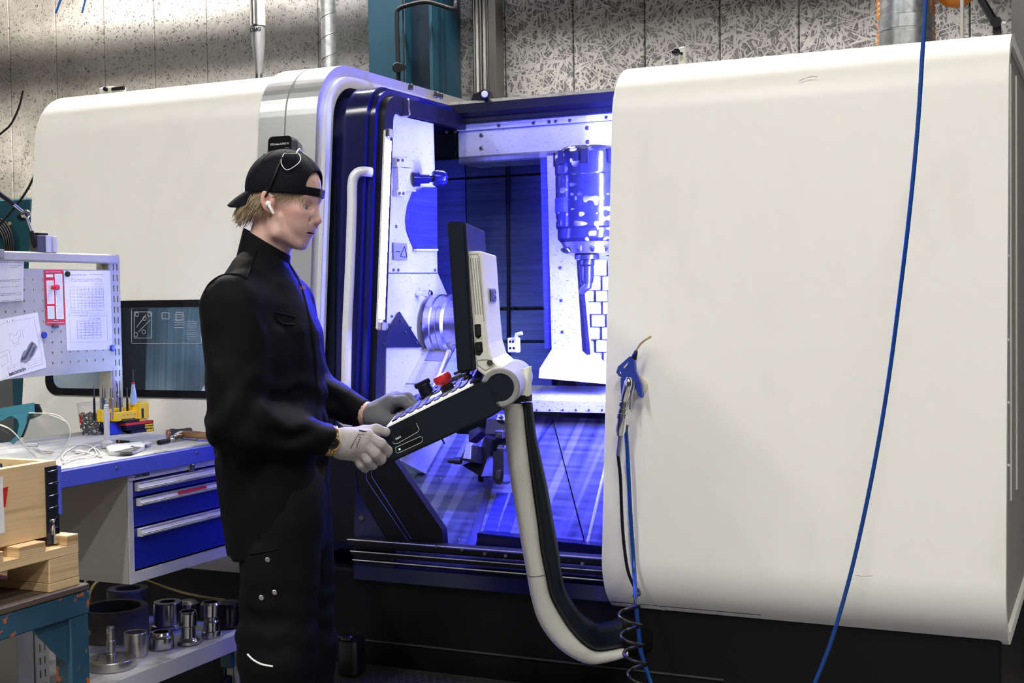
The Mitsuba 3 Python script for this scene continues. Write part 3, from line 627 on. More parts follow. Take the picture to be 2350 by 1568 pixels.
# milling spindle
sc = dp(1352, 470, 3.86); sxy = sc[:2]
def zs_(v): return dp(1352, v, 3.86)[2]
SP = add('milling_spindle', lathe([(.0, zs_(338)), (.07, zs_(339)), (.093, zs_(346)), (.0995, zs_(356)), (.0995, zs_(401)), (.097, zs_(404)), (.0985, zs_(407)), (.0985, zs_(522)), (.094, zs_(526)), (.094, zs_(548)), (.085, zs_(556)), (.0, zs_(557))][::-1], [sxy[0], sxy[1], 0], [0, 0, 1], 48), 'mat_spindle_paint', 30, parent=LT, label='round dark spindle head with worn paint')
for g in np.radians([-165, -122, -75, -30]): add('cap_slot', obox([sxy[0] + .098 * math.cos(g), sxy[1] + .098 * math.sin(g), zs_(365)], [[math.cos(g), math.sin(g), 0], [-math.sin(g), math.cos(g), 0], [0, 0, 1]], [.006, .012, .022], .004), 'mat_black_satin', parent=SP)
g = math.radians(-130)
add('name_plate', join([obox([sxy[0] + .0985 * math.cos(a_), sxy[1] + .0985 * math.sin(a_), zs_(472)], [[math.cos(a_), math.sin(a_), 0], [-math.sin(a_), math.cos(a_), 0], [0, 0, 1]], [.002, .0075, .021]) for a_ in np.radians([-152, -144, -136, -128, -120, -112])]), 'mat_brushed_dark', parent=SP)
add('flange', lathe([(.0, zs_(590)), (.04, zs_(590)), (.07, zs_(582)), (.078, zs_(566)), (.084, zs_(556)), (0, zs_(555))], [sxy[0], sxy[1], 0], [0, 0, 1], 40), 'mat_turned_steel', 30, parent=SP)
for a_ in np.arange(0, 6.2, .52): add('flange_bolt', cyl([sxy[0] + .074 * math.cos(a_), sxy[1] + .074 * math.sin(a_), zs_(578)], [sxy[0] + .084 * math.cos(a_), sxy[1] + .084 * math.sin(a_), zs_(570)], .005, 8), 'mat_dark_steel', parent=SP)
tx = dp(1347, 600, 3.83)
TH = add('tool_holder', lathe([(.0, zs_(652)), (.016, zs_(650)), (.019, zs_(640)), (.019, zs_(612)), (.022, zs_(608)), (.022, zs_(598)), (.036, zs_(596)), (.036, zs_(586)), (.012, zs_(584))], [tx[0], tx[1], 0], [0, 0, 1], 28), 'mat_gun_metal', 30, parent=SP)
e = np.array([tx[0], tx[1], zs_(652)])
add('cutter', join(tube([e + [0, 0, .008], e + [0, 0, -.006], e + [-.012, -.004, -.016], e + [-.018, -.006, -.03]], [.015, .014, .012, .008], 12), hull([e + [-.018, -.012, -.02], e + [-.01, -.012, -.028], e + [-.02, .002, -.045], e + [-.024, -.006, -.024]])), 'mat_dark_steel', 30, parent=TH)
add('side_block', join(box(dp(1352, 530, 3.84), dp(1392, 560, 3.88), .006), box(dp(1340, 568, 3.82), dp(1420, 582, 3.9), .004)), 'mat_enamel', parent=SP)
# tool turret
tc = np.array(at(1178, 990, Y=3.55)); tX = unit([.98, -.05, .0])
TU = add('tool_turret', lathe([(.0, -.05), (.085, -.05), (.088, -.02), (.088, .02), (.07, .03), (.03, .032), (.0, .034)], tc, tX, 12), 'mat_gun_metal', 25, parent=LT, label='dark tool turret disc with holders')
ya, za = np.array([0, 1, 0]), np.array([0, 0, 1])
for k, g in enumerate(np.arange(0, 6.28, math.pi / 6)):
    rd = ya * math.cos(g) + za * math.sin(g); td = -ya * math.sin(g) + za * math.cos(g)
    add('clamp', join(obox(tc + rd * .088, [tX, rd, td], [.014, .014, .012], .003), cyl(tc + rd * .06 + tX * .03, tc + rd * .06 + tX * .042, .009, 10, .002), cyl(tc + rd * .102, tc + rd * .112, .006, 8)), 'mat_dark_steel', 30, parent=TU)
TB = add('tool_block', plate([(1092, 1056), (1112, 1004), (1130, 1010), (1116, 1058), (1104, 1094), (1060, 1068)], at(1092, 1056, Y=3.46), unit([-.2, -1, .1]), .07), 'mat_gun_metal', parent=TU)
add('bright_face', plate([(1062, 1052), (1071, 1018), (1080, 1016), (1078, 1054)], at(1092, 1056, Y=3.42), unit([-.2, -1, .25]), .01), 'mat_enamel', parent=TU)
add('side_holder', join(plate([(1056, 1056), (1072, 1020), (1096, 1024), (1092, 1062)], at(1092, 1056, Y=3.425), unit([-.2, -1, .25]), .05), plate([(1075, 990), (1098, 980), (1104, 990), (1076, 1014)], at(1092, 1000, Y=3.46), unit([-.2, -1, .25]), .04)), 'mat_gun_metal', parent=TU)
q0 = at(1058, 1058, Y=3.44)
add('spindle_nose', lathe([(.011, 0), (.011, .02), (.008, .022), (.008, .03), (.0065, .04)], q0, unit([-1, -.1, -.02]), 16), 'mat_black_oxide', 30, parent=TU)
lg = join(plate([(1132, 1036), (1155, 1034), (1156, 1090), (1154, 1106), (1147, 1113), (1137, 1111), (1131, 1100), (1131, 1080)], at(1140, 1060, Y=3.44), unit([-.1, -1, .1]), .05, rnd=.004))
add('lower_holder', lg, 'mat_gun_metal', parent=TU)
add('holder_boss', extrude(Point(0, 0).buffer(.0075).union(Point(0, -.012).buffer(.0075)).convex_hull, .006, at(1144, 1084, Y=3.433), [1, 0, 0], [0, 0, 1], [0, -1, 0]), 'mat_dark_steel', 30, parent=TU)
add('carriage', join(box(at(1096, 1090, Y=3.55), at(1180, 1102, Y=3.62), .003), box(at(1100, 1096, Y=3.55), at(1165, 1106, Y=3.6))), 'mat_black_satin', parent=TU)
nb = at(1182, 790, Y=3.62)
add('coolant_block', join(box(nb + [-.022, -.01, -.026], nb + [.01, .02, .02], .003), tube([nb + [.006, -.01, .016], nb + [.012, -.012, .03], nb + [.03, -.014, .034]], .006, 10)), 'mat_silver_light', 30, parent=TU)
add('block_holes', join([cyl(nb + [x, -.0105, z], nb + [x, -.009, z], .004, 10) for x, z in ((-.012, .008), (-.002, .008), (-.012, -.012), (0, -.012))]), 'mat_black_satin', parent=TU)
# things on the machine top
add('hose_bracket', join(plate([(1075, 250), (1086, 216), (1112, 206), (1124, 236), (1124, 256)], [0, 3.84, 0], NB, .05), cyl(at(1112, 216, Y=3.80), at(1112, 216, Y=3.83), .016, 20, .003)), 'mat_black_satin', 30, parent=LT)
add('bracket_disc', cyl(at(1112, 216, Y=3.79), at(1112, 216, Y=3.80), .011, 20, .002), 'mat_silver_light', 30, parent=LT)
add('top_fitting', join(*[cyl(at(u, v + 8, Y=3.5), at(u, v - 5, Y=3.5), .009, 10, .002) for u, v in ((942, 198), (1001, 216), (1010, 219))]), 'mat_chrome', 30, parent=LT)
hk = at(938, 264, Y=3.45)
add('wire_hook', tube([hk + [0, 0, .05], hk + [0, 0, .02], hk, hk + [-.03, 0, .0], hk + [-.06, -.05, .012]], .0045, 8, 4), 'mat_steel', True, parent=LT)

add('base_sticker', plate([(762, 1332), (784, 1326), (784, 1354), (763, 1360)], [0, 3.29, 0], NB, .001), 'mat_mid_grey', parent=LT)
gp = at(850, 1556, Y=3.0)
GS = thing('step_platform', 'black step with a perforated top on the floor before the machine', 'step')
from shapely import union_all as _ua
gh = _ua([Point(x + (.012 if k % 2 else 0), y).buffer(.007, quad_segs=2) for k, y in enumerate(np.arange(2.90, 3.14, .02)) for x in np.arange(-1.98, -1.2, .024)])
add('grating', extrude(sbox(-2.02, 2.87, -1.2, 3.16).difference(gh), .004, [0, 0, gp[2] - .02], [1, 0, 0], [0, 1, 0], [0, 0, 1]), 'mat_dark_steel', parent=GS)
add('frame', join(box([-2.02, 2.87, 0], [-1.2, 2.90, gp[2] - .02]), box([-2.02, 3.13, 0], [-1.2, 3.16, gp[2] - .02]), box([-2.02, 2.87, 0], [-1.99, 3.16, gp[2] - .02]), box([-1.23, 2.87, 0], [-1.2, 3.16, gp[2] - .02])), 'mat_black_satin', parent=GS)
kb_ = at(808, 1530, Y=3.05); kb_[2] = gp[2] + .056
add('motor_block', join(box(kb_ + [-.03, -.03, -.07], kb_ + [.03, .03, .035], .008), cyl(kb_ + [0, -.02, .03], kb_ + [0, -.02, .045], .02, 16, .004)), 'mat_black_piano', 30, label='black motor block standing on the perforated step', cat='motor')
# ================================================================ operator console on its swivel arm
def chamfer_ext(poly, h, c, o, x, y, z):
    """polygon extruded along z by h with small chamfers at both ends (o is the front)."""
    z = np.asarray(z, float)
    a = extrude(poly.buffer(-c), c, o, x, y, z); b = extrude(poly, h - 2 * c, np.asarray(o) + z * c, x, y, z); d = extrude(poly.buffer(-c), c, np.asarray(o) + z * (h - c), x, y, z)
    return join(a, b, d)
ZC = 2.92
CA = unit(unit([_f[0], _f[1], 0]) * math.cos(math.radians(5.1)) + _r * math.sin(math.radians(5.1)))   # the hinge axis, away from the camera
CE = unit(np.array([CA[1], -CA[0], 0])); CU = np.array([0, 0, 1.0])
CO = dp(1148, 890, ZC)
def cl(u, v): # pixel of the front face -> console plane coordinates
    q = on(u, v, CO, CA) - CO; return float(q @ CE), float(q @ CU)
def cpoly(px, rnd=0.0):
    p = Polygon([cl(*q) for q in px]).buffer(0)
    return p.buffer(-rnd).buffer(2 * rnd, quad_segs=6).buffer(-rnd) if rnd else p
def cext(px, d0, d1, rnd=0.0, ch=.004):
    return chamfer_ext(cpoly(px, rnd), d1 - d0, ch, CO + CA * d0, CE, CU, CA)
CT = thing('control_console', 'operator console with upright screen, sloping key panel and white curved arm', 'control console')
WD = .40
add('screen_housing', cext([(1026, 512), (1034, 508), (1068, 510), (1087, 840), (1085, 852), (1058, 858), (1049, 850)], .00, WD, .004, .006), 'mat_dark_navy', 30, parent=CT, label='slim dark screen housing seen from its side')
add('screen', cext([(1025.2, 524), (1026.5, 524), (1049, 838), (1047.5, 838)], .02, WD - .02, 0, .001), 'mat_black_piano', parent=CT)
BR = [(1071, 578), (1074, 575), (1098, 575), (1101, 578), (1112, 740), (1117, 792), (1127, 826), (1150, 846), (1173, 868), (1168, 884), (1120, 872), (1101, 856), (1090, 848), (1086, 790), (1080, 740)]
BK = add('bracket', cext(BR, .03, WD - .03, .001, .003), 'mat_white_paint', 30, parent=CT, label='white bracket carrying the screen')
add('front_cover', cext([(1071, 577), (1099, 577), (1110, 742), (1115, 792), (1124, 828), (1145, 848), (1120, 870), (1102, 858), (1090, 848), (1086, 790)], .022, .031, .001, .002), 'mat_warm_white', 30, parent=BK)
add('groove', join([tube([CO + CE * a[0] + CU * a[1] + CA * .0215 for a in (cl(u0, 592), cl(u0 + 12.5, 722))], .0011, 6) for u0 in (1077, 1082.5, 1088, 1093.5)]), 'mat_grey_dark_paint', parent=BK)
add('upper_groove', tube([CO + CE * a[0] + CU * a[1] + CA * .0215 for a in (cl(1074, 584), cl(1092, 582), cl(1097, 590), cl(1108, 738))], .0009, 6), 'mat_grey_dark_paint', parent=BK)
for k, px in enumerate(([(1086, 745), (1101, 744), (1102, 773), (1094, 779), (1088, 772)], [(1087, 787), (1104, 785), (1106, 808), (1098, 818), (1089, 815)])):
    add('socket', cext(px, .019, .03, .003, .002), 'mat_black_rubber', 30, parent=BK)
add('socket_plug', join(cext([(1092, 752), (1098, 752), (1099, 770), (1093, 772)], .010, .02, .001, .001), cext([(1093, 793), (1100, 792), (1101, 804), (1095, 806)], .014, .02, .002, .001)), 'mat_gun_metal', 30, parent=BK)
hx = cpoly([(1092, 832), (1096, 827), (1117, 826), (1133, 837), (1128, 843), (1111, 851), (1093, 838)])
add('access_flap', extrude(hx.exterior.buffer(.0007), .003, CO + CA * .020, CE, CU, CA), 'mat_grey_dark_paint', parent=BK)
q = cl(1122, 834)
add('flap_screw', lathe([(.0, 0), (.003, 0), (.0035, .001), (.0065, .001), (.007, .004)], CO + CE * q[0] + CU * q[1] + CA * .017, CA, 18), 'mat_dark_steel', 30, parent=BK)
# badge on the right flank of the bracket
fl0, fl1 = cl(1106.5, 662), cl(1108.5, 697)
bc = CO + CE * ((fl0[0] + fl1[0]) / 2) + CU * ((fl0[1] + fl1[1]) / 2); up_ = unit(CE * (fl0[0] - fl1[0]) + CU * (fl0[1] - fl1[1])); nb_ = unit(np.cross(CA, up_)); nb_ *= 1 if nb_ @ CE > 0 else -1
tm = meshkit.text_mesh('DMG', .027, .003, True); tm.apply_scale([1.5, 1, 1]); tm.apply_translation([-tm.bounds[1][0] / 2, -.013, 0])
BD = add('badge', extrude(sbox(-.075, -.018, .06, .018), .002, bc + CA * .19 + nb_ * .001, CA, up_, nb_), 'mat_silver', parent=BK)
add('lettering', place(tm, bc + CA * .185 + nb_ * .003, CA, up_), 'mat_gun_metal', parent=BD)
# hinge
r0 = 45.5 / F * ZC
HG = add('hinge', lathe([(r0 - .004, -.0), (r0, .004), (r0, .30), (r0 - .001, .301), (r0 - .001, .304), (r0, .305), (r0, WD - .004), (r0 - .004, WD), (0, WD)], CO, CA, 64), 'mat_silver', 30, parent=CT, label='round silver hinge barrel')
add('ring', lathe([(r0 - .003, -.006), (r0, -.003), (r0, .004), (.031, .004), (.031, -.003), (.033, -.006), (r0 - .003, -.006)], CO, CA, 64), 'mat_mid_grey', 30, parent=HG)
add('end_cap', lathe([(0, -.002), (.0305, -.002), (.0315, .003)], CO, CA, 48), 'mat_dark_navy', 30, parent=HG)
# key panel
KP = [(884, 984), (1104, 876), (1118, 872), (1150, 935), (1158, 937), (1130, 955), (905, 1058), (893, 1066), (879, 1070), (868, 1062), (866, 1040), (872, 1010)]
KY = add('key_panel', cext(KP, -.01, WD + .02, .004, .004), 'mat_dark_navy', 30, parent=CT, label='sloping black key panel with white key field')
ka, kb2 = cl(884, 984), cl(1104, 876)
KA, KB = CO + CE * ka[0] + CU * ka[1], CO + CE * kb2[0] + CU * kb2[1]
KD = unit(KB - KA); KN = unit(np.cross(CA, KD)); KN *= 1 if KN[2] > 0 else -1; KL = np.linalg.norm(KB - KA)
KS = .085; KN0 = KN
CA2 = unit(CA + KN * KS); KN = unit(KN - CA * KS)
def kp(s, w, h=0.0): return KA + KD * s + CA2 * w + KN * h
def kbox(s0, s1, w0, w1, h0, h1, b=.001):
    return obox(kp((s0 + s1) / 2, (w0 + w1) / 2, (h0 + h1) / 2), [KD, CA2, KN], [(s1 - s0) / 2, (w1 - w0) / 2, (h1 - h0) / 2], b)
add('key_field', hull([kp(s, w, h) for s in (.006, KL - .02) for w in (-.004, WD) for h in (-.002, .004)] + [KA + KD * s + CA * w - KN0 * .004 for s in (.006, KL - .02) for w in (-.006, WD)]), 'mat_white_paint', parent=KY)
rng = random.Random(8)
for i in range(9):
    for j in range(14):
        s, w = .016 + i * .0215, .022 + j * .0265
        if .1 < s < .16 and .10 < w < .16: continue
        add('key', kbox(s, s + .0165 * (.8 if j % 5 == 0 else 1), w, w + .0205, .004, .0075, .0015), 'mat_dark_grey' if (i * 5 + j * 3) % 4 else 'mat_black_rubber', parent=KY)
add('key_shroud', kbox(KL - .026, KL - .004, .012, WD, .002, .009, .003), 'mat_black_satin', parent=KY)
e0 = kp(.150, .115, .004)
ES = add('emergency_stop', lathe([(.016, 0), (.016, .012), (.013, .014), (.013, .018)], e0, KN, 24), 'mat_black_rubber', 30, parent=KY)
add('button', lathe([(.012, .014), (.017, .020), (.021, .026), (.0215, .034), (.019, .041), (.006, .043), (0, .043)], e0, KN, 28), 'mat_red_plastic', 30, parent=ES, label='red mushroom button')
o0 = kp(.085, .215, .004)
add('override_knob', join(lathe([(.024, 0), (.024, .006), (.017, .008), (.016, .03), (.014, .032), (0, .032)], o0, KN, 24), obox(o0 + KN * .034, [KD, CA, KN], [.02, .005, .006], .002)), 'mat_black_satin', 30, parent=KY)
o1 = kp(.20, .14, .004)
add('rotary_switch', join(lathe([(.012, 0), (.012, .008), (.009, .010), (.009, .018), (0, .018)], o1, KN, 20)), 'mat_gun_metal', 30, parent=KY)
add('handwheel', lathe([(.03, 0), (.03, .01), (.027, .013), (.01, .014), (.009, .02), (0, .02)], kp(.165, .27, .004), KN, 28), 'mat_dark_steel', 30, parent=KY)
# reader windows on the side of the panel, pale outlines
FN = -CA
def fp(u, v, d=-.0115): q = cl(u, v); return CO + CE * q[0] + CU * q[1] + CA * d
def outline(px, r=.0006): return tube([fp(*p) for p in px + px[:1]], r, 5)
RP = add('reader_window', prism([fp(900, 982, -.010), fp(952, 957, -.010), fp(962, 984, -.010), fp(958, 990, -.010), fp(912, 1016, -.010), fp(904, 1014, -.010)], FN, .002), 'mat_black_piano', parent=KY)
add('outline', tube([fp(u, v) for u, v in ((903, 1014), (907, 1018), (914, 1017), (960, 991), (964, 985), (957, 970))], .0006, 5), 'mat_warm_white', parent=RP)
tm = meshkit.text_mesh('DMG', .0042, .0008, True); d_ = unit(fp(923, 1003) - fp(911, 1009))
add('lettering', place(tm, fp(911, 1009), d_, unit(np.cross(FN, d_)) * (1 if np.cross(FN, d_)[2] > 0 else -1)), 'mat_print_white', parent=RP)
sl_ = [(910, 1026), (966, 1001), (971, 1003), (972, 1010), (968, 1015), (916, 1039), (911, 1037)]
add('card_slot', prism([fp(u, v, -.0105) for u, v in sl_], FN, .002), 'mat_black_piano', parent=KY)
add('slot_outline', outline(sl_ + sl_[:1]), 'mat_warm_white', parent=KY)
emit('status_light', sphere(fp(919, 1030, -.012), .0022, 2), [.6, 5.5, 2.0], parent=KY, weight=.05, label='small green status light')
# swivel arm: white cover and dark core
ST = [(890, 1184, 1200, 1218, 3.12), (925, 1157, 1201, 1222, 3.12), (960, 1158, 1204, 1226, 3.12), (1000, 1160, 1208, 1231, 3.13), (1060, 1166, 1215, 1244, 3.14), (1130, 1176, 1224, 1259, 3.16), (1200, 1188, 1234, 1271, 3.18), (1260, 1198, 1241, 1282, 3.2), (1320, 1209, 1253, 1290, 3.22)]
def ring(A, B, z, dz, n=24):
    """rounded section from pixel A to pixel B at depth z, dz deep."""
    a, b = dp(*A, z), dp(*B, z); c = (a + b) / 2; h = (b - a) / 2; g = np.arange(n) * 2 * np.pi / n
    cs, sn = np.cos(g), np.sin(g); f = lambda x: np.sign(x) * np.abs(x) ** .75
    return c + f(cs)[:, None] * h + f(sn)[:, None] * CF * dz
path = [((l, v), (m, v), (r, v), z) for v, l, m, r, z in ST[1:]]
path += [((1218, 1369), (1262, 1362), (1298, 1352), 3.24), ((1233, 1420), (1281, 1400), (1322, 1395), 3.26), ((1262, 1466), (1306, 1440), (1340, 1415), 3.28), ((1300, 1500), (1335, 1472), (1360, 1428), 3.30), ((1350, 1521), (1366, 1490), (1375, 1433), 3.33), ((1400, 1515), (1402, 1488), (1400, 1426), 3.36), ((1439, 1503), (1438, 1480), (1432, 1414), 3.38)]
_pp = spline(np.array([[*l, *m, *r, z] for l, m, r, z in path], float), 4)
path = [((q[0], q[1]), (q[2], q[3]), (q[4], q[5]), q[6]) for q in _pp]
add('arm_cover', loft([ring(l, m, z, .042) for l, m, r, z in path]), 'mat_warm_white', 40, parent=CT, label='white curved arm cover')
add('arm_core', loft([ring(m, r, z, .040) for l, m, r, z in path]), 'mat_dark_navy', 40, parent=CT, label='dark back half of the arm')
jr = ring((1208.5, 1318), (1254.5, 1314), 3.218, .043)
add('cover_joint', tube(np.vstack([jr, jr[:1]]), .0007, 5), 'mat_dark_grey', parent=CT)
add('arm_collar', loft([ring((1162, v), (1221, v - 3), 3.12, .046) for v in (908, 923)]), 'mat_black_satin', 30, parent=CT)
add('arm_head', loft([ring((1178, 912), (1220, 907), 3.12, .044), ring((1186, 880), (1220, 868), 3.12, .044), ring((1190, 850), (1220, 840), 3.12, .03)]), 'mat_warm_white', 30, parent=CT)
add('arm_foot', loft([ring((1431, 1502), (1426, 1416), 3.375, .045), ring((1560, 1490), (1560, 1420), 3.5, .05)]), 'mat_black_base', 30, parent=CT)

# ================================================================ right door: air guns, magnet, hoses
def od(u, v, o=0.0): return on(u, v, PF + NF * o, NF)
add('magnet_disc', lathe([(.026, 0), (.027, .003), (.027, .010), (.024, .012), (0, .012)], od(1464, 886, .0005), NF, 32), mat('old_cream', {'type': 'twosided', 'bsdf': {'type': 'principled', 'base_color': proc(lambda p, n, uv: mix((.62, .56, .38), (.16, .12, .05), smoothstep(.5, .66, fbm(p.x * 50, p.z * 50, 2., 3)))), 'roughness': .5}}), 30, label='worn cream round magnet stuck on the right door behind the air guns', cat='magnet')
G1 = thing('blow_gun', 'blue plastic blow gun with a bent brass nozzle hung on the right door', 'blow gun')
go = .05
add('body', prism([od(u, v, go) for u, v in ((1448, 822), (1455, 824), (1457, 850), (1470, 880), (1474, 908), (1472, 914), (1464, 908), (1452, 872), (1440, 864), (1434, 900), (1428, 918), (1425, 900), (1424, 870), (1432, 850))], NF, .014, rnd=.002), 'mat_blue_plastic', parent=G1)
hole = [(1428, 842), (1443, 826), (1440, 836), (1430, 848)]
hole2 = [(1418, 851), (1424, 853), (1425, 858), (1421, 860)]
add('guard', prism([od(u, v, go - .002) for u, v in ((1414, 855), (1418, 842), (1445, 818), (1453, 822), (1448, 840), (1436, 856), (1428, 866), (1421, 864))], NF, .010, [[od(*q, go) for q in hole], [od(*q, go) for q in hole2]]), 'mat_blue_plastic', parent=G1)
add('neck', tube([od(1454, 824, go - .007), od(1458, 812, go - .007), od(1460, 805, go - .007)], [.008, .006, .004], 10), 'mat_black_satin', True, parent=G1)
add('nozzle', tube([od(1459, 806, go - .007), od(1470, 789, go - .007), od(1481, 780, go - .007), od(1494, 773, go - .007)], .0028, 8), 'mat_brass', True, parent=G1)
G2 = thing('blow_gun', 'chrome blow gun with hose coupling hung in front of the blue one', 'blow gun')
add('handle', tube([od(1443, 866, .062), od(1442, 880, .062), od(1437, 905, .06), od(1432, 925, .058)], [.006, .012, .011, .009], 14, 3), 'mat_chrome', True, parent=G2)
add('lever', prism([od(u, v, .058) for u, v in ((1446, 864), (1456, 878), (1456, 892), (1450, 905), (1448, 940), (1443, 940), (1444, 890))], NF, .008, rnd=.001), 'mat_steel', parent=G2)
cp = [od(1432, 922, .056), od(1427, 965, .054), od(1423, 1005, .05)]
ax_ = unit(cp[2] - cp[0])
add('coupling', lathe([(.010, 0), (.0125, .002), (.0125, .012), (.0095, .013), (.0095, .018), (.0115, .02), (.0115, .03), (.0138, .031), (.0138, .043), (.012, .045), (.012, .075), (.009, .084), (.009, .087)], cp[0], ax_, 24), 'mat_chrome', 30, parent=G2)
sp0 = cp[0] + ax_ * .087
hl = [(.0075, .087 + .0031 * k / 2 + 0) if k % 2 else (.0058, .087 + .0031 * k / 2) for k in range(34)]
add('spring_guard', lathe(hl, cp[0], ax_, 14), 'mat_steel', 40, parent=G2)
end = cp[0] + ax_ * .138
bh = [end] + [od(u, v, o) for u, v, o in ((1424, 1100, .045), (1427, 1180, .042), (1432, 1250, .04), (1441, 1310, .04), (1455, 1345, .04), (1466, 1357, .045), (1467, 1364, .06), (1455, 1368, .085))]
# coil: hanging helix
base = [(1441, 1390), (1446, 1420), (1449, 1455), (1453, 1485), (1460, 1515), (1466, 1550), (1474, 1590), (1480, 1620)]
zc_ = 3.12
hx_ = []
bp = np.array([dp(u, v, zc_) for u, v in base]); tt_ = np.linspace(0, 1, 130)
for t in tt_:
    k = t * (len(bp) - 1); i = min(int(k), len(bp) - 2); c = bp[i] + (bp[i + 1] - bp[i]) * (k - i); g = -.4 + t * 2 * math.pi * 5.0
    rr = .026
    hx_.append(c + CR * rr * math.cos(g) + CF * rr * math.sin(g))
add('coil_hose', tube(np.vstack([spline(bh, 5), spline(np.array([bh[-1], (bh[-1] + hx_[0]) / 2 + CF * -.01, hx_[0]]), 4)[1:-1], hx_]), .0042, 10), pr('hose_black', (.006, .006, .007), .2), True, label='black spiral air hose dangling from the chrome blow gun', cat='hose')
bl = [od(u, v, o) for u, v, o in ((1436, 980, .028), (1441, 1060, .03), (1447, 1180, .03), (1455, 1300, .03))] + [dp(u, v, z) for u, v, z in ((1459, 1380, 3.20), (1466, 1450, 3.19), (1472, 1500, 3.18), (1494, 1568, 3.16), (1510, 1610, 3.14))]
add('air_hose', tube(bl, .0052, 10, 6), 'mat_blue_hose', True, label='short blue air hose hanging below the blow guns beside the black spiral hose', cat='hose')
add('hose_end', cyl(od(1437, 975, .028), od(1436, 984, .028), .0065, 12, .001), 'mat_dark_steel', True, parent='air_hose')
bl = [dp(u, v, z) for u, v, z in ((2126, -60, 2.55), (2124, 0, 2.55), (2117, 120, 2.55), (2106, 290, 2.55), (2088, 480, 2.55), (2068, 650, 2.56), (2045, 830, 2.58), (2022, 980, 2.6), (1996, 1120, 2.62), (1966, 1260, 2.64), (1938, 1370, 2.66), (1905, 1480, 2.68), (1870, 1568, 2.7), (1845, 1625, 2.7))]
add('air_hose', tube(bl, .0042, 12, 6), 'mat_blue_hose', True, label='long blue air hose hanging from above across the right door', cat='hose')
# ================================================================ workbench
XB = -2.2
PX = np.array([1, 0, 0])
def bz(u, v): return at(u, v, X=XB)[2]
def by(u, v): return at(u, v, X=XB)[1]
WZ = bz(136, 1080); XK = -2.80; Y0, Y1 = 2.16, 3.0
WB = thing('workbench', 'grey workbench with blue front edge, three blue drawers and a pegboard at its back', 'workbench')
add('worktop', box([XK, Y0, WZ - .032], [XB - .004, Y1, WZ], .002), 'mat_bench_mat', parent=WB)
add('edge_molding', box([XB - .02, Y0, WZ - .004], [XB - .0035, Y1, WZ + .002], .0015), 'mat_worn_grey', parent=WB)
add('edge_rail', box([XB - .004, Y0, WZ - .042], [XB + .008, Y1, WZ - .001], .002), 'mat_blue_edge', parent=WB, label='blue front rail')
add('rail_screw', join([lathe([(0, .0025), (.004, .0025), (.005, 0)], at(u, v, X=XB + .0075), PX, 14) for u, v in ((268, 1075), (452, 1040))]), 'mat_dark_steel', parent=WB)
yc0, yc1 = by(299, 1200), by(556, 1268); zb, zh = bz(305, 1342), bz(295, 1106)
zt = WZ - .034
xs = XB - .006
CB = add('cabinet', join(box([XK + .02, yc0, zb], [xs - .004, yc0 + .004, zt]), box([XK + .02, yc1 - .004, zb], [xs - .004, yc1, zt]), box([XK + .02, yc0, zb], [xs - .004, yc1, zb + .004]), box([XK + .02, yc0, zb], [XK + .03, yc1, zt]), box([xs - .004, yc0, zb], [xs, yc0 + .018, zt], .001), box([xs - .004, yc0, zb], [xs, yc1, zb + .028], .001), box([xs - .004, yc1 - .018, zb], [xs, yc1, zt], .001)), 'mat_grey_dark_paint', parent=WB, label='hanging drawer cabinet')
add('frame_front', join(box([xs, yc0, zb], [xs + .002, yc0 + .017, zh]), box([xs, yc0, zb], [xs + .002, yc1, zb + .026]), box([xs, yc1 - .015, zb], [xs + .002, yc1, zh])), 'mat_lavender_grey', parent=CB)
add('header', box([xs, yc0, zh], [xs + .006, yc1, zt], .001), 'mat_lavender_grey', parent=CB)
tm = meshkit.text_mesh('Sovella', .0115, .0006, True); ly = by(308, 1097)
add('lettering', place(tm, [xs + .0062, ly, bz(308, 1098)], [0, 1, 0], [0, 0, 1]), 'mat_ink', parent=CB)
lk = at(438, 1071, X=xs + .006)
add('lock', join(box(lk + [-.002, -.009, -.011], lk + [.006, .009, .011], .003), cyl(lk + [.006, 0, 0], lk + [.009, 0, 0], .007, 18, .001)), 'mat_chrome', 30, parent=CB)
add('header_plug', join([lathe([(0, .001), (.0035, .001), (.004, 0)], at(u, v, X=xs + .006), PX, 12) for u, v in ((408, 1077), (465, 1065))]), 'mat_silver', parent=CB)
zd = [zh - .002, bz(315, 1143), bz(318, 1212), zb + .03]
hv = [(313, 1109, 315, 1128), (316, 1145, 318, 1162), (319, 1214, 321, 1232)]
for k in range(3):
    DR = add('drawer', box([xs - .02, yc0 + .02, zd[k + 1] + .002], [xs - .001, yc1 - .018, zd[k] - .002], .001), 'mat_blue_drawer', parent=WB, label='blue drawer')
    z1, z0 = bz(*hv[k][:2]), bz(*hv[k][2:]); h = z1 - z0; ya_, yb_ = by(*hv[k][:2]), yc1 - .022
    pf = Polygon([(0, z0), (.016, z0 + .001), (.018, z0 + .005), (.015, z0 + .0065), (.017, z0 + .008), (.015, z0 + .01), (.0135, z1 - .006), (.012, z1 - .003), (.014, z1), (0, z1)])
    add('handle', extrude(pf, yb_ - ya_, [xs, ya_, 0], [1, 0, 0], [0, 0, 1], [0, 1, 0]), 'mat_lavender_grey', parent=DR, label='pale aluminium pull strip')
    if k == 0:
        add('label_strip', prism([at(u, v, X=xs + .0185) for u, v in ((412, 1094), (458, 1085), (459, 1094), (416, 1104))], PX, .0008), 'mat_paper', parent=DR)
    if k == 1:
        RS = add('label_strip', prism([at(u, v, X=xs + .0175) for u, v in ((408, 1129), (473, 1115), (475, 1120), (410, 1135))], PX, .0008), 'mat_red_plastic', parent=DR)
    if k == 2:
        add('label_strip', prism([at(u, v, X=xs + .0185) for u, v in ((475, 1181), (492, 1177), (493, 1181), (476, 1185))], PX, .0008), 'mat_paper', parent=DR)
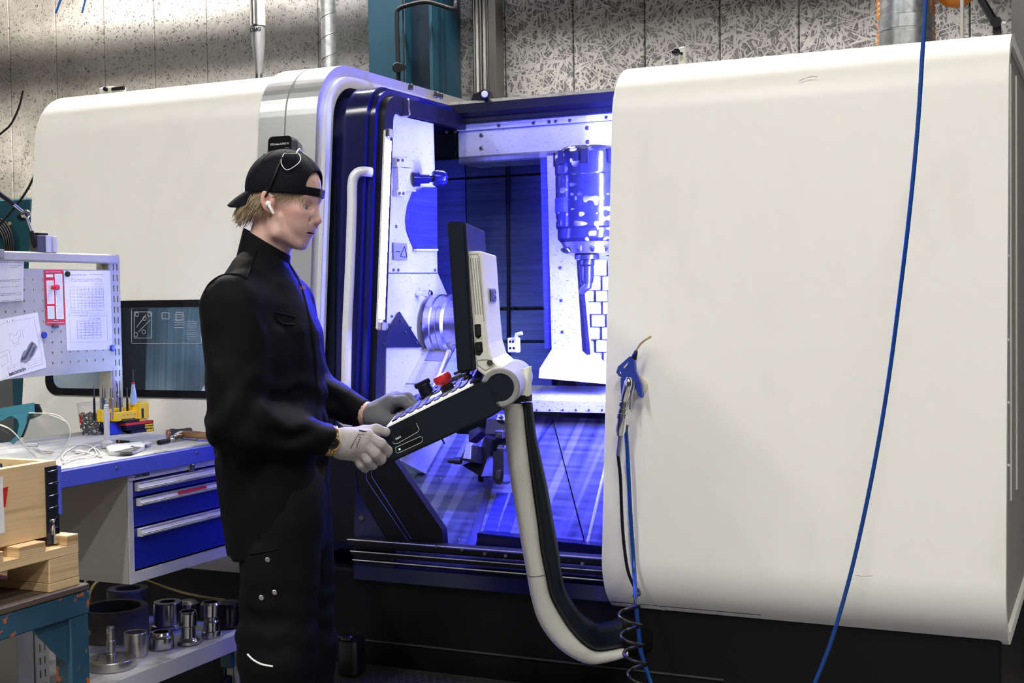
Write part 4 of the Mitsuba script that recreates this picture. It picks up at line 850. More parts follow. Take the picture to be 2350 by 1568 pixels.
# legs, lower shelf, castor
zs_f = bz(400, 1522); zs_t = zs_f + .012
add('shelf', join(box([XK, Y0, zs_t - .012], [XB - .002, Y1, zs_t], .001), box([XB - .004, Y0, zs_t - .046], [XB, Y1, zs_t], .001)), 'mat_worn_grey', parent=WB, label='worn lower shelf')
add('shelf_lip', box([XB, Y0, zs_t - .045], [XB + .0015, Y1, zs_t - .001]), 'mat_lavender_grey', parent=WB)
def slotted(x, y, z0, z1, w, parent):
    n = int((z1 - z0) / .031); holes = []
    for i in range(n):
        for s in (-.009, .006): holes.append(sbox(y + s, z0 + .012 + .031 * i, y + s + .0045, z0 + .030 + .031 * i))
    from shapely import union_all
    p = sbox(y - w / 2, z0, y + w / 2, z1).difference(union_all(holes))
    return add('upright', extrude(p, .003, [x, 0, 0], [0, 1, 0], [0, 0, 1], [1, 0, 0]), 'mat_grey_paint', parent=parent), add('upright_core', box([x - .05, y - w / 2, z0], [x - .001, y + w / 2, z1], .002), 'mat_dark_grey', parent=parent)
def xz(px, X): return at(*px, X=X)
XPG = -2.66
pT = at(262, 592, X=XPG); pw = .034
pyc = (at(249, 640, X=XPG)[1] + at(272, 640, X=XPG)[1]) / 2 + .004
slotted(XPG, pyc, WZ, pT[2], .040, WB)
add('upright_side', box([XPG - .045, pyc - .026, WZ], [XPG + .002, pyc - .020, pT[2] - .01], .001), 'mat_grey_paint', parent=WB)
add('top_rail', box([XPG - .03, 1.9, at(130, 602, X=XPG)[2]], [XPG + .012, pyc + .012, at(130, 580, X=XPG)[2]], .004), 'mat_grey_paint', parent=WB)
gz1, gz0 = at(130, 618, X=XPG)[2], at(130, 861, X=XPG)[2]; gy1 = pyc - .016
holes = []
cols_ = [at(u, 770, X=XPG)[1] for u in (117.5, 137.5)]; dy = cols_[1] - cols_[0]
rz = [at(117, v, X=XPG)[2] for v in (762, 786, 810, 834)]; dz = (rz[0] - rz[3]) / 3
yc = [cols_[0] + dy * k for k in range(-9, 7)]
from shapely import union_all
for y in yc:
    for k in range(10):
        z = rz[3] + dz * k
        if gz0 + .01 < z < gz1 - .01 and y < gy1 - .01: holes.append(sbox(y - .0027, z - .003, y + .0027, z + .003))
pp = sbox(1.9, gz0, gy1, gz1).difference(union_all(holes))
add('pegboard', extrude(pp, .004, [XPG, 0, 0], [0, 1, 0], [0, 0, 1], [1, 0, 0]), 'mat_grey_paint', parent=WB, label='grey perforated panel')
XL = -2.30
uy = at(95, 1500, X=XL)[1]
slotted(XL, uy, .0, zt, .042, WB)
add('leg', box([XL - .06, uy - .075, 0], [XL - .0, uy - .022, zt], .002), 'mat_grey_paint', parent=WB)
ca = at(528, 1530, X=XB - .05)
CS = add('castor', join(box(ca + [-.02, -.02, .0], ca + [.02, .03, .055], .004), box(ca + [.014, -.006, -.09], ca + [.018, .03, .01]), box(ca + [-.018, -.006, -.09], ca + [-.014, .03, .01])), 'mat_teal_paint', parent=WB, label='castor bracket at the bench corner')
add('wheel', lathe([(.03, -.012), (.05, -.011), (.052, -.008), (.052, .008), (.05, .011), (.03, .012)], ca + [0, -.005, -.075], [1, 0, 0], 28), 'mat_black_rubber', 30, parent=CS)
add('back_leg', box([XB - .06, Y1 - .05, 0], [XB - .02, Y1 - .01, zs_t - .05], .003), 'mat_grey_paint', parent=WB)

# ---------------------------------------------------------------- papers and magnets on the pegboard
XQ = XPG + .005
def pg(u, v, o=0.0): return at(u, v, X=XQ + o)
def sheet(px, o=0.0, t=.0006): return prism([pg(u, v, o) for u, v in px], PX, t)
def strokes(segs, o, w=.0007):
    ms = []
    for u0, v0, u1, v1 in segs:
        a, b = pg(u0, v0, o), pg(u1, v1, o); d = b - a; L_ = np.linalg.norm(d)
        if L_ < 1e-6: continue
        s = np.cross(PX, d / L_) * w; ms.append(prism([a - s, b - s, b + s, a + s], PX, .0003))
    return join(ms)
def quad(c, s, t):  # bilinear point inside a sheet (corners tl, tr, br, bl)
    tl, tr, br, bl = [np.array(q, float) for q in c]; return (tl * (1 - s) + tr * s) * (1 - t) + (bl * (1 - s) + br * s) * t
def textrows(c, rows, rng, wpx=.0008):
    segs = []
    for s0, s1, t in rows:
        x = s0
        while x < s1 - .01:
            w = min(rng.uniform(.03, .09), s1 - x); segs.append((*quad(c, x, t), *quad(c, x + w, t))); x += w + .018
    return segs
def grid(c, s0, s1, t0, t1, ns, nt):
    g = [(*quad(c, s0 + (s1 - s0) * i / ns, t0), *quad(c, s0 + (s1 - s0) * i / ns, t1)) for i in range(ns + 1)]
    return g + [(*quad(c, s0, t0 + (t1 - t0) * i / nt), *quad(c, s1, t0 + (t1 - t0) * i / nt)) for i in range(nt + 1)]
rng = random.Random(11)
A4 = [(146.5, 622), (253, 622), (258, 802), (154, 805)]
PA = thing('paper_sheet', 'white sheet of tables hung at the right end of the pegboard', 'paper')
add('sheet', sheet(A4), 'mat_paper', parent=PA)
add('printed_tables', strokes(grid(A4, .12, .84, .20, .50, 9, 7) + grid(A4, .08, .90, .54, .90, 1, 1) + grid(A4, .24, .76, .63, .85, 6, 6), .0003, .00028), 'mat_ink_grey', parent=PA)
add('printed_lines', strokes(textrows(A4, [(.14, .5, .048), (.56, .86, .048), (.14, .5, .06), (.14, .2, .1), (.22, .8, .1), (.22, .82, .115), (.14, .2, .13), (.22, .82, .13), (.66, .82, .165), (.12, .5, .52), (.3, .9, .57), (.08, .5, .56), (.5, .76, .61), (.68, .76, .6)] + [(.3, .84, .23 + .035 * k) for k in range(7)] + [(.4, .76, .66 + .03 * k) for k in range(6)], rng), .0004, .00055), 'mat_ink_grey', parent=PA)
RC = thing('reference_card', 'red card with white drill tables hung in the middle of the pegboard', 'card')
CC = [(101, 620), (145, 620), (150, 745), (106, 746)]
add('card', prism([pg(u, v, .0005) for u, v in CC], PX, .001, rnd=.003), 'mat_red_plastic', parent=RC)
fl = lambda s0, t0, s1, t1: sheet([quad(CC, s0, t0), quad(CC, s1, t0), quad(CC, s1, t1), quad(CC, s0, t1)], .0009, .0003)
add('table_field', join(fl(.55, .07, .94, .90), fl(.10, .19, .48, .62), fl(.10, .66, .46, .89), fl(.10, .08, .46, .13)), 'mat_paper', parent=RC)
add('table_print', strokes(textrows(CC, [(.6, .92, .1 + .02 * k) for k in range(39)] + [(.14, .44, .21 + .02 * k) for k in range(20)] + [(.14, .42, .68 + .02 * k) for k in range(10)], rng), .0012, .0003), 'mat_ink_grey', parent=RC)
add('title_print', strokes(textrows(CC, [(.08, .9, .035), (.36, .66, .925), (.06, .94, .965)], rng), .0012, .0008), 'mat_print_white', parent=RC)
DW = thing('drawing_sheet', 'tilted drawing with a grey part picture on the left of the pegboard', 'paper')
DC = [(-16, 736), (86.6, 717), (106.7, 843.7), (-8, 877)]
add('sheet', sheet(DC, .0006), 'mat_paper', parent=DW)
q = lambda s, t: tuple(quad(DC, s, t))
sg = [(*q(.0, .08), *q(.90, .075)), (*q(.90, .075), *q(.95, .92)), (*q(.95, .92), *q(.0, .985))]
U = [(.33, .28), (.38, .27), (.42, .32), (.48, .32), (.52, .25), (.57, .24), (.57, .35), (.52, .36), (.52, .44), (.40, .45), (.39, .38), (.33, .38), (.33, .28)]
sg += [(*q(*a), *q(*b)) for a, b in zip(U[:-1], U[1:])] + [(*q(.42, .49), *q(.55, .47)), (*q(.62, .24), *q(.62, .38)), (*q(.1, .55), *q(.3, .53)), (*q(.3, .53), *q(.33, .78)), (*q(.1, .62), *q(.25, .6)), (*q(.25, .6), *q(.26, .74)), (*q(.26, .74), *q(.1, .77))]
sg += grid(DC, .24, .93, .80, .92, 5, 3)
add('line_drawing', strokes(sg, .0009, .00028), 'mat_ink_grey', parent=DW)
add('part_picture', sheet([q(.59, .62), q(.66, .60), q(.72, .52), q(.79, .48), q(.86, .55), q(.89, .60), q(.80, .72), q(.70, .80), q(.60, .83), q(.50, .78), q(.53, .70)], .001, .0003), 'mat_mid_grey', parent=DW)
add('picture_shade', join(sheet([q(.53, .72), q(.60, .70), q(.79, .50), q(.82, .53), q(.62, .76), q(.53, .77)], .0013, .0003), sheet([q(.80, .60), q(.86, .58), q(.76, .72), q(.68, .76)], .0013, .0003)), 'mat_dark_grey', parent=DW)
tm = meshkit.text_mesh('MACHTECH', .0075, .0004, True); o_ = pg(*q(.26, .965), .0009); d_ = unit(pg(*q(.9, .925), .0009) - o_)
add('lettering', place(tm, o_, d_, np.cross(PX, d_)), 'mat_ink', parent=DW)
add('punch_holes', join([lathe([(.0015, 0), (.0002, .0003)], pg(*q(s, .055), .0008), PX, 10) for s in (.31, .43)]), 'mat_ink', parent=DW)
SV = thing('plastic_sleeve', 'printed form in a clear plastic sleeve at the upper left of the pegboard', 'paper')
SC = [(-40, 592), (55, 594), (53, 690), (-42, 697)]
add('sheet', sheet(SC, .0012), 'mat_paper', parent=SV)
add('printed_lines', strokes(textrows(SC, [(.4, .95, .1), (.68, .95, .17), (.68, .85, .21), (.3, .95, .5), (.3, .9, .53), (.3, .9, .66), (.3, .97, .81), (.4, .95, .85), (.5, .95, .97)], rng), .0016, .0007), 'mat_ink_grey', parent=SV)
sc4 = np.array([pg(u, v, .003) for u, v in ((-44, 588), (57, 589), (53, 702), (-45, 706))])
add('film', trimesh.Trimesh(sc4, [[0, 2, 1], [0, 3, 2]], process=False), 'mat_clear', parent=SV)
def magnet(u, v, r, mt, label, h=.006, mm='mat_plastic'):
    c = pg(u, v, .0012); add('magnet', lathe([(r, 0), (r, h - .0015), (r - .0015, h), (0, h)], c, PX, 24), mt, 30, label=label, cat='magnet')
magnet(154, 629, .0078, 'mat_black_satin', 'round black magnet at the upper left corner of the table sheet')
magnet(100, 769, .0092, 'mat_blue_plastic', 'blue round magnet at the right edge of the tilted drawing')
magnet(257, 799, .0092, 'mat_blue_plastic', 'blue round magnet at the lower right corner of the table sheet')
c = pg(121, 660, .0015)
add('push_magnet', lathe([(.006, 0), (.004, .004), (.004, .010), (.0075, .013), (.0075, .019), (.002, .020), (0, .019)], c, PX, 24), 'mat_red_plastic', 30, label='red knob magnet on the red reference card', cat='magnet')
add('magnet', box(pg(119, 745, .001), pg(136, 752, .006), .001), 'mat_dark_grey', label='flat dark grey magnet at the lower edge of the red card', cat='magnet')
add('magnet', box(pg(-20, 572, .004), pg(11, 593, .012), .001), 'mat_mid_grey', label='flat grey magnet holding the plastic sleeve at the left edge', cat='magnet')
# magnetic stand on the top rail
zr_ = at(130, 580, X=XPG)[2]
MS = thing('magnetic_stand', 'jointed chrome indicator stand with a magnetic block on the pegboard rail', 'stand')
y0_, y1_ = at(80, 570, X=XPG)[1], at(124, 570, X=XPG)[1]
zt_ = at(100, 541, X=XPG)[2]
add('block', box([XPG - .02, y0_, zr_], [XPG + .010, y0_ + (y1_ - y0_) * .42, zt_], .001), 'mat_dark_grey', parent=MS)
add('block_face', join(box([XPG - .02, y0_ + (y1_ - y0_) * .42, zr_ - .001], [XPG + .012, y0_ + (y1_ - y0_) * .68, zt_ + .0005], .001), box([XPG - .02, y0_ + (y1_ - y0_) * .80, zr_], [XPG + .012, y1_, zt_ - .001], .001), box([XPG - .02, y0_ + (y1_ - y0_) * .66, zr_], [XPG + .008, y1_ - .003, zt_ - .002])), 'mat_lavender_grey', parent=MS)
add('switch_lever', box([XPG - .01, at(84, 536, X=XPG)[1], zt_ + .001], [XPG + .006, at(107, 536, X=XPG)[1], zt_ + .007], .001), 'mat_black_satin', parent=MS)
p_ = lambda u, v, o=.0: at(u, v, X=XPG + o)
add('boot', tube([p_(81, 567), p_(79, 558), p_(72, 531)], [.006, .0085, .0055], 14), 'mat_black_rubber', True, parent=MS)
add('rod', tube([p_(74, 534), p_(60, 494)], .0036, 12), 'mat_chrome', True, parent=MS)
add('rod', tube([p_(58, 490), p_(26, 465)], .0040, 12), 'mat_chrome', True, parent=MS)
add('sleeve', tube([p_(30, 468), p_(0, 446), p_(-20, 430)], .0062, 12), 'mat_black_satin', True, parent=MS)
JT = add('joint', lathe([(.007, -.012), (.0105, -.010), (.0115, 0), (.0105, .006), (.006, .009), (0, .009)], p_(60, 491, .004), PX, 28), 'mat_chrome', 30, parent=MS)
add('knob', lathe([(.012, 0), (.0125, .012), (.009, .014)], p_(50, 497, -.03), unit([.6, -.6, -.1]), 12), 'mat_black_satin', parent=JT)

# ---------------------------------------------------------------- on the worktop
def wt(u, v, h=0.0): return at(u, v, Z=WZ + .001 + h)
def mpp(p): return float(np.dot(np.asarray(p) - EYE, CF)) / F     # metres per pixel at a point
rng = random.Random(3)
# clear cup with small parts
c = wt(213, 997); k_ = mpp(c)
CUP = thing('plastic_cup', 'clear plastic cup with a red mark, filled with small steel parts', 'cup')
hc = 71 * k_
pr_ = [(26 * k_, 0), (33 * k_, hc - .002), (34.5 * k_, hc - .001), (34.5 * k_, hc)]
g = np.arange(40) * 2 * np.pi / 40
add('wall', loft([c + np.array([0, 0, h]) + r * np.stack([np.cos(g), np.sin(g), 0 * g], 1) for r, h in pr_], cap=False), 'mat_clear', True, parent=CUP)
add('rim', tube([c + [34 * k_ * math.cos(a_), 34 * k_ * math.sin(a_), hc] for a_ in np.linspace(0, 6.2832, 40)], .0009, 6), 'mat_warm_white', True, parent=CUP)
add('red_print', join([prism([c + [0, 0, z] + r * np.array([math.cos(a), math.sin(a), 0]) for a, z, r in ((ga, hc * .40, 29.3 * k_), (ga + .16, hc * .40, 29.3 * k_), (ga + .16, hc * .68, 31 * k_), (ga, hc * .68, 31 * k_))], [math.cos(ga), math.sin(ga), 0], .0006) for ga in (-2.05, -1.87)]), 'mat_red_plastic', parent=CUP)
def ringlet(p, r, h, ax): return lathe([(r * .55, 0), (r, 0), (r, h), (r * .55, h), (r * .55, 0)], p, ax, 8)
ms = []
for i in range(330):
    z = rng.uniform(.002, hc * .68); R = (26 + 7 * z / hc) * k_ - .004; a = rng.uniform(0, 6.28); r = R * math.sqrt(rng.random() if i % 3 else rng.uniform(.8, 1))
    ax_ = unit([rng.gauss(0, 1), rng.gauss(0, 1), rng.gauss(0, .7)])
    ms.append(ringlet(c + [r * math.cos(a), r * math.sin(a), z], rng.uniform(.002, .0042), .0025, ax_))
add('small_parts', join(ms), 'mat_dark_steel', kind='stuff', label='heap of small dark steel rings inside the clear cup', cat='metal parts')
# grey standing gauge
c = wt(246, 1028); k_ = mpp(c); h_ = lambda v: (1031 - v) * k_ * .995
ra = lambda px: px * k_
add('bore_gauge', lathe([(ra(12), 0), (ra(13.3), .001), (ra(13.3), h_(1019)), (ra(12), h_(1017)), (ra(8), h_(1014)), (ra(7), h_(1010)), (ra(6.4), h_(982)), (ra(6.8), h_(980)), (ra(7), h_(972)), (ra(7.6), h_(966)), (ra(7.6), h_(948)), (ra(6), h_(947)), (ra(6.6), h_(943)), (ra(5.2), h_(941)), (ra(6.2), h_(939)), (ra(5.2), h_(937)), (ra(5.8), h_(934)), (ra(4.5), h_(931)), (0, h_(931))], c, [0, 0, 1], 32), 'mat_lavender_grey', 30, label='grey stepped measuring tool standing upright on the bench beside the cup', cat='gauge')
# blue box
c = wt(268, 997); k_ = mpp(c); u_ = unit([.25, .97, 0]); n_ = unit([.97, -.25, 0])
BB = thing('insert_box', 'dark blue plastic box with a lid seam beside the yellow bit holder', 'box')
w_ = 17.5 * k_; hh = 53 * k_
cb = c - n_ * w_ * .8 + np.array([0, 0, hh / 2])
add('body', obox(cb - [0, 0, hh * .22], [u_, n_, [0, 0, 1]], [w_, w_ * .8, hh * .28], .0015), 'mat_blue_plastic', parent=BB)
add('lid', obox(cb + [0, 0, hh * .28], [u_, n_, [0, 0, 1]], [w_ * .985, w_ * .78, hh * .215], .002), 'mat_blue_plastic', parent=BB)
# stacked flat boxes
c = wt(322, 992); k_ = mpp(c)
def flat(name, u, v, w, h, mt, label, yaw, mt2=None, dpt=.055):
    uu = unit([math.sin(yaw), math.cos(yaw), 0]); nn = unit([math.cos(yaw), -math.sin(yaw), 0]); p = wt(322, 993); kk = mpp(p); du_ = (u - 322) * kk / .72
    z = (993 - v) * kk; t = thing(name, label, 'box', 'flat boxes stacked under the yellow bit holder')
    o = p + uu * du_ - nn * dpt * .5 + np.array([0, 0, z + h * kk / 2])
    add('tray', obox(o, [uu, nn, [0, 0, 1]], [w * kk / 1.44, dpt * .5, h * kk / 2], .001), mt, parent=t)
    if mt2: add('front_label', obox(o + nn * dpt * .5 + uu * w * kk * .45, [uu, nn, [0, 0, 1]], [w * kk * .2, .0006, h * kk * .36]), mt2, parent=t)
flat('flat_box', 326, 993, 44, 7.5, 'mat_black_satin', 'black flat box with yellow end at the bottom of the stack', .30, 'mat_yellow_plastic')
flat('flat_box', 322, 985.4, 56, 5.5, 'mat_black_satin', 'black flat box with yellow mark, second from the bottom of the stack', .16, 'mat_yellow_plastic')
flat('flat_box', 322, 979.8, 58, 5.5, 'mat_black_satin', 'black flat box directly below the red one', .13, 'mat_yellow_plastic')
flat('flat_box', 322, 974.2, 60, 6.5, 'mat_red_plastic', 'red flat box in the stack', .12)
flat('flat_box', 312, 967.6, 48, 5, 'mat_black_satin', 'black flat box on the red one under the yellow holder', .12, 'mat_yellow_plastic')
# yellow bit holder with drivers
HO = thing('bit_holder', 'yellow plastic holder with slots for slender drivers on the stacked boxes', 'holder')
p = wt(322, 993); kk = mpp(p); uu = unit([math.sin(.12), math.cos(.12), 0]); nn = unit([math.cos(.12), -math.sin(.12), 0])
zz = (993 - 962.4) * kk
hb = lambda u, v0, v1, w, n0, n1: obox(p + uu * ((u - 322) * kk / .72) + nn * ((n0 + n1) / 2) + np.array([0, 0, zz + (962.4 - (v0 + v1) / 2) * kk]), [uu, nn, [0, 0, 1]], [w * kk / 1.44, (n1 - n0) / 2, (v1 - v0) * kk / 2], .0015)
add('front_block', join(hb(298, 942, 962.4, 46, -.030, -.006), hb(290, 935, 962.4, 62, -.056, -.030)), 'mat_yellow_plastic', parent=HO)
add('side_block', hb(331, 926, 962.4, 22, -.050, .0), 'mat_yellow_plastic', parent=HO)
add('slot_marks', join([hb(u, 949, 950.5, 2, -.0065, -.0055) for u in (291, 299, 306, 314)] + [hb(328, 938, 960, 5, -.001, .0006)] + [hb(300, 958.5, 961, 30, -.0065, -.0056)]), 'mat_ink', parent=HO)
def driver(u, vt, vb, n0, r, mt, label, tip=.4):
    a = p + uu * ((u - 322) * kk / .72) + nn * n0; b0, b1 = zz + (962.4 - vb) * kk, zz + (962.4 - vt) * kk
    t = thing('needle_file', label, 'hand tool', 'slender drivers standing in the yellow holder')
    L_ = b1 - b0
    add('shank', lathe([(r * .7, 0), (r, .003), (r, L_ * .62), (r * .5, L_ * .68)], a + [0, 0, b0], [0, 0, 1], 10), mt, True, parent=t)
    add('blade', lathe([(r * .45, L_ * .66), (r * .55, L_ * .78), (r * .35, L_ * .97), (.0002, L_)], a + [0, 0, b0], [0, 0, 1], 8), 'mat_dark_steel', True, parent=t)
nm = ['first', 'second', 'third', 'fourth', 'fifth', 'sixth', 'seventh', 'eighth']
for i, (u, vt, n0, mt, w_) in enumerate(((250, 880, -.045, 'mat_black_satin', 'black'), (260, 886, -.02, 'mat_steel', 'bare steel'), (267, 880, -.044, 'mat_teal_paint', 'green banded'), (275, 886, -.02, 'mat_steel', 'pale steel'), (283, 886, -.044, 'mat_brass', 'brass'), (291, 882, -.02, 'mat_gun_metal', 'grey'), (298, 877, -.044, 'mat_steel', 'yellow ringed'), (306, 888, -.02, 'mat_black_satin', 'black'))):
    driver(u, vt, 958, n0, .0032, mt, f'{nm[i]} slender driver from the left in the yellow holder, {w_}')
a = p + uu * ((322 - 322) * kk / .72) - nn * .025; b0 = zz + (962.4 - 930) * kk
SD = thing('screwdriver', 'ratchet screwdriver with a pale blue grip standing bit up in the yellow holder', 'screwdriver')
hq = lambda v: (930 - v) * kk
add('grip', lathe([(.0095, 0), (.0095, hq(910)), (.007, hq(897)), (.0048, hq(884)), (.0045, hq(881))], a + [0, 0, b0], [0, 0, 1], 16), mat('blue_grip', {'type': 'twosided', 'bsdf': {'type': 'principled', 'base_color': {'type': 'rgb', 'value': [.30, .42, .55]}, 'roughness': .2}}), 30, parent=SD)
add('collar', lathe([(.0052, hq(882)), (.0056, hq(879)), (.0045, hq(878))], a + [0, 0, b0], [0, 0, 1], 16), 'mat_red_plastic', True, parent=SD)
add('bit', lathe([(.0026, hq(879)), (.0026, hq(866)), (.0022, hq(858)), (.0004, hq(846))], a + [0, 0, b0], [0, 0, 1], 10), 'mat_black_oxide', True, parent=SD)
# hammer
c0 = wt(390, 987, .016); kk = mpp(c0); hax = unit([.55, .80, 0])
HM = thing('hammer', 'copper faced hammer with a dark wooden handle lying on the bench', 'hammer')
r_ = 13 * kk
c0 = wt(383, 997, r_); c1 = c0 + hax * .075
add('head', lathe([(r_ * .86, .008), (r_ * .9, .012), (r_ * .9, .02), (r_ * .8, .026), (r_ * .8, .05), (r_ * .9, .056), (r_ * .9, .066), (r_ * .86, .068)], c0, hax, 32), 'mat_black_oxide', 30, parent=HM)
add('copper_face', lathe([(0, 0), (r_ * .74, 0), (r_ * .82, .002), (r_ * .82, .012)], c0, hax, 32), 'mat_copper', 30, parent=HM)
hd = unit(wt(486, 993) - wt(415, 987))
add('handle', tube([c0 + hax * .036 + hd * .005, c0 + hax * .036 + hd * .05, c0 + hax * .036 + hd * .10, c0 + hax * .036 + hd * .2 - [0, 0, .003]], [.009, .0105, .0095, .0105], 14, 4), 'mat_hickory', True, parent=HM)
# pencil, caliper-like tools, tray, marker, chrome part, steel block
def lay(u0, v0, u1, v1, h): return wt(u0, v0, h), wt(u1, v1, h)
a, b = lay(268, 1013, 326, 1017, .004)
a[2] = b[2] = WZ + .0048
PE = thing('pen', 'dark pen with a teal end lying behind the grey tray', 'pen')
add('barrel', cyl(a, a + (b - a) * .55, .0042, 14, .001), 'mat_dark_navy', 30, parent=PE)
add('grip', cyl(a + (b - a) * .55, a + (b - a) * .86, .0042, 14, .0005), mat('teal_grip', {'type': 'twosided', 'bsdf': {'type': 'principled', 'base_color': {'type': 'rgb', 'value': [.03, .30, .38]}, 'roughness': .35}}), 30, parent=PE)
add('tip', lathe([(.0042, 0), (.001, (np.linalg.norm(b - a)) * .14), (0, np.linalg.norm(b - a) * .145)], a + (b - a) * .86, b - a, 12), 'mat_copper', 30, parent=PE)
add('ring', cyl(a + (b - a) * .10, a + (b - a) * .16, .0043, 14), 'mat_copper', True, parent=PE)
a, b = lay(302, 1030, 346, 1018, .006)
MI = thing('micrometer', 'small micrometer with a grey thimble behind the grey tray', 'micrometer')
dd = unit(b - a)
add('thimble', lathe([(.004, 0), (.0065, .001), (.0075, .012), (.0075, .028), (.0045, .032), (.004, .044), (0, .045)], b - dd * .045, dd, 20), 'mat_lavender_grey', 30, parent=MI)
add('frame', hull([a + x for x in ([0, 0, -.005], [.008, 0, -.005], [0, 0, .002], [.008, 0, .002])] + [b - dd * .04 + x for x in ([0, 0, -.005], [.008, 0, -.005], [0, 0, .001], [.008, 0, .001])]), 'mat_dark_grey', parent=MI)
add('spindle', cyl(a - dd * .022 + [0, 0, 0], a + dd * .01, .0026, 10), 'mat_steel', True, parent=MI)
add('anvil', cyl(a + dd * .002, a + dd * .007, .007, 12, .001), 'mat_dark_steel', 30, parent=MI)
TY = thing('caliper', 'pale grey caliper body with a dark display at the bench edge', 'caliper')
o = [wt(u, v) for u, v in ((244, 1034), (256, 1029), (322, 1022), (333, 1028), (330, 1034), (304, 1043), (252, 1045))]
add('body', prism([q + [0, 0, .010] for q in o], [0, 0, 1], .010, rnd=.001), 'mat_silver_light', parent=TY)
o = [wt(u, v, .0112) for u, v in ((262, 1037), (312, 1025), (324, 1026), (300, 1037))]
add('display', prism(o, [0, 0, 1], .0012), 'mat_dark_grey', parent=TY)
a, b = lay(363, 1016, 388, 1011, .0065)
MK = thing('deburring_tool', 'chrome clamp tool with a short black grip lying near the hammer', 'hand tool')
add('grip', cyl(a, b, .0062, 16, .002), 'mat_black_satin', 30, parent=MK)
add('chrome_head', join(tube([b, b + (b - a) * .4, b + (b - a) * .9], [.003, .006, .005], 10), *[obox(b + (b - a) * (.45 + .28 * i) + np.array([0, 0, .004 + .002 * (i % 2)]), [unit(b - a), unit([-(b - a)[1], (b - a)[0], 0]), [0, 0, 1]], [.010, .007 - .001 * i, .008], .004) for i in range(4)], tube([b + (b - a) * .5 + [0, 0, .012], b + (b - a) * 1.1 + [0, 0, .016], b + (b - a) * 1.8 + [0, 0, .010]], [.003, .006, .003], 10)), 'mat_chrome', 30, parent=MK)
o = [wt(u, v, .006) for u, v in ((450, 1003), (484, 998), (486, 1004), (453, 1008))]
add('steel_block', prism(o, [0, 0, 1], .006), 'mat_turned_steel', label='small flat steel block lying behind the chrome clamp tool', cat='block')
# cable
CBL = thing('charging_cable', 'white charging cable with a plug lying in loops on the bench', 'cable')
cb_ = [(236, 1022), (224, 1023), (210, 1031), (196, 1040), (176, 1046), (160, 1051), (148, 1060), (145, 1064), (155, 1061), (176, 1053), (210, 1050), (222, 1043), (213, 1027), (196, 1021), (180, 1022), (164, 1029), (148, 1041), (142, 1051), (148, 1056), (170, 1054), (214, 1046), (222, 1044), (232, 1049), (232, 1044), (224, 1033), (214, 1027)]
add('cord', tube([wt(u, v, .0022) + [0, 0, .0006 * (i % 3)] for i, (u, v) in enumerate(cb_)], .0016, 8, 5), 'mat_white_cable', True, parent=CBL)
a, b = lay(174, 1037, 187, 1037, .005)
add('plug', join(obox((a + b) / 2, [unit(b - a), unit([-(b - a)[1], (b - a)[0], 0]), [0, 0, 1]], [np.linalg.norm(b - a) / 2, .006, .005], .003), tube([b, b + (b - a) * .6, wt(214, 1043, .003)], [.0045, .003, .002], 10)), 'mat_white_cable', 30, parent=CBL)
add('prongs', join([cyl(a + [x, x, 0], a + [x, x, 0] - unit(b - a) * .008, .0012, 8) for x in (-.003, .003)]), 'mat_steel', parent=CBL)
a = wt(80, 1028, .004)
add('fork_tool', join(tube([wt(64, 1022, .008), wt(86, 1022, .008)], .006, 10), tube([wt(74, 1026, .004), wt(100, 1036, .003), wt(124, 1038, .003)], .0013, 6), tube([wt(76, 1028, .004), wt(100, 1040, .003), wt(120, 1041, .003)], .0013, 6)), 'mat_lavender_grey', True, label='small grey two-pronged tool lying behind the clear visor', cat='hand tool')
# ---------------------------------------------------------------- face shields
def visor(px, depth, bulge):
    """a bent clear sheet: rows of pixels lifted to a depth that bows towards the camera."""
    rows = []
    for (l, r) in px:
        row = []
        for t in np.linspace(0, 1, 14):
            u = l[0] + (r[0] - l[0]) * t; v = l[1] + (r[1] - l[1]) * t; row.append(dp(u, v, depth - bulge * math.sin(t * math.pi * .75)))
        rows.append(row)
    rows = np.array(rows); n, m = rows.shape[:2]; v = rows.reshape(-1, 3); i, j = np.meshgrid(np.arange(n - 1), np.arange(m - 1), indexing='ij'); a = (i * m + j).ravel()
    return trimesh.Trimesh(v, np.vstack([np.stack([a, a + 1, a + m + 1], 1), np.stack([a, a + m + 1, a + m], 1)]), process=False), rows
FS = thing('face_shield', 'teal headband face shield with a clear round visor lying on the bench', 'face shield')
zf = 3.12
vz, rows = visor([((62, 950), (122, 952)), ((60, 962), (145, 962)), ((58, 978), (158, 978)), ((55, 998), (161, 998)), ((52, 1018), (154, 1016)), ((60, 1036), (142, 1036)), ((75, 1046), (134, 1048))], zf, .05)
add('visor', vz, 'mat_visor_clear', True, parent=FS)
rim = [dp(u, v, zf - .01) for u, v in ((66, 948), (100, 949), (122, 951), (140, 958), (155, 972), (162, 988), (160, 1005), (152, 1024), (140, 1042), (128, 1054))]
add('visor_edge', tube(rim, .0016, 8, 4), 'mat_warm_white', True, parent=FS)
zc2_ = zf + .03
def dpl(px, z, t, rnd=.0, hs=()): return prism([dp(u, v, z) for u, v in px], -CF, t, [[dp(u, v, z) for u, v in h] for h in hs], rnd)
add('brow_band', dpl([(-30, 942), (72, 925), (73, 948), (30, 960), (-30, 972)], zf + .01, .02), 'mat_teal_plastic', parent=FS)
add('side_arm', dpl([(-30, 960), (62, 948), (60, 970), (47, 1002), (38, 1004), (44, 975), (40, 963), (26, 954), (0, 966), (-30, 985)], zf + .002, .006), 'mat_teal_plastic', parent=FS)
add('side_arm', dpl([(38, 1000), (50, 972), (58, 974), (44, 1006), (30, 1020), (22, 1014)], zf + .004, .006), 'mat_teal_plastic', parent=FS)
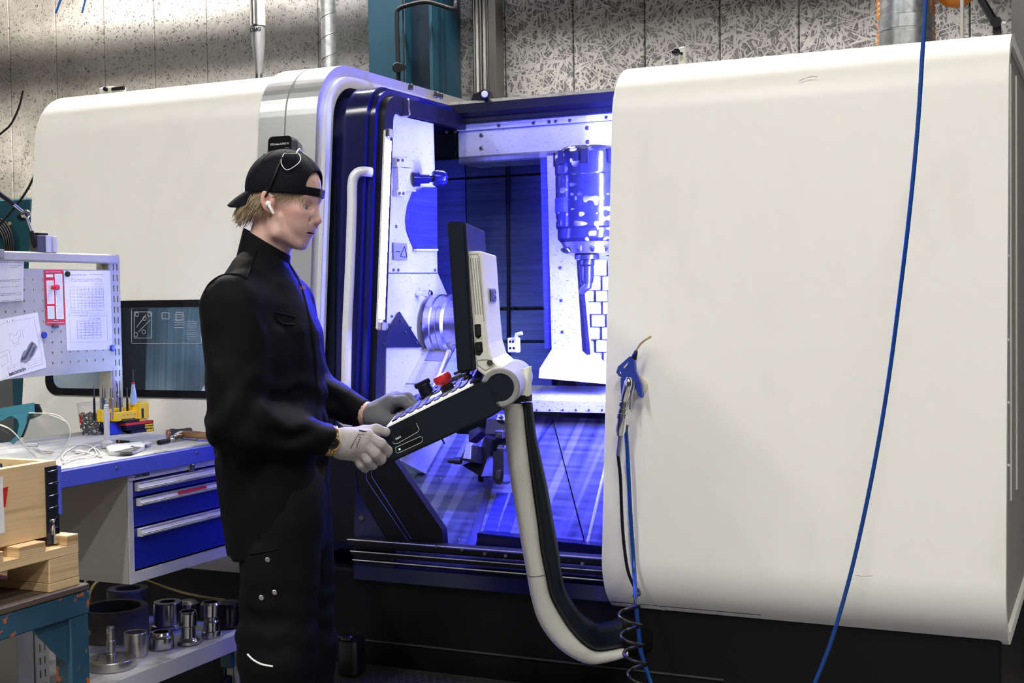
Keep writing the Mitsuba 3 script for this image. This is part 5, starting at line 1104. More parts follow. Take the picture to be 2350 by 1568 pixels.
add('strap', dpl([(72, 927), (88, 928), (93, 940), (96, 950), (86, 957), (66, 964), (60, 985), (52, 1004), (46, 1004), (55, 975), (66, 950)], zf + .04, .008), 'mat_dark_navy', parent=FS)
F2 = thing('face_shield', 'second clear visor leaning at the left edge over the wooden crate', 'face shield')
vz, rows = visor([((-60, 975), (2, 975)), ((-60, 985), (22, 985)), ((-60, 1000), (42, 1003)), ((-50, 1020), (64, 1025)), ((-40, 1045), (84, 1048))], 2.96, .04)
add('visor', vz, 'mat_visor_clear', True, parent=F2)
add('visor_edge', tube([dp(u, v, 2.955) for u, v in ((-20, 974), (0, 975), (22, 985), (40, 1002), (56, 1022), (84, 1050))], .0016, 8, 4), 'mat_warm_white', True, parent=F2)

# ---------------------------------------------------------------- wooden crate on a pallet on the blue stand
XC = -2.06
def cr(u, v): return at(u, v, X=XC)
zt1, zb1 = cr(130, 1056)[2], cr(110, 1232)[2]; ye = cr(132, 1100)[1]
PC = thing('pallet_collar', 'pine crate full of shiny steel parts with a folding corner hinge', 'crate')
def t_pinex(m): return m
hb_ = (zt1 - zb1)
add('front_board', box([XC - .02, 1.3, zb1], [XC, ye - .002, zt1], .001), 'mat_pine', parent=PC)
add('end_board', box([XC - .62, ye - .022, zb1], [XC - .02, ye - .002, zt1], .001), 'mat_pine', parent=PC)
add('back_board', box([XC - .64, 1.3, zb1], [XC - .62, ye - .002, zt1], .001), 'mat_pine', parent=PC)
hy0, hy1 = cr(104, 1150)[1], cr(134, 1150)[1]
hz0 = cr(112, 1250)[2]; hz1 = cr(104, 1072)[2]
HI = add('corner_hinge', box([XC, hy0, hz0], [XC + .002, hy1, hz1], .0008), mat('bright_zinc', {'type': 'twosided', 'bsdf': {'type': 'principled', 'base_color': {'type': 'rgb', 'value': [.10, .11, .15]}, 'roughness': .25, 'metallic': .85}}), parent=PC, label='dark zinc corner hinge plate')
add('hinge_knuckle', join([cyl([XC + .003, hy1 + .001, z], [XC + .003, hy1 + .001, z + .018], .0045, 12, .001) for z in np.linspace(hz0 + .06, hz1 - .02, 6)]), 'mat_blue_edge', 30, parent=HI)
add('hinge_bead', join([tube([[XC + .002, hy0 + .008, z], [XC + .002, hy1 - .004, z + .001]], [.0015, .003, .0035], 10) for z in np.linspace(hz0 + .05, hz1 - .012, 5)]), 'mat_chrome', True, parent=HI)
add('hinge_hook', join(tube([[XC + .003, hy0 + .015, hz0 + .02], [XC + .006, hy0 + .016, hz0 + .045], [XC + .004, hy1 - .006, hz0 + .055]], .003, 8, 4), obox([XC + .006, hy0 + .022, hz0 + .018], np.eye(3), [.004, .008, .018], .003)), 'mat_chrome', 30, parent=HI)
add('label_paper', prism([cr(u, v) + [.0006, 0, 0] for u, v in ((-30, 1104), (6, 1094), (11, 1222), (-30, 1232))], PX, .0005), 'mat_paper', parent=PC)
add('red_mark', prism([cr(u, v) + [.0011, 0, 0] for u, v in ((6, 1120), (18, 1117), (12, 1163), (8, 1165))], PX, .0005), 'mat_red_plastic', parent=PC)
add('fill_board', box([XC - .62, 1.3, zt1 - .035], [XC - .02, ye - .022, zt1 - .028]), 'mat_dark_steel', parent=PC)
rng = random.Random(21); ms = []
for i in range(420):
    x = XC - .03 - rng.random() ** 1.2 * .4; y = ye - .03 - rng.random() * .45
    r = rng.uniform(.005, .009); ax_ = unit([rng.gauss(0, .5), rng.gauss(0, .5), rng.gauss(0, 1)])
    h0 = zt1 - .022 + .016 * max(0, 1 - ((x - XC + .12) / .2) ** 2) * rng.random()
    ms.append(lathe([(r * .5, 0), (r, 0), (r, .004), (r * .75, .005), (r * .75, .010), (r * .5, .010), (r * .5, 0)], [x, y, h0], ax_, 9))
add('turned_parts', join(ms), 'mat_chrome', kind='stuff', label='heap of small shiny turned parts filling the pine crate', cat='metal parts')
pzb = cr(160, 1338)[2]; yp = cr(156, 1240)[1]
def pz(v, u=140): return cr(u, v)[2]
PL = thing('pallet', 'pine pallet carrying the wooden crate on the blue stand', 'pallet')
d1, d2, d3 = zb1 - .001, zb1 - .022, zb1 - .042
add('deck_board', box([XC - .65, yp - .035, d2], [XC + .03, yp + .0, d1 + .0], .001), 'mat_pine', parent=PL)
add('deck_board', box([XC - .65, yp - .17, d2], [XC + .03, yp - .095, d1], .001), 'mat_pine', parent=PL)
add('deck_board', box([XC - .65, yp - .095 - .02, d2], [XC - .1, yp - .035, d1], .001), 'mat_pine', parent=PL)
add('deck_board', box([XC - .65, 1.3, d2], [XC + .03, yp - .21, d1], .001), 'mat_pine', parent=PL)
add('cross_board', box([XC - .06, 1.3, d3], [XC + .03, yp, d2], .001), 'mat_pine', parent=PL)
yb2 = cr(88, 1300)[1]; zbl = cr(160, 1322)[2]
zl = cr(165, 1337)[2]
add('block', box([XC - .09, yb2, zl + .018], [XC + .03, yp, d3], .002), 'mat_pine', parent=PL)
add('block', box([XC - .60, yb2, zl + .018], [XC - .48, yp, d3], .002), 'mat_pine', parent=PL)
add('runner', box([XC - .65, yb2, zl], [XC + .03, yp, zl + .018], .001), 'mat_pine', parent=PL)
XS = XC + .04
ys = cr(174, 1380)[1]
ST_ = thing('steel_stand', 'chipped blue steel stand with a dark board top under the pallet', 'stand')
add('top_board', box([XC - .72, 1.2, zl - .014], [XS, ys, zl - .0005], .002), mat('dark_board', {'type': 'twosided', 'bsdf': {'type': 'principled', 'base_color': {'type': 'rgb', 'value': [.085, .06, .045]}, 'roughness': .6}}), parent=ST_)
zf0 = cr(100, 1424)[2]
add('frame_rail', box([XS - .045, 1.2, zl - .066], [XS - .002, ys + .002, zl - .015], .003), 'mat_chipped_blue', parent=ST_)
add('frame_rail', box([XC - .70, ys - .043, zl - .066], [XS - .045, ys, zl - .015], .003), 'mat_chipped_blue', parent=ST_)
ylg = cr(133, 1480)[1]
add('leg', box([XS - .05, ylg, 0], [XS - .004, ys, zl - .066], .003), 'mat_chipped_blue', parent=ST_)
gx = XS - .014
add('gusset', prism([[gx, cr(52, 1425)[1], zl - .066], [gx, ylg, zl - .066], [gx, ylg, cr(128, 1525)[2]]], PX, .008), 'mat_chipped_blue', parent=ST_)

# ---------------------------------------------------------------- workpieces on the lower shelf
def sh(u, v): return at(u, v, Z=zs_t + .0008)
def piece(name, u, v, prof, mt, label, cat='workpiece', n=40, sm=30, group='turned workpieces on the lower shelf'):
    """prof in pixels: (radius, height) at the base pixel (u, v), which is the centre of its foot."""
    c = sh(u, v); k = mpp(c); c = c.copy()
    return add(name, lathe([(max(r, .01) * k, h * k) for r, h in prof], c, [0, 0, 1], n), mt, sm, label=label, cat=cat, group=group)
BR_ = piece('steel_ring', 263, 1462, [(60, 0), (76, 0), (77, 2), (77, 68), (75, 71), (62, 71), (60, 69), (60, 2)], 'mat_cast_iron', 'large dark ring with a round label, biggest piece on the lower shelf', n=56)
c = sh(263, 1462); k = mpp(c); gdir = unit(c * 0 + np.array([math.cos(-.95), math.sin(-.95), 0]))
gl_ = math.atan2(*(at(217, 1452, Z=zs_t + .03) - c)[[1, 0]])
gl_ = -1.62
sd = np.array([math.cos(gl_), math.sin(gl_), 0])
add('label_sticker', lathe([(.0085, 0), (.0085, .0006), (0, .0007)], c + sd * 77.2 * k + [0, 0, .034], sd, 20), 'mat_brass', parent='steel_ring')
piece('steel_ring', 295, 1405, [(28, 0), (46, 0), (47, 2), (47, 53), (45, 56), (30, 56), (28, 53), (28, 2)], 'mat_cast_iron', 'dark thick ring standing behind the largest ring', n=48)
piece('bar_stub', 268, 1425, [(42, 0), (44, 2), (44, 14), (41, 17), (0, 17)], 'mat_worn_grey', 'pale flat disc under the thick ring at the back of the shelf', n=40)
FD = thing('flanged_shaft', 'steel flange with an upright pin at the front of the lower shelf', 'workpiece', 'turned workpieces on the lower shelf')
c = sh(256, 1532); k = mpp(c)
add('flange', lathe([(53 * k, 0), (54.5 * k, .002), (54.5 * k, 20 * k), (53 * k, 22 * k), (0, 22 * k)], c, [0, 0, 1], 56), 'mat_turned_steel', 30, parent=FD)
add('pin', lathe([(11 * k, 22 * k), (11 * k, 32 * k), (10.3 * k, 33 * k), (10.3 * k, 36 * k), (11 * k, 37 * k), (10.5 * k, 62 * k), (9 * k, 64 * k), (9 * k, 78 * k), (9.6 * k, 79 * k), (9.6 * k, 90 * k), (8 * k, 94 * k), (0, 95 * k)], c, [0, 0, 1], 28), 'mat_turned_steel', 30, parent=FD)
add('hole', join([lathe([(.0045, 0), (.0002, .0004)], c + np.array([.036 * math.cos(g), .036 * math.sin(g), 22 * k + .0002]), [0, 0, 1], 12) for g in (2.6, 3.4, -2.2)]), 'mat_black_satin', parent=FD)
piece('steel_sleeve', 312, 1505, [(23, 0), (26, 0), (26.5, 2), (26.5, 53), (25, 55), (23, 55), (22, 53), (22, 2)], 'mat_turned_steel', 'bright plain steel sleeve right behind the flange with the pin')
piece('steel_coupling', 371, 1488, [(26, 0), (28, 2), (28, 26), (24, 30), (25, 33), (22, 38), (17, 38), (17, 4)], 'mat_machined', 'low shiny steel coupling in the middle of the shelf front')
piece('steel_adapter', 433, 1478, [(24, 0), (26, 2), (26, 8), (20, 12), (17, 16), (16, 36), (18, 40), (18, 42), (20, 44), (21, 70), (19, 76), (16, 76), (16, 50)], 'mat_machined', 'shiny stepped adapter with a splined rim, standing right of the low coupling')
piece('steel_adapter', 486, 1462, [(22, 0), (23, 2), (23, 14), (18, 16), (18, 36), (15, 40), (16, 46), (22, 50), (23, 76), (20, 81), (17, 81), (17, 50)], 'mat_machined', 'tallest shiny stepped adapter near the right end of the shelf')
piece('steel_bushing', 386, 1440, [(36, 0), (38, 2), (38, 8), (33, 10), (33, 56), (31, 60), (17, 60), (17, 40)], 'mat_machined', 'dark shiny bushing standing behind the low coupling')
piece('steel_bushing', 432, 1420, [(24, 0), (25, 2), (25, 36), (16, 42), (12, 44), (0, 44)], 'mat_machined', 'small dark bushing half hidden between the two adapters')
piece('black_drum', 525, 1440, [(22, 0), (28, 3), (30, 8), (30, 48), (26, 58), (15, 62), (0, 62)], 'mat_black_piano', 'black rounded drum at the right end of the shelf')
t = thing('roller_shaft', 'steel shaft end standing in a black ring at the far left of the shelf', 'workpiece', 'turned workpieces on the lower shelf')
c = sh(8, 1505); k = mpp(c)
add('ring', lathe([(20 * k, 0), (40 * k, 0), (41 * k, 3 * k), (41 * k, 32 * k), (39 * k, 34 * k), (20 * k, 34 * k)], c, [0, 0, 1], 40), 'mat_black_oxide', 30, parent=t)
add('shaft', lathe([(20 * k, 0), (20 * k, 66 * k), (18 * k, 68 * k), (15 * k, 68 * k), (15 * k, 84 * k), (13 * k, 86 * k), (0, 86 * k)], c, [0, 0, 1], 32), 'mat_turned_steel', 30, parent=t)
c = sh(45, 1485); k = mpp(c)
add('steel_ring', lathe([(14 * k, 0), (26 * k, 0), (26 * k, 40 * k), (14 * k, 40 * k), (14 * k, 0)], c, [0, 0, 1], 32), 'mat_worn_grey', 30, label='pale grey collar behind the shaft at the far left of the shelf', cat='workpiece', group='turned workpieces on the lower shelf')
add('pale_bag', tube([sh(40, 1455) + [0, 0, .012], sh(56, 1440) + [0, 0, .02], sh(70, 1436) + [0, 0, .012]], [.008, .016, .007], 10, 4), 'mat_paper', True, label='crumpled pale cloth on the shelf behind the bench leg', cat='cloth')
# hoses and grey duct below the machine cover
hang('yellow_hose', [(215, 1290), (196, 1340), (192, 1375), (200, 1400), (216, 1415), (222, 1440)], 2.95, .006, 'mat_brass', 'left one of two dull yellow hoses curving behind the thick ring', 'hose')
hang('yellow_hose', [(240, 1320), (214, 1345), (206, 1372), (212, 1395), (224, 1405)], 2.97, .006, 'mat_brass', 'right one of two dull yellow hoses curving behind the thick ring', 'hose')
hang('yellow_hose', [(330, 1330), (380, 1348), (440, 1365), (520, 1378), (600, 1384)], 3.06, .0035, 'mat_brass', 'thin yellow line running behind the drawers towards the operator', 'hose')
# ================================================================ the operator
def surf_nets(fn, lo, hi, h):
    """iso-surface of fn (negative inside) on a grid: (vertices, faces)."""
    ax = [np.arange(a, b + h, h) for a, b in zip(lo, hi)]
    n = [len(a) for a in ax]
    Pg = np.stack(np.meshgrid(*ax, indexing='ij'), -1).reshape(-1, 3)
    val = np.concatenate([fn(Pg[i:i + 400000]) for i in range(0, len(Pg), 400000)]).reshape(n)
    s = val < 0
    c = [val[i:n[0] - 1 + i, j:n[1] - 1 + j, k:n[2] - 1 + k] for i in (0, 1) for j in (0, 1) for k in (0, 1)]
    sc = np.stack([x < 0 for x in c]); act = sc.any(0) & ~sc.all(0)
    idx = -np.ones(act.shape, int); idx[act] = np.arange(act.sum())
    ijk = np.argwhere(act); acc = np.zeros((len(ijk), 3)); cnt = np.zeros(len(ijk))
    cv = np.stack([x[act] for x in c], 1); off = np.array([(i, j, k) for i in (0, 1) for j in (0, 1) for k in (0, 1)], float)
    for a in range(8):
        for b in range(a + 1, 8):
            if np.abs(off[a] - off[b]).sum() != 1: continue
            m = (cv[:, a] < 0) != (cv[:, b] < 0)
            t = cv[m, a] / (cv[m, a] - cv[m, b])
            acc[m] += off[a] + (off[b] - off[a]) * t[:, None]; cnt[m] += 1
    v = (ijk + acc / cnt[:, None]) * h + np.array([a[0] for a in ax])
    F_ = []
    for d in range(3):
        e1, e2 = (d + 1) % 3, (d + 2) % 3
        sl = [slice(None)] * 3; sl2 = [slice(None)] * 3
        sl[d] = slice(0, n[d] - 1); sl2[d] = slice(1, n[d])
        ch = s[tuple(sl)] != s[tuple(sl2)]
        q = np.argwhere(ch); q = q[(q[:, e1] > 0) & (q[:, e2] > 0) & (q[:, e1] < n[e1] - 1) & (q[:, e2] < n[e2] - 1)]
        if not len(q): continue
        g = lambda a, b: idx[tuple((q - a * np.eye(3, dtype=int)[e1] - b * np.eye(3, dtype=int)[e2]).T)]
        A, B, Cc, Dd = g(1, 1), g(0, 1), g(0, 0), g(1, 0)
        fl_ = s[tuple(q.T)]
        quad_ = np.stack([A, B, Cc, Dd], 1); quad_[~fl_] = quad_[~fl_][:, ::-1]
        F_ += [quad_[:, [0, 1, 2]], quad_[:, [0, 2, 3]]]
    return v, np.vstack(F_)
def smin(a, b, k):
    h = np.clip(.5 + .5 * (b - a) / k, 0, 1); return b + (a - b) * h - k * h * (1 - h)
def smax(a, b, k): return -smin(-a, -b, k)
def s_cone(p, a, b, ra, rb, s=None):
    a, b = np.asarray(a, float), np.asarray(b, float)
    if s is not None: s = np.asarray(s, float); p, a, b = p / s, a / s, b / s
    ab = b - a; t = np.clip(((p - a) @ ab) / (ab @ ab + 1e-12), 0, 1)
    d = np.linalg.norm(p - a - t[:, None] * ab, axis=1) - (ra + (rb - ra) * t)
    return d * (1 if s is None else s.min())
def s_ell(p, c, r, rot=0.0):
    q = p - np.asarray(c, float)
    if rot: cs, sn = math.cos(rot), math.sin(rot); q = np.stack([q[:, 0] * cs + q[:, 1] * sn, -q[:, 0] * sn + q[:, 1] * cs, q[:, 2]], 1)
    r = np.asarray(r, float); k0 = np.linalg.norm(q / r, axis=1); k1 = np.linalg.norm(q / r ** 2, axis=1)
    return k0 * (k0 - 1) / (k1 + 1e-9)
def chain(p, js, rs, k=.008, s=None):
    d = None
    for i in range(len(js) - 1):
        e = s_cone(p, js[i], js[i + 1], rs[i], rs[i + 1], s); d = e if d is None else smin(d, e, k)
    return d
def J(u, v, w=0.0):     # pixel at depth 3 + w -> camera coordinates (right, up, away)
    z = 3.0 + w; return np.array([(u - W / 2) * z / F, -(v - H / 2) * z / F, w])
def toW(v): return EYE + v[:, :1] * CR - v[:, 1:2] * CD + (3.0 + v[:, 2:]) * CF
def wmesh(v, f):
    m = trimesh.Trimesh(toW(v), f, process=False)
    if m.volume < 0: m.invert()
    return m
def trace(fn, u, v, lift=0.0):
    """point of the surface fn = 0 seen at a pixel, in the world."""
    d = np.array([(u - W / 2) / F, -(v - H / 2) / F, 1.0]); z = 2.5
    for _ in range(80):
        p = np.array([[d[0] * z, d[1] * z, z - 3.0]]); s = fn(p)[0]
        if s < .0006 or z > 3.6: break
        z += s * .8
    return EYE + CR * d[0] * (z - lift) - CD * d[1] * (z - lift) + CF * (z - lift)
PE_ = thing('person', 'person in black work clothes, backward black cap and grey gloves working at the control console', 'person')
# ---- head frame (millimetres)
th = math.radians(-12); HX, HY, HZ = np.array([math.cos(th), 0, math.sin(th)]), np.array([0, 1.0, 0]), np.array([math.sin(th), 0, -math.cos(th)])
tl = math.radians(-3); HX, HY = HX * math.cos(tl) + HY * math.sin(tl), HY * math.cos(tl) - HX * math.sin(tl)
HO_ = J(655, 455, 0.0)
def h2c(v): return HO_ + (v[:, :1] * HX + v[:, 1:2] * HY + v[:, 2:] * HZ) * .001
def c2h(p): q = (p - HO_) * 1000; return np.stack([q @ HX, q @ HY, q @ HZ], 1)
def hw_(v): return toW(h2c(np.atleast_2d(np.asarray(v, float))))
CRA_C, CRA_R = (-5, 22, 0), (87, 80, 73)
def f_head(p):
    q = p.copy(); q[:, 2] = np.abs(q[:, 2])
    d = s_ell(p, CRA_C, CRA_R)
    d = smin(d, s_ell(p, (-22, -5, 0), (62, 62, 62)), 12)
    d = smin(d, s_ell(p, (34, -38, 0), (47, 66, 55)), 16)
    d = smin(d, s_ell(q, (46, -32, 36), (19, 15, 18)), 12)
    d = smin(d, s_cone(q, (2, -52, 50), (6, -82, 49), 14, 15), 12)
    d = smin(d, s_cone(q, (6, -82, 49), (38, -102, 16), 15, 14.5), 14)
    d = smin(d, s_ell(p, (41, -99, 0), (18.5, 18, 24)), 9)
    d = smin(d, s_ell(p, (45, -73, 0), (20, 22, 27)), 12)
    d = smin(d, s_cone(q, (74, 1, 9), (63, 5, 42), 8.5, 8), 9)                        # brow
    d = smin(d, s_cone(p, (67, -6, 0), (78, -43, 0), 8, 9.5), 7)                     # nose
    d = smin(d, s_ell(p, (78, -49, 0), (12, 10, 11)), 5)
    d = smin(d, s_ell(q, (69, -53, 13), (11, 8, 6.5)), 4)
    d = smax(d, -s_ell(q, (71, -20, 31), (12, 10, 15)), 7)                           # eye sockets
    d = smin(d, s_ell(q, (52.5, -21, 30.5), (13.6, 12.4, 14)), 3)                    # lids
    d = smax(d, -s_ell(q, (69, -23.2, 32), (8.5, 2.7, 12.5)), 1.4)
    d = smin(d, s_ell(q, (60.5, -74.3, 0), (8, 4.8, 22)), 2.5)                       # lips
    d = smin(d, s_ell(q, (59.0, -83, 0), (8, 5.4, 19)), 2.5)
    d = smax(d, -s_ell(q, (68, -78.7, 0), (10, 1.4, 24)), 1.2)
    d = smax(d, -s_ell(q, (76, -60, 6), (4.5, 4, 3)), 2)
    d = smax(d, -s_ell(q, (64, -50, 25), (9, 8, 3)), 7)
    d = smin(d, s_cone(p, (-22, -50, 0), (-50, -185, 0), 46, 57, (1, 1, .98)), 20)
    d = smin(d, s_cone(q, (-10, -62, 46), (-8, -170, 14), 8, 10), 16)
    e = s_ell(q, (-13, -14, 77), (14, 25, 6), .22)                                   # ears
    e = smax(e, -s_ell(q, (-9, -12, 84), (9, 15, 6.5), .22), 3)
    e = smin(e, s_ell(q, (-3, -35, 73), (7, 8, 6)), 4)
    e = smin(e, s_ell(q, (0, -18, 76), (4, 7, 5)), 3)
    e = smin(e, s_ell(q, (-8, -16, 72), (13, 22, 5)), 4)
    return smin(d, e, 4)
hv_, hf_ = surf_nets(f_head, (-104, -180, -92), (92, 112, 92), 2.2)
head = wmesh(h2c(hv_), hf_)
# ---- jacket
ks = np.array([[575, 600, 40, 56], [600, 598, 62, 98], [625, 599, 78, 122], [650, 599, 92, 148], [700, 603, 108, 172], [760, 612, 122, 180], [850, 617, 127, 172], [950, 620, 130, 166], [1050, 626, 128, 170], [1150, 634, 122, 174], [1275, 642, 112, 176]], float)
SHN, ELN, WRN = J(541, 708, -.160), J(548, 968, -.20), J(756, 1011, -.125)
SHF, ELF, WRF = J(650, 700, .165), J(706, 892, .20), J(838, 950, .14)
FLD = random.Random(5)
def f_torso(p):
    v = H / 2 - p[:, 1] * 1000
    cx, a, c = [np.interp(v, ks[:, 0], ks[:, i]) * .001 for i in (1, 2, 3)]
    q = np.sqrt(((p[:, 0] + W / 2000 - cx) / a) ** 2 + (np.abs(p[:, 2]) / c) ** 2.3 + 1e-9)
    d = (q - 1) * np.minimum(a, c) * .9
    return np.maximum(d, np.maximum((v - 1262 + (p[:, 0] * 1000 + 1175 - 640) * .08) * .001, (560 - v) * .001))
def f_sleeves(p):
    d = chain(p, [SHN, ELN, WRN], [.076, .064, .037], .03)
    return np.minimum(d, chain(p, [SHF, ELF, WRF], [.076, .058, .033], .03))
def folds(p):
    x, y, w = p[:, 0] * 1000 + 1175, 784 - p[:, 1] * 1000, p[:, 2] * 1000
    n1 = meshkit.fbm(p * [13, 9, 13] + 3.1, 3, 4) - .5
    s1 = np.sin((x * .75 + y * .55) * .085 + 6 * n1) * np.exp(-((x - 575) / 80) ** 2 - ((y - 950) / 110) ** 2)
    s2 = np.sin((y * .9 - x * .35) * .10 + 7 * n1) * np.exp(-((x - 700) / 90) ** 2 - ((y - 960) / 90) ** 2)
    s3 = np.sin((x * .8 - y * .25) * .075 + 7 * n1) * np.exp(-((y - 800) / 160) ** 2) * .6
    s4 = np.sin((y * .8 + x * .3) * .09 + 6 * n1) * np.exp(-((x - 745) / 50) ** 2 - ((y - 1000) / 40) ** 2)
    return .015 * n1 + .0072 * (s1 + s2 + s4) + .005 * s3
def f_jacket(p):
    d = smin(f_torso(p), f_sleeves(p), .035)
    # cuffs end at the wrists
    for E_, W_ in ((ELN, WRN), (ELF, WRF)):
        a = unit(W_ - E_); t = (p - W_) @ a; near = np.linalg.norm(p - W_, axis=1) < .12
        d = np.where(near, np.maximum(d, t), d)
    d = d + folds(p)
    # flap of the chest pocket, yoke step
    u, v = p[:, 0] * 1000 + 1175, 784 - p[:, 1] * 1000
    return d
def f_collar(p):
    v = H / 2 - p[:, 1] * 1000; u = p[:, 0] * 1000 + W / 2
    d = np.abs(s_cone(p, J(619, 505), J(600, 625), .049, .059)) - .0045
    top = (523 + (u - 560) * .60 - v) * .001
    return np.maximum(np.maximum(d, top), (v - 622) * .001)
f_coat = f_jacket
lo, hi = J(440, 1275, -.0), J(880, 500, 0)
jv, jf = surf_nets(f_coat, (lo[0] - .05, lo[1] - .01, -.31), (hi[0] + .05, hi[1], .30), .0058)
_lo, _hi = J(545, 640, 0), J(690, 505, 0)
kv, kf = surf_nets(f_collar, (_lo[0] - .01, _lo[1], -.085), (_hi[0] + .02, _hi[1], .085), .0026)
def t_cloth(p, n, uv): return mi.Color3f(.0036, .0038, .0050) * (.75 + .5 * noise(p.x * 700, p.y * 700, p.z * 900))
pr('black_cloth', None, .7, tex=t_cloth, spec=.09)
pr('cap_cloth', (.0038, .0042, .0075), .75, spec=.12)
JK = add('jacket', wmesh(jv, jf), 'mat_black_cloth', True, parent=PE_, label='black work jacket')
add('collar', wmesh(kv, kf), 'mat_black_cloth', True, parent=JK)
def seam(pts, r=.0012, name='seam', parent=JK, m='mat_black_cloth', fn=f_coat, sm=4):
    q = [trace(fn, u, v, .0004) for u, v in spline(np.array(pts, float), sm)]
    return tube(q, r, 6)
add('seam', seam([(468, 672), (482, 650), (510, 632), (548, 630), (566, 640)], .0022), 'mat_black_cloth', True, parent=JK)
add('seam', seam([(566, 640), (584, 590), (590, 575)], .0018), 'mat_black_cloth', True, parent=JK)
add('pocket_flap', join(seam([(634, 720), (640, 738), (656, 745), (676, 744)], .0022), seam([(632, 718), (655, 722), (678, 728)], .0018)), 'mat_black_cloth', True, parent=JK)
add('front_placket', seam([(662, 602), (690, 655), (708, 720), (722, 800), (728, 900)], .0025), 'mat_black_cloth', True, parent=JK)
# embroidered mark
tm = meshkit.text_mesh('MACHTECH', 1, .05, True); bb = tm.bounds; V_ = tm.vertices.copy()
uu_ = 690 + (V_[:, 0] - bb[0][0]) / (bb[1][0] - bb[0][0]) * 20; vv_ = 664 - V_[:, 1] / bb[1][1] * 8 + (uu_ - 690) * .05
top_ = V_[:, 2] > .02
pts_ = np.array([trace(f_coat, a, b, .0004) for a, b in zip(uu_, vv_)]); pts_[top_] -= CF * .0012
ok_ = ((pts_ - EYE) @ CF < 3.12)[tm.faces].all(1)
add('embroidery', trimesh.Trimesh(pts_, tm.faces[ok_], process=False), mat('thread_red', {'type': 'twosided', 'bsdf': {'type': 'diffuse', 'reflectance': {'type': 'rgb', 'value': [.55, .16, .20]}}}), parent=JK, label='small red embroidered name')
# ---- trousers and boots
LGN, LGF = [J(640, 1215, -.085), J(637, 1480, -.10), J(640, 1980, -.10)], [J(672, 1215, .085), J(690, 1480, .10), J(700, 1980, .10)]
def f_trousers(p):
    d = smin(chain(p, LGN, [.092, .084, .066], .03), chain(p, LGF, [.092, .080, .066], .03), .03)
    d = smin(d, s_cone(p, J(650, 1140, -.05), J(650, 1140, .05), .098, .098), .05)
    d = smin(d, s_ell(p, J(603, 1330, -.165), (.04, .075, .02)), .02)
    d = smin(d, s_ell(p, J(640, 1525, -.16), (.05, .06, .03)), .02)
    v = H / 2 - p[:, 1] * 1000
    n1 = meshkit.fbm(p * [11, 8, 11] + 9.2, 3, 8) - .5
    return np.maximum(d, (v - 2030) * .001) + .016 * n1 + .003 * np.sin(v * .10 + 9 * n1) * np.exp(-((v - 1430) / 120) ** 2)
lo, hi = J(520, 2040), J(800, 1060)
tv, tf = surf_nets(f_trousers, (lo[0] - .03, lo[1] - .01, -.26), (hi[0] + .03, hi[1], .24), .0085)
TRS = add('trousers', wmesh(tv, tf), 'mat_black_cloth', True, parent=PE_, label='black work trousers')
for u, v in ((614, 1285), (630, 1360), (600, 1372)):
    c = trace(f_trousers, u, v, .0005)
    add('snap_button', lathe([(.0058, 0), (.0058, .0015), (.004, .003), (0, .003)], c, -CF, 16), 'mat_steel', 30, parent=TRS)
add('reflective_strip', seam([(568, 1502), (580, 1514), (600, 1525), (626, 1530)], .0022, fn=f_trousers), 'mat_paper', True, parent=TRS)
add('pocket_seam', join(seam([(560, 1265), (575, 1272), (600, 1268), (640, 1260)], .002, fn=f_trousers), seam([(592, 1218), (594, 1240)], .0015, fn=f_trousers)), 'mat_black_cloth', True, parent=TRS)
zf_ = lambda w: J(0, 0, w)
def boot(u, w):
    a = EYE + CR * ((u - W / 2) * (3 + w) / F) + CF * (3 + w); a[2] = 0
    fw = unit([CR[0], CR[1], 0]); s = np.cross([0, 0, 1], fw)
    f = lambda p: np.maximum(smin(s_cone(p, (0, 0, .20), (-.005, 0, .06), .056, .052), smin(s_cone(p, (-.02, 0, .05), (.14, 0, .035), .05, .045, (1, .9, 1)), s_cone(p, (-.02, 0, .03), (.15, 0, .02), .046, .05), .02), .03), -p[:, 2])
    v, fc = surf_nets(f, (-.1, -.08, -.005), (.23, .08, .27), .006)
    v = a + v[:, :1] * fw + v[:, 1:2] * s + v[:, 2:] * np.array([0, 0, 1.0])
    m = trimesh.Trimesh(v, fc, process=False)
    if m.volume < 0: m.invert()
    add('boot', m, 'mat_black_rubber', True, parent=PE_)
boot(636, -.10); boot(700, .10)
# ---- body: one continuous figure under the clothes, head and neck included
def f_body(p):
    v = H / 2 - p[:, 1] * 1000
    cx, a, c = [np.interp(v, ks[:, 0], ks[:, i]) * .001 for i in (1, 2, 3)]
    d = (np.sqrt(((p[:, 0] + W / 2000 - cx) / (a * .72)) ** 2 + (p[:, 2] / (c * .78)) ** 2 + 1e-9) - 1) * np.minimum(a, c) * .7
    d = np.maximum(d, np.maximum((v - 1180) * .001, (585 - v) * .001))
    d = smin(d, s_cone(p, J(612, 560), J(600, 640), .034, .056), .03)
    d = smin(d, chain(p, [SHN + [.03, 0, .03], ELN, WRN, J(786, 1012, -.115)], [.052, .042, .027, .024], .02), .03)
    d = smin(d, chain(p, [SHF, ELF, WRF, J(862, 953, .125)], [.052, .042, .026, .024], .02), .03)
    for L_ in (LGN, LGF): d = smin(d, chain(p, L_, [.078, .058, .042], .02), .03)
    return d
lo, hi = J(440, 2000), J(890, 530)
bv, bf = surf_nets(f_body, (lo[0] - .05, lo[1] - .06, -.27), (hi[0] + .05, hi[1], .28), .010)
body = wmesh(bv, bf)
try:
    r_u = (mfd(head) + mfd(body)).to_mesh(); bod = trimesh.Trimesh(r_u.vert_properties[:, :3], r_u.tri_verts, process=False)
    if len(bod.faces) < 1000: raise ValueError
except Exception: bod = join(head, body)
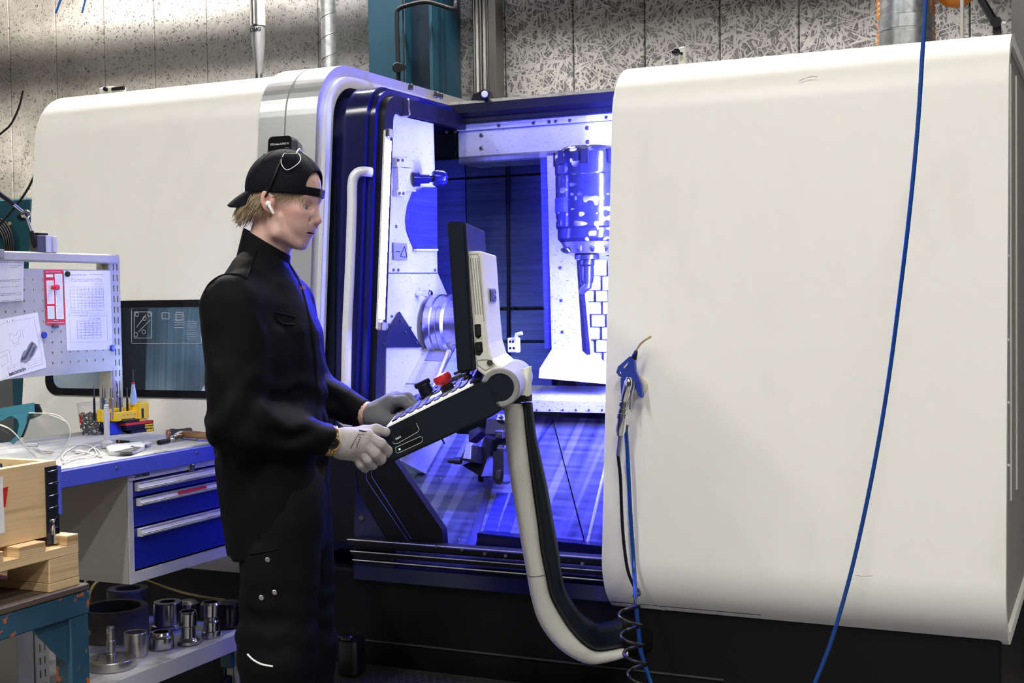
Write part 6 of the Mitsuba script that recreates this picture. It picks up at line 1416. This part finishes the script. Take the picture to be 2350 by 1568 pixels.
vc = (np.asarray(bod.vertices) - EYE); vc = np.stack([vc @ CR, -(vc @ CD), vc @ CF - 3.0], 1); hq_ = c2h(vc)
skin = np.tile(np.array([.60, .375, .315]), (len(hq_), 1))
def tint(col, c, r, k=1.0):
    d = np.linalg.norm((hq_ * [1, 1, 1] - np.asarray(c, float)) / np.asarray(r, float), axis=1)
    t = (k * np.clip(1.4 - d, 0, 1))[:, None]; t = np.clip(t, 0, 1); skin[:] = skin * (1 - t) + np.asarray(col) * t
for sz in (1, -1):
    tint((.58, .27, .24), (42, -36, 48 * sz), (26, 18, 22), .6)
    tint((.60, .27, .24), (-13, -14, 80 * sz), (18, 28, 16), .7)
    tint((.26, .17, .11), (66, 7, 33 * sz), (14, 3.5, 20), .8)
    tint((.36, .19, .18), (60, -25, 31 * sz), (12, 9, 16), .5)
    tint((.10, .055, .045), (64, -17.5, 31 * sz), (9, 1.8, 15), .9)
tint((.58, .27, .24), (80, -49, 0), (13, 11, 15), .7)
tint((.42, .275, .235), (30, -97, 0), (44, 22, 60), .5); tint((.42, .26, .22), (62, -64, 0), (12, 6, 24), .6)
tint((.46, .17, .16), (66, -75, 0), (9, 4.0, 21), .9); tint((.48, .20, .19), (65, -83, 0), (8, 4.8, 18), .9); tint((.16, .05, .05), (64, -78.8, 0), (9, 1.4, 23), .9)
add('body', bod, pr('skin', None, .45, spec=.35), True, parent=PE_, color=np.clip(skin * (.92 + .16 * meshkit.fbm(hq_ * .12, 3, 2)[:, None]), 0, 1))
scene['mat_skin']['bsdf']['base_color'] = {'type': 'mesh_attribute', 'name': 'vertex_color'}
for sz in (1, -1):
    m = trimesh.creation.icosphere(4, 12.2); dr_ = unit([1, -.16, .0]); ca_ = m.vertices @ dr_ / 12.2
    col = np.where((ca_ > .965)[:, None], [[.01, .01, .012]], np.where((ca_ > .87)[:, None], [[.12, .2, .26]], [[.70, .66, .64]]))
    m.apply_translation((53.2, -21.5, 30.5 * sz)); m2 = trimesh.Trimesh(hw_(m.vertices), m.faces, process=False)
    if m2.volume < 0: m2.invert()
    add('eye', m2, pr('eye', None, .1), True, parent=PE_, color=col)
scene['mat_eye']['bsdf']['base_color'] = {'type': 'mesh_attribute', 'name': 'vertex_color'}
# ---- hair
rng = random.Random(17); st, cl_ = [], []
def strand(p0, dirs, L_, r):
    p = np.array(p0, float); pts = [p.copy()]
    for k in range(6):
        p = p + dirs * L_ / 6 + np.array([rng.gauss(0, 1.1) - .5 * max(0, k - 2), -.5 * k, rng.gauss(0, 1.0)]); pts.append(p.copy())
    m = tube(pts, [r, r, r * .9, r * .75, r * .4], 5); st.append(m)
    b = rng.uniform(.6, 1.25); cl_.append(np.tile(np.array([.40, .305, .19]) * b, (len(m.vertices), 1)))
def cra(phi, y, o=1.0):
    k = math.sqrt(max(0, 1 - ((y - CRA_C[1]) / CRA_R[1]) ** 2)); return np.array([CRA_C[0] + (CRA_R[0] + o) * k * math.cos(phi), y, (CRA_R[2] + o) * k * math.sin(phi)])
for i in range(1000):
    sd_ = 1 if rng.random() < .62 else -1
    phi = sd_ * rng.uniform(1.75, 3.16); y = rng.uniform(-24, 2)
    p0 = cra(phi, y, 3 + 4 * rng.random()); out = unit([p0[0], 0, p0[2]])
    strand(p0, unit(out * .25 + np.array([-.32, -1, 0])), rng.uniform(22, 50) * (1.0 if abs(phi) > 2.2 else .55), rng.uniform(.55, 1.0))
for i in range(230):
    sd_ = 1 if rng.random() < .7 else -1
    phi = sd_ * rng.uniform(.85, 1.75); y = rng.uniform(0, 10); p0 = cra(phi, y, 2 + 2 * rng.random())
    strand(p0, unit([-1.0 + rng.gauss(0, .2), -.35 + rng.gauss(0, .12), .02 * sd_]), rng.uniform(14, 30), rng.uniform(.45, .8))
for i in range(14):
    p0 = cra(rng.uniform(.60, .95), 6, 2); strand(p0, unit([.15 + rng.gauss(0, .1), -1, .1]), rng.uniform(14, 26), .6)
hm = join(st); hm2 = trimesh.Trimesh(hw_(hm.vertices), hm.faces, process=False)
if hm2.volume < 0: hm2.invert()
add('hair', hm2, pr('hair', None, .45, spec=.4), True, parent=PE_, color=np.vstack(cl_), label='blond hair below the cap')
scene['mat_hair']['bsdf']['base_color'] = {'type': 'mesh_attribute', 'name': 'vertex_color'}
# ---- cap, worn backwards
CP_R = (90, 88, 80)
CAP_C = (-2, 22, 0)
def f_cap0(p): return s_ell(p, CAP_C, CP_R)
def f_cap(p):
    d = np.abs(f_cap0(p)) - 2.2
    d = np.maximum(d, 4 - p[:, 1] + (p[:, 0] < -60) * 0)
    hole = np.maximum(s_ell(p, (103, 20, 0), (50, 50, 72)), 23 - p[:, 1])
    return smax(d, -hole, 2)
cv_, cf_ = surf_nets(f_cap, (-106, -6, -90), (98, 116, 90), 2.0)
def hmesh(v, f):
    m = trimesh.Trimesh(hw_(v), f, process=False)
    if m.volume < 0: m.invert()
    return m
CAP = add('cap', hmesh(cv_, cf_), 'mat_cap_cloth', True, parent=PE_, label='black cap worn backwards')
rows = []
for s in np.linspace(0, 1, 12):
    top = []
    for t in np.linspace(-1, 1, 25):
        phi = math.pi + t * .95; b = np.array([-2 + 88 * math.cos(phi), 12, 79 * math.sin(phi)])
        L_ = 51 * math.sqrt(max(0, 1 - .9 * t ** 4)); d = np.array([-.90, -.40 - .22 * s, 0])
        top.append(b + d * L_ * s + np.array([0, -20 * t * t * s - 3 * t * t, 0]))
    rows.append(top)
rows = np.array(rows); nb2, mb2 = rows.shape[:2]; lowr = rows + np.array([1.2, -4.0, 0]); lowr[-1] = rows[-1] + [2, -2.5, 0]
i, j = np.meshgrid(np.arange(nb2 - 1), np.arange(mb2 - 1), indexing='ij'); a = (i * mb2 + j).ravel(); N_ = nb2 * mb2
fa = np.vstack([np.stack([a, a + 1, a + mb2 + 1], 1), np.stack([a, a + mb2 + 1, a + mb2], 1)]); fb = fa[:, ::-1] + N_
bd = [k for k in range(mb2)] + [k * mb2 + mb2 - 1 for k in range(1, nb2)] + [(nb2 - 1) * mb2 + k for k in range(mb2 - 2, -1, -1)] + [k * mb2 for k in range(nb2 - 2, 0, -1)]
bd = np.array(bd); b2 = np.roll(bd, -1); fs = np.vstack([np.stack([bd, bd + N_, b2 + N_], 1), np.stack([bd, b2 + N_, b2], 1)])
add('bill', hmesh(np.vstack([rows.reshape(-1, 3), lowr.reshape(-1, 3)]), np.vstack([fa, fb, fs])), 'mat_cap_cloth', 40, parent=CAP)
sm_ = []
for phi in np.radians([15, 75, 118, 180, -75, -118]):
    pts = []
    for e in np.linspace(.08, 1.45, 20):
        v = np.array([math.sin(e) * math.cos(phi) * CP_R[0], math.cos(e) * CP_R[1], math.sin(e) * math.sin(phi) * CP_R[2]]) * 1.024 + CAP_C
        if f_cap(v[None])[0] < 4 and v[1] > 6: pts.append(v)
    if len(pts) > 4: sm_.append(tube(hw_(np.array(pts)), .0010, 6))
add('seam', join(sm_), 'mat_cap_cloth', True, parent=CAP)
add('button', sphere(hw_([CAP_C[0], CAP_C[1] + CP_R[1] + 2.5, 0])[0], .0075, 2, (1, 1, .55)), 'mat_cap_cloth', True, parent=CAP)
add('eyelet', join([sphere(hw_(np.array([math.sin(e) * math.cos(f_) * 93.5, math.cos(e) * 88.5, math.sin(e) * math.sin(f_) * 80.5]) + CRA_C)[0], .0022, 1) for e, f_ in ((.62, 2.35), (.62, 1.3))]), 'mat_black_rubber', True, parent=CAP)
add('buckle', obox(hw_([90, 13, 6])[0], [unit(hw_([91, 13, 6])[0] - hw_([90, 13, 6])[0]), unit(hw_([90, 14, 6])[0] - hw_([90, 13, 6])[0]), unit(hw_([90, 13, 7])[0] - hw_([90, 13, 6])[0])], [.0025, .008, .010], .0015), 'mat_dark_steel', 30, parent=CAP)
# ---- safety glasses pushed up on the cap
SG = thing('safety_glasses', 'clear safety glasses with black temples pushed up on the black cap', 'glasses')
fcc = lambda p: f_cap0(c2h(p)) * .001
def hd(u, v, z): return dp(u, v, 3.0 - z * .001)
def ht(u, v, l): return trace(fcc, u, v, l)
ln = [(647, 362), (655, 350), (676, 346), (686, 354), (690, 366), (680, 379), (660, 390), (650, 384), (645, 372)]
lz = lambda u, v: 61 + (v - 350) * .28
ring_ = np.array([ht(u, max(v, 352), .012 + .004 * (u > 675)) for u, v in spline(np.array(ln + ln[:1], float), 4)])
cen = ring_.mean(0) - CF * .005
m = trimesh.Trimesh(np.vstack([ring_[:-1], cen]), [[k, (k + 1) % (len(ring_) - 1), len(ring_) - 1] for k in range(len(ring_) - 1)], process=False)
add('lens', m, 'mat_tinted_film', True, parent=SG)
add('lens_rim', tube(ring_, .0010, 6), 'mat_silver_light', True, parent=SG)
r2 = np.array([hd(u, v, -30) for u, v in spline(np.array([(686, 344), (696, 350), (705, 364), (700, 372), (690, 360), (686, 344)], float), 4)])
m = trimesh.Trimesh(np.vstack([r2[:-1], r2.mean(0) - CF * .003]), [[k, (k + 1) % (len(r2) - 1), len(r2) - 1] for k in range(len(r2) - 1)], process=False)
add('lens', m, 'mat_tinted_film', True, parent=SG); add('lens_rim', tube(r2, .0009, 6), 'mat_silver_light', True, parent=SG)
add('bridge', tube([ht(680, 352, .012), hd(684, 345, 30), hd(688, 342, 0), hd(688, 345, -28)], .0018, 8, 4), 'mat_silver_light', True, parent=SG)
add('temple', tube([ht(649, 362, .010), ht(640, 380, .007), ht(627, 412, .006), ht(613, 444, .006), hd(609, 452, 90)], [.0036, .0030, .0026, .0026, .0022], 8, 5), 'mat_black_satin', True, parent=SG)
EB = add('earbud', join(sphere(hd(616, 468, 84), .0068, 2), tube([hd(617, 470, 88), hd(622, 480, 89), hd(628, 491, 88)], [.0036, .0034, .0032], 12)), 'mat_plastic_white', True, parent=PE_, label='white wireless earbud')
# ---- gloved hands
def hand(spec, palm, thumb, wrist, cuff, k=.010):
    def f(p):
        d = None
        for js, rs in palm: e = chain(p, js, rs, .012); d = e if d is None else smin(d, e, .016)
        d = smin(d, chain(p, thumb[0], thumb[1], .006), .012)
        for js, rs in spec:
            e = chain(p, js, rs, .004); d = smin(d, e, .0022)
        c = s_cone(p, cuff[0], cuff[1], cuff[2], cuff[3]); a = unit(cuff[1] - cuff[0]); t = (p - cuff[0]) @ a
        c = np.maximum(c, -t) + .0012 * np.sin(t * 1900) * (t < .028)
        d = smin(d, c, .008)
        return d + .0022 * (meshkit.fbm(p * 60, 2, 3) - .5)
    return f
jm = lambda u, v, w: J(u, v, w * .001)
N_mcp = [jm(843, 1000, -114), jm(836, 1017, -120), jm(828, 1033, -116), jm(816, 1047, -106)]
wr = jm(786, 1014, -116)
fN = hand([([N_mcp[0], jm(874, 1019, -117), jm(889, 1035, -98), jm(887, 1042, -74)], [.0122, .0114, .0110, .0098]),
           ([N_mcp[1], jm(861, 1041, -121), jm(875, 1055, -101), jm(872, 1059, -79)], [.0124, .0114, .0110, .0098]),
           ([N_mcp[2], jm(844, 1056, -116), jm(856, 1068, -97), jm(853, 1070, -77)], [.0118, .0108, .0104, .0092]),
           ([N_mcp[3], jm(828, 1066, -106), jm(838, 1075, -88), jm(835, 1076, -72)], [.0110, .0100, .0096, .0086])],
          [([wr, N_mcp[0]], [.027, .0145]), ([wr, N_mcp[1]], [.027, .0145]), ([wr + [0, -.006, 0], N_mcp[2]], [.027, .014]), ([wr + [0, -.012, 0], N_mcp[3]], [.024, .013])],
          ([jm(806, 1000, -98), jm(836, 993, -92), jm(864, 987, -84), jm(885, 992, -80)], [.019, .0155, .0128, .0108]), wr, (jm(784, 1014, -117), jm(804, 1016, -116), .029, .028))
lo, hi = jm(770, 1100, -60), jm(915, 970, -60)
def gmesh(f, u0, v0, u1, v1, w0, w1, h=.0024):
    lo, hi = J(u0, v1, 0), J(u1, v0, 0); v, fc = surf_nets(f, (lo[0] - .02, lo[1] - .02, w0), (hi[0] + .06, hi[1] + .02, w1), h); return wmesh(v, fc)
def t_knit(p, n, uv): return mi.Color3f(.36, .335, .325) * (.82 + .3 * noise(p.x * 500, p.y * 500, p.z * 500) + .12 * fbm(p.x * 40, p.y * 40, p.z * 40, 2) - .06)
pr('glove_knit', None, .8, tex=t_knit, spec=.15)
GN = add('glove', gmesh(fN, 770, 968, 905, 1098, -.155, -.04), 'mat_glove_knit', True, parent=PE_, label='grey knit glove on the near hand')
# printed marks on the back of the glove
pm = []
def mark(pts): pm.append(tube([trace(fN, u, v, .0002) for u, v in spline(np.array(pts, float), 3)], .0006, 5))
pm.append(tube([trace(fN, u, v, .0002) for u, v in spline(np.array([(824, 988), (832, 990), (842, 991)], float), 3)], [.0016, .002, .0008], 6))
rng = random.Random(9)
for k in range(9):
    u, v = 821 - k * 2.1, 996 + k * 3.9; mark([(u, v), (u + 2.2, v + 1.0)]); mark([(u + .4, v + 1.6), (u + 1.8, v + 2.2)])
for k in range(5):
    u, v = 826 - k * 2.0 - rng.random(), 1003 + k * 5; mark([(u, v), (u + 1.5, v + .8), (u + .6, v + 2.4), (u + 2.2, v + 3)])
for k in range(4): mark([(824 + 3.5 * k, 996), (825 + 3.5 * k, 999)])
add('glove_print', join(pm), 'mat_ink', True, parent=GN)
F_m = [jm(896, 922, 118), jm(906, 916, 138), jm(914, 916, 158), jm(918, 924, 176)]
wf = jm(860, 954, 128)
fF = hand([([F_m[0], jm(924, 920, 104), jm(942, 934, 100), jm(940, 951, 102)], [.0145, .0140, .0125, .011]),
           ([F_m[1], jm(934, 914, 130), jm(950, 930, 124), jm(947, 946, 120)], [.0145, .0140, .0125, .011]),
           ([F_m[2], jm(938, 916, 156), jm(950, 930, 150), jm(946, 944, 142)], [.0140, .013, .012, .011]),
           ([F_m[3], jm(936, 924, 176), jm(944, 936, 170), jm(940, 946, 162)], [.0125, .0115, .011, .010])],
          [([wf, F_m[0]], [.026, .018]), ([wf, F_m[1]], [.026, .018]), ([wf, F_m[2]], [.025, .017]), ([wf, F_m[3]], [.023, .016])],
          ([jm(874, 962, 108), jm(890, 968, 98), jm(906, 966, 93), jm(918, 960, 92)], [.020, .0165, .0145, .0125]), wf, (jm(850, 954, 134), jm(868, 952, 126), .028, .027))
GF = add('glove', gmesh(fF, 840, 895, 960, 990, .055, .215), mat('glove_shaded', {'type': 'twosided', 'bsdf': {'type': 'principled', 'base_color': {'type': 'rgb', 'value': [.12, .12, .125]}, 'roughness': .7, 'specular': .2}}), True, parent=PE_, label='grey glove on the far hand with shade in its colour')  # darker copy of the near glove, shade put into its colour
add('stylus', join(tube([dp(917, 946, 3.09), dp(921, 955, 3.09), dp(925, 964, 3.092)], [.0035, .004, .002], 10), tube([dp(922, 962, 3.09), dp(935, 957, 3.09)], .0012, 6)), mat('stylus_teal', {'type': 'twosided', 'bsdf': {'type': 'principled', 'base_color': {'type': 'rgb', 'value': [.02, .38, .36]}, 'roughness': .4}}), True, label='short teal pen held by the far gloved hand over the keys', cat='pen')
wa = unit(toW(jm(800, 1016, -116)[None])[0] - toW(WRN[None])[0])
cw_ = toW(jm(784, 1014.5, -116.5)[None])[0]
rib = [(.0275, 0)] + [(.0312 + (.0006 if k % 2 else 0), .0012 * k + .001) for k in range(9)] + [(.0285, .016)]
add('cuff', lathe(rib, cw_, wa, 36), 'mat_glove_knit', 40, parent=GN)
# ---- watch
WC = toW(J(765, 1012, -.122)[None])[0]; wa = unit(toW(jm(786, 1014, -116)[None])[0] - toW(WRN[None])[0])
wx = unit(np.cross(wa, CF)); wx = -wx if wx @ CD > 0 else wx; wy = unit(np.cross(wa, wx)); wy = wy if wy @ CF < 0 else -wy
WT = add('wristwatch', lathe([(.0125, -.004), (.0155, -.003), (.0158, .002), (.0135, .004), (.0132, .003)], WC + wy * .033 - wx * .002 - wa * .006, unit(wy - wa * .45), 32), 'mat_gold', 30, parent=PE_, label='gold wristwatch with a dark dial')
dn = unit(wy - wa * .45); do = WC + wy * .033 - wx * .002 - wa * .006
add('dial', lathe([(.0128, .0030), (.0126, .0046), (0, .0047)], do, dn, 32), 'mat_black_piano', parent=WT)
dx_, dy_, _ = basis(dn)
add('markers', join([obox(do + dn * .0049 + (dx_ * math.cos(g) + dy_ * math.sin(g)) * .0105, [dx_ * math.cos(g) + dy_ * math.sin(g), dy_ * math.cos(g) - dx_ * math.sin(g), dn], [.0016, .0005, .0003]) for g in np.arange(0, 6.2, math.pi / 6)] + [obox(do + dn * .0051 + dx_ * .003, [dx_, dy_, dn], [.004, .0004, .0002]), obox(do + dn * .0051 + dy_ * .004, [dy_, dx_, dn], [.005, .0004, .0002])]), 'mat_gold', parent=WT)
lk_ = []
for k in range(30):
    g = k * 2 * math.pi / 30
    if abs(((g - math.pi / 2 + math.pi) % (2 * math.pi)) - math.pi) < .40: continue
    rd = wx * math.cos(g) + wy * math.sin(g); td = -wx * math.sin(g) + wy * math.cos(g)
    for o_, w_ in ((-.0062, .0026), (0, .0030), (.0062, .0026)): lk_.append(obox(WC - wa * .004 + rd * .0325 + wa * o_, [rd, td, wa], [.0013, .0030, w_], .0008))
add('bracelet', join(lk_), 'mat_gold', 30, parent=WT, kind='stuff')
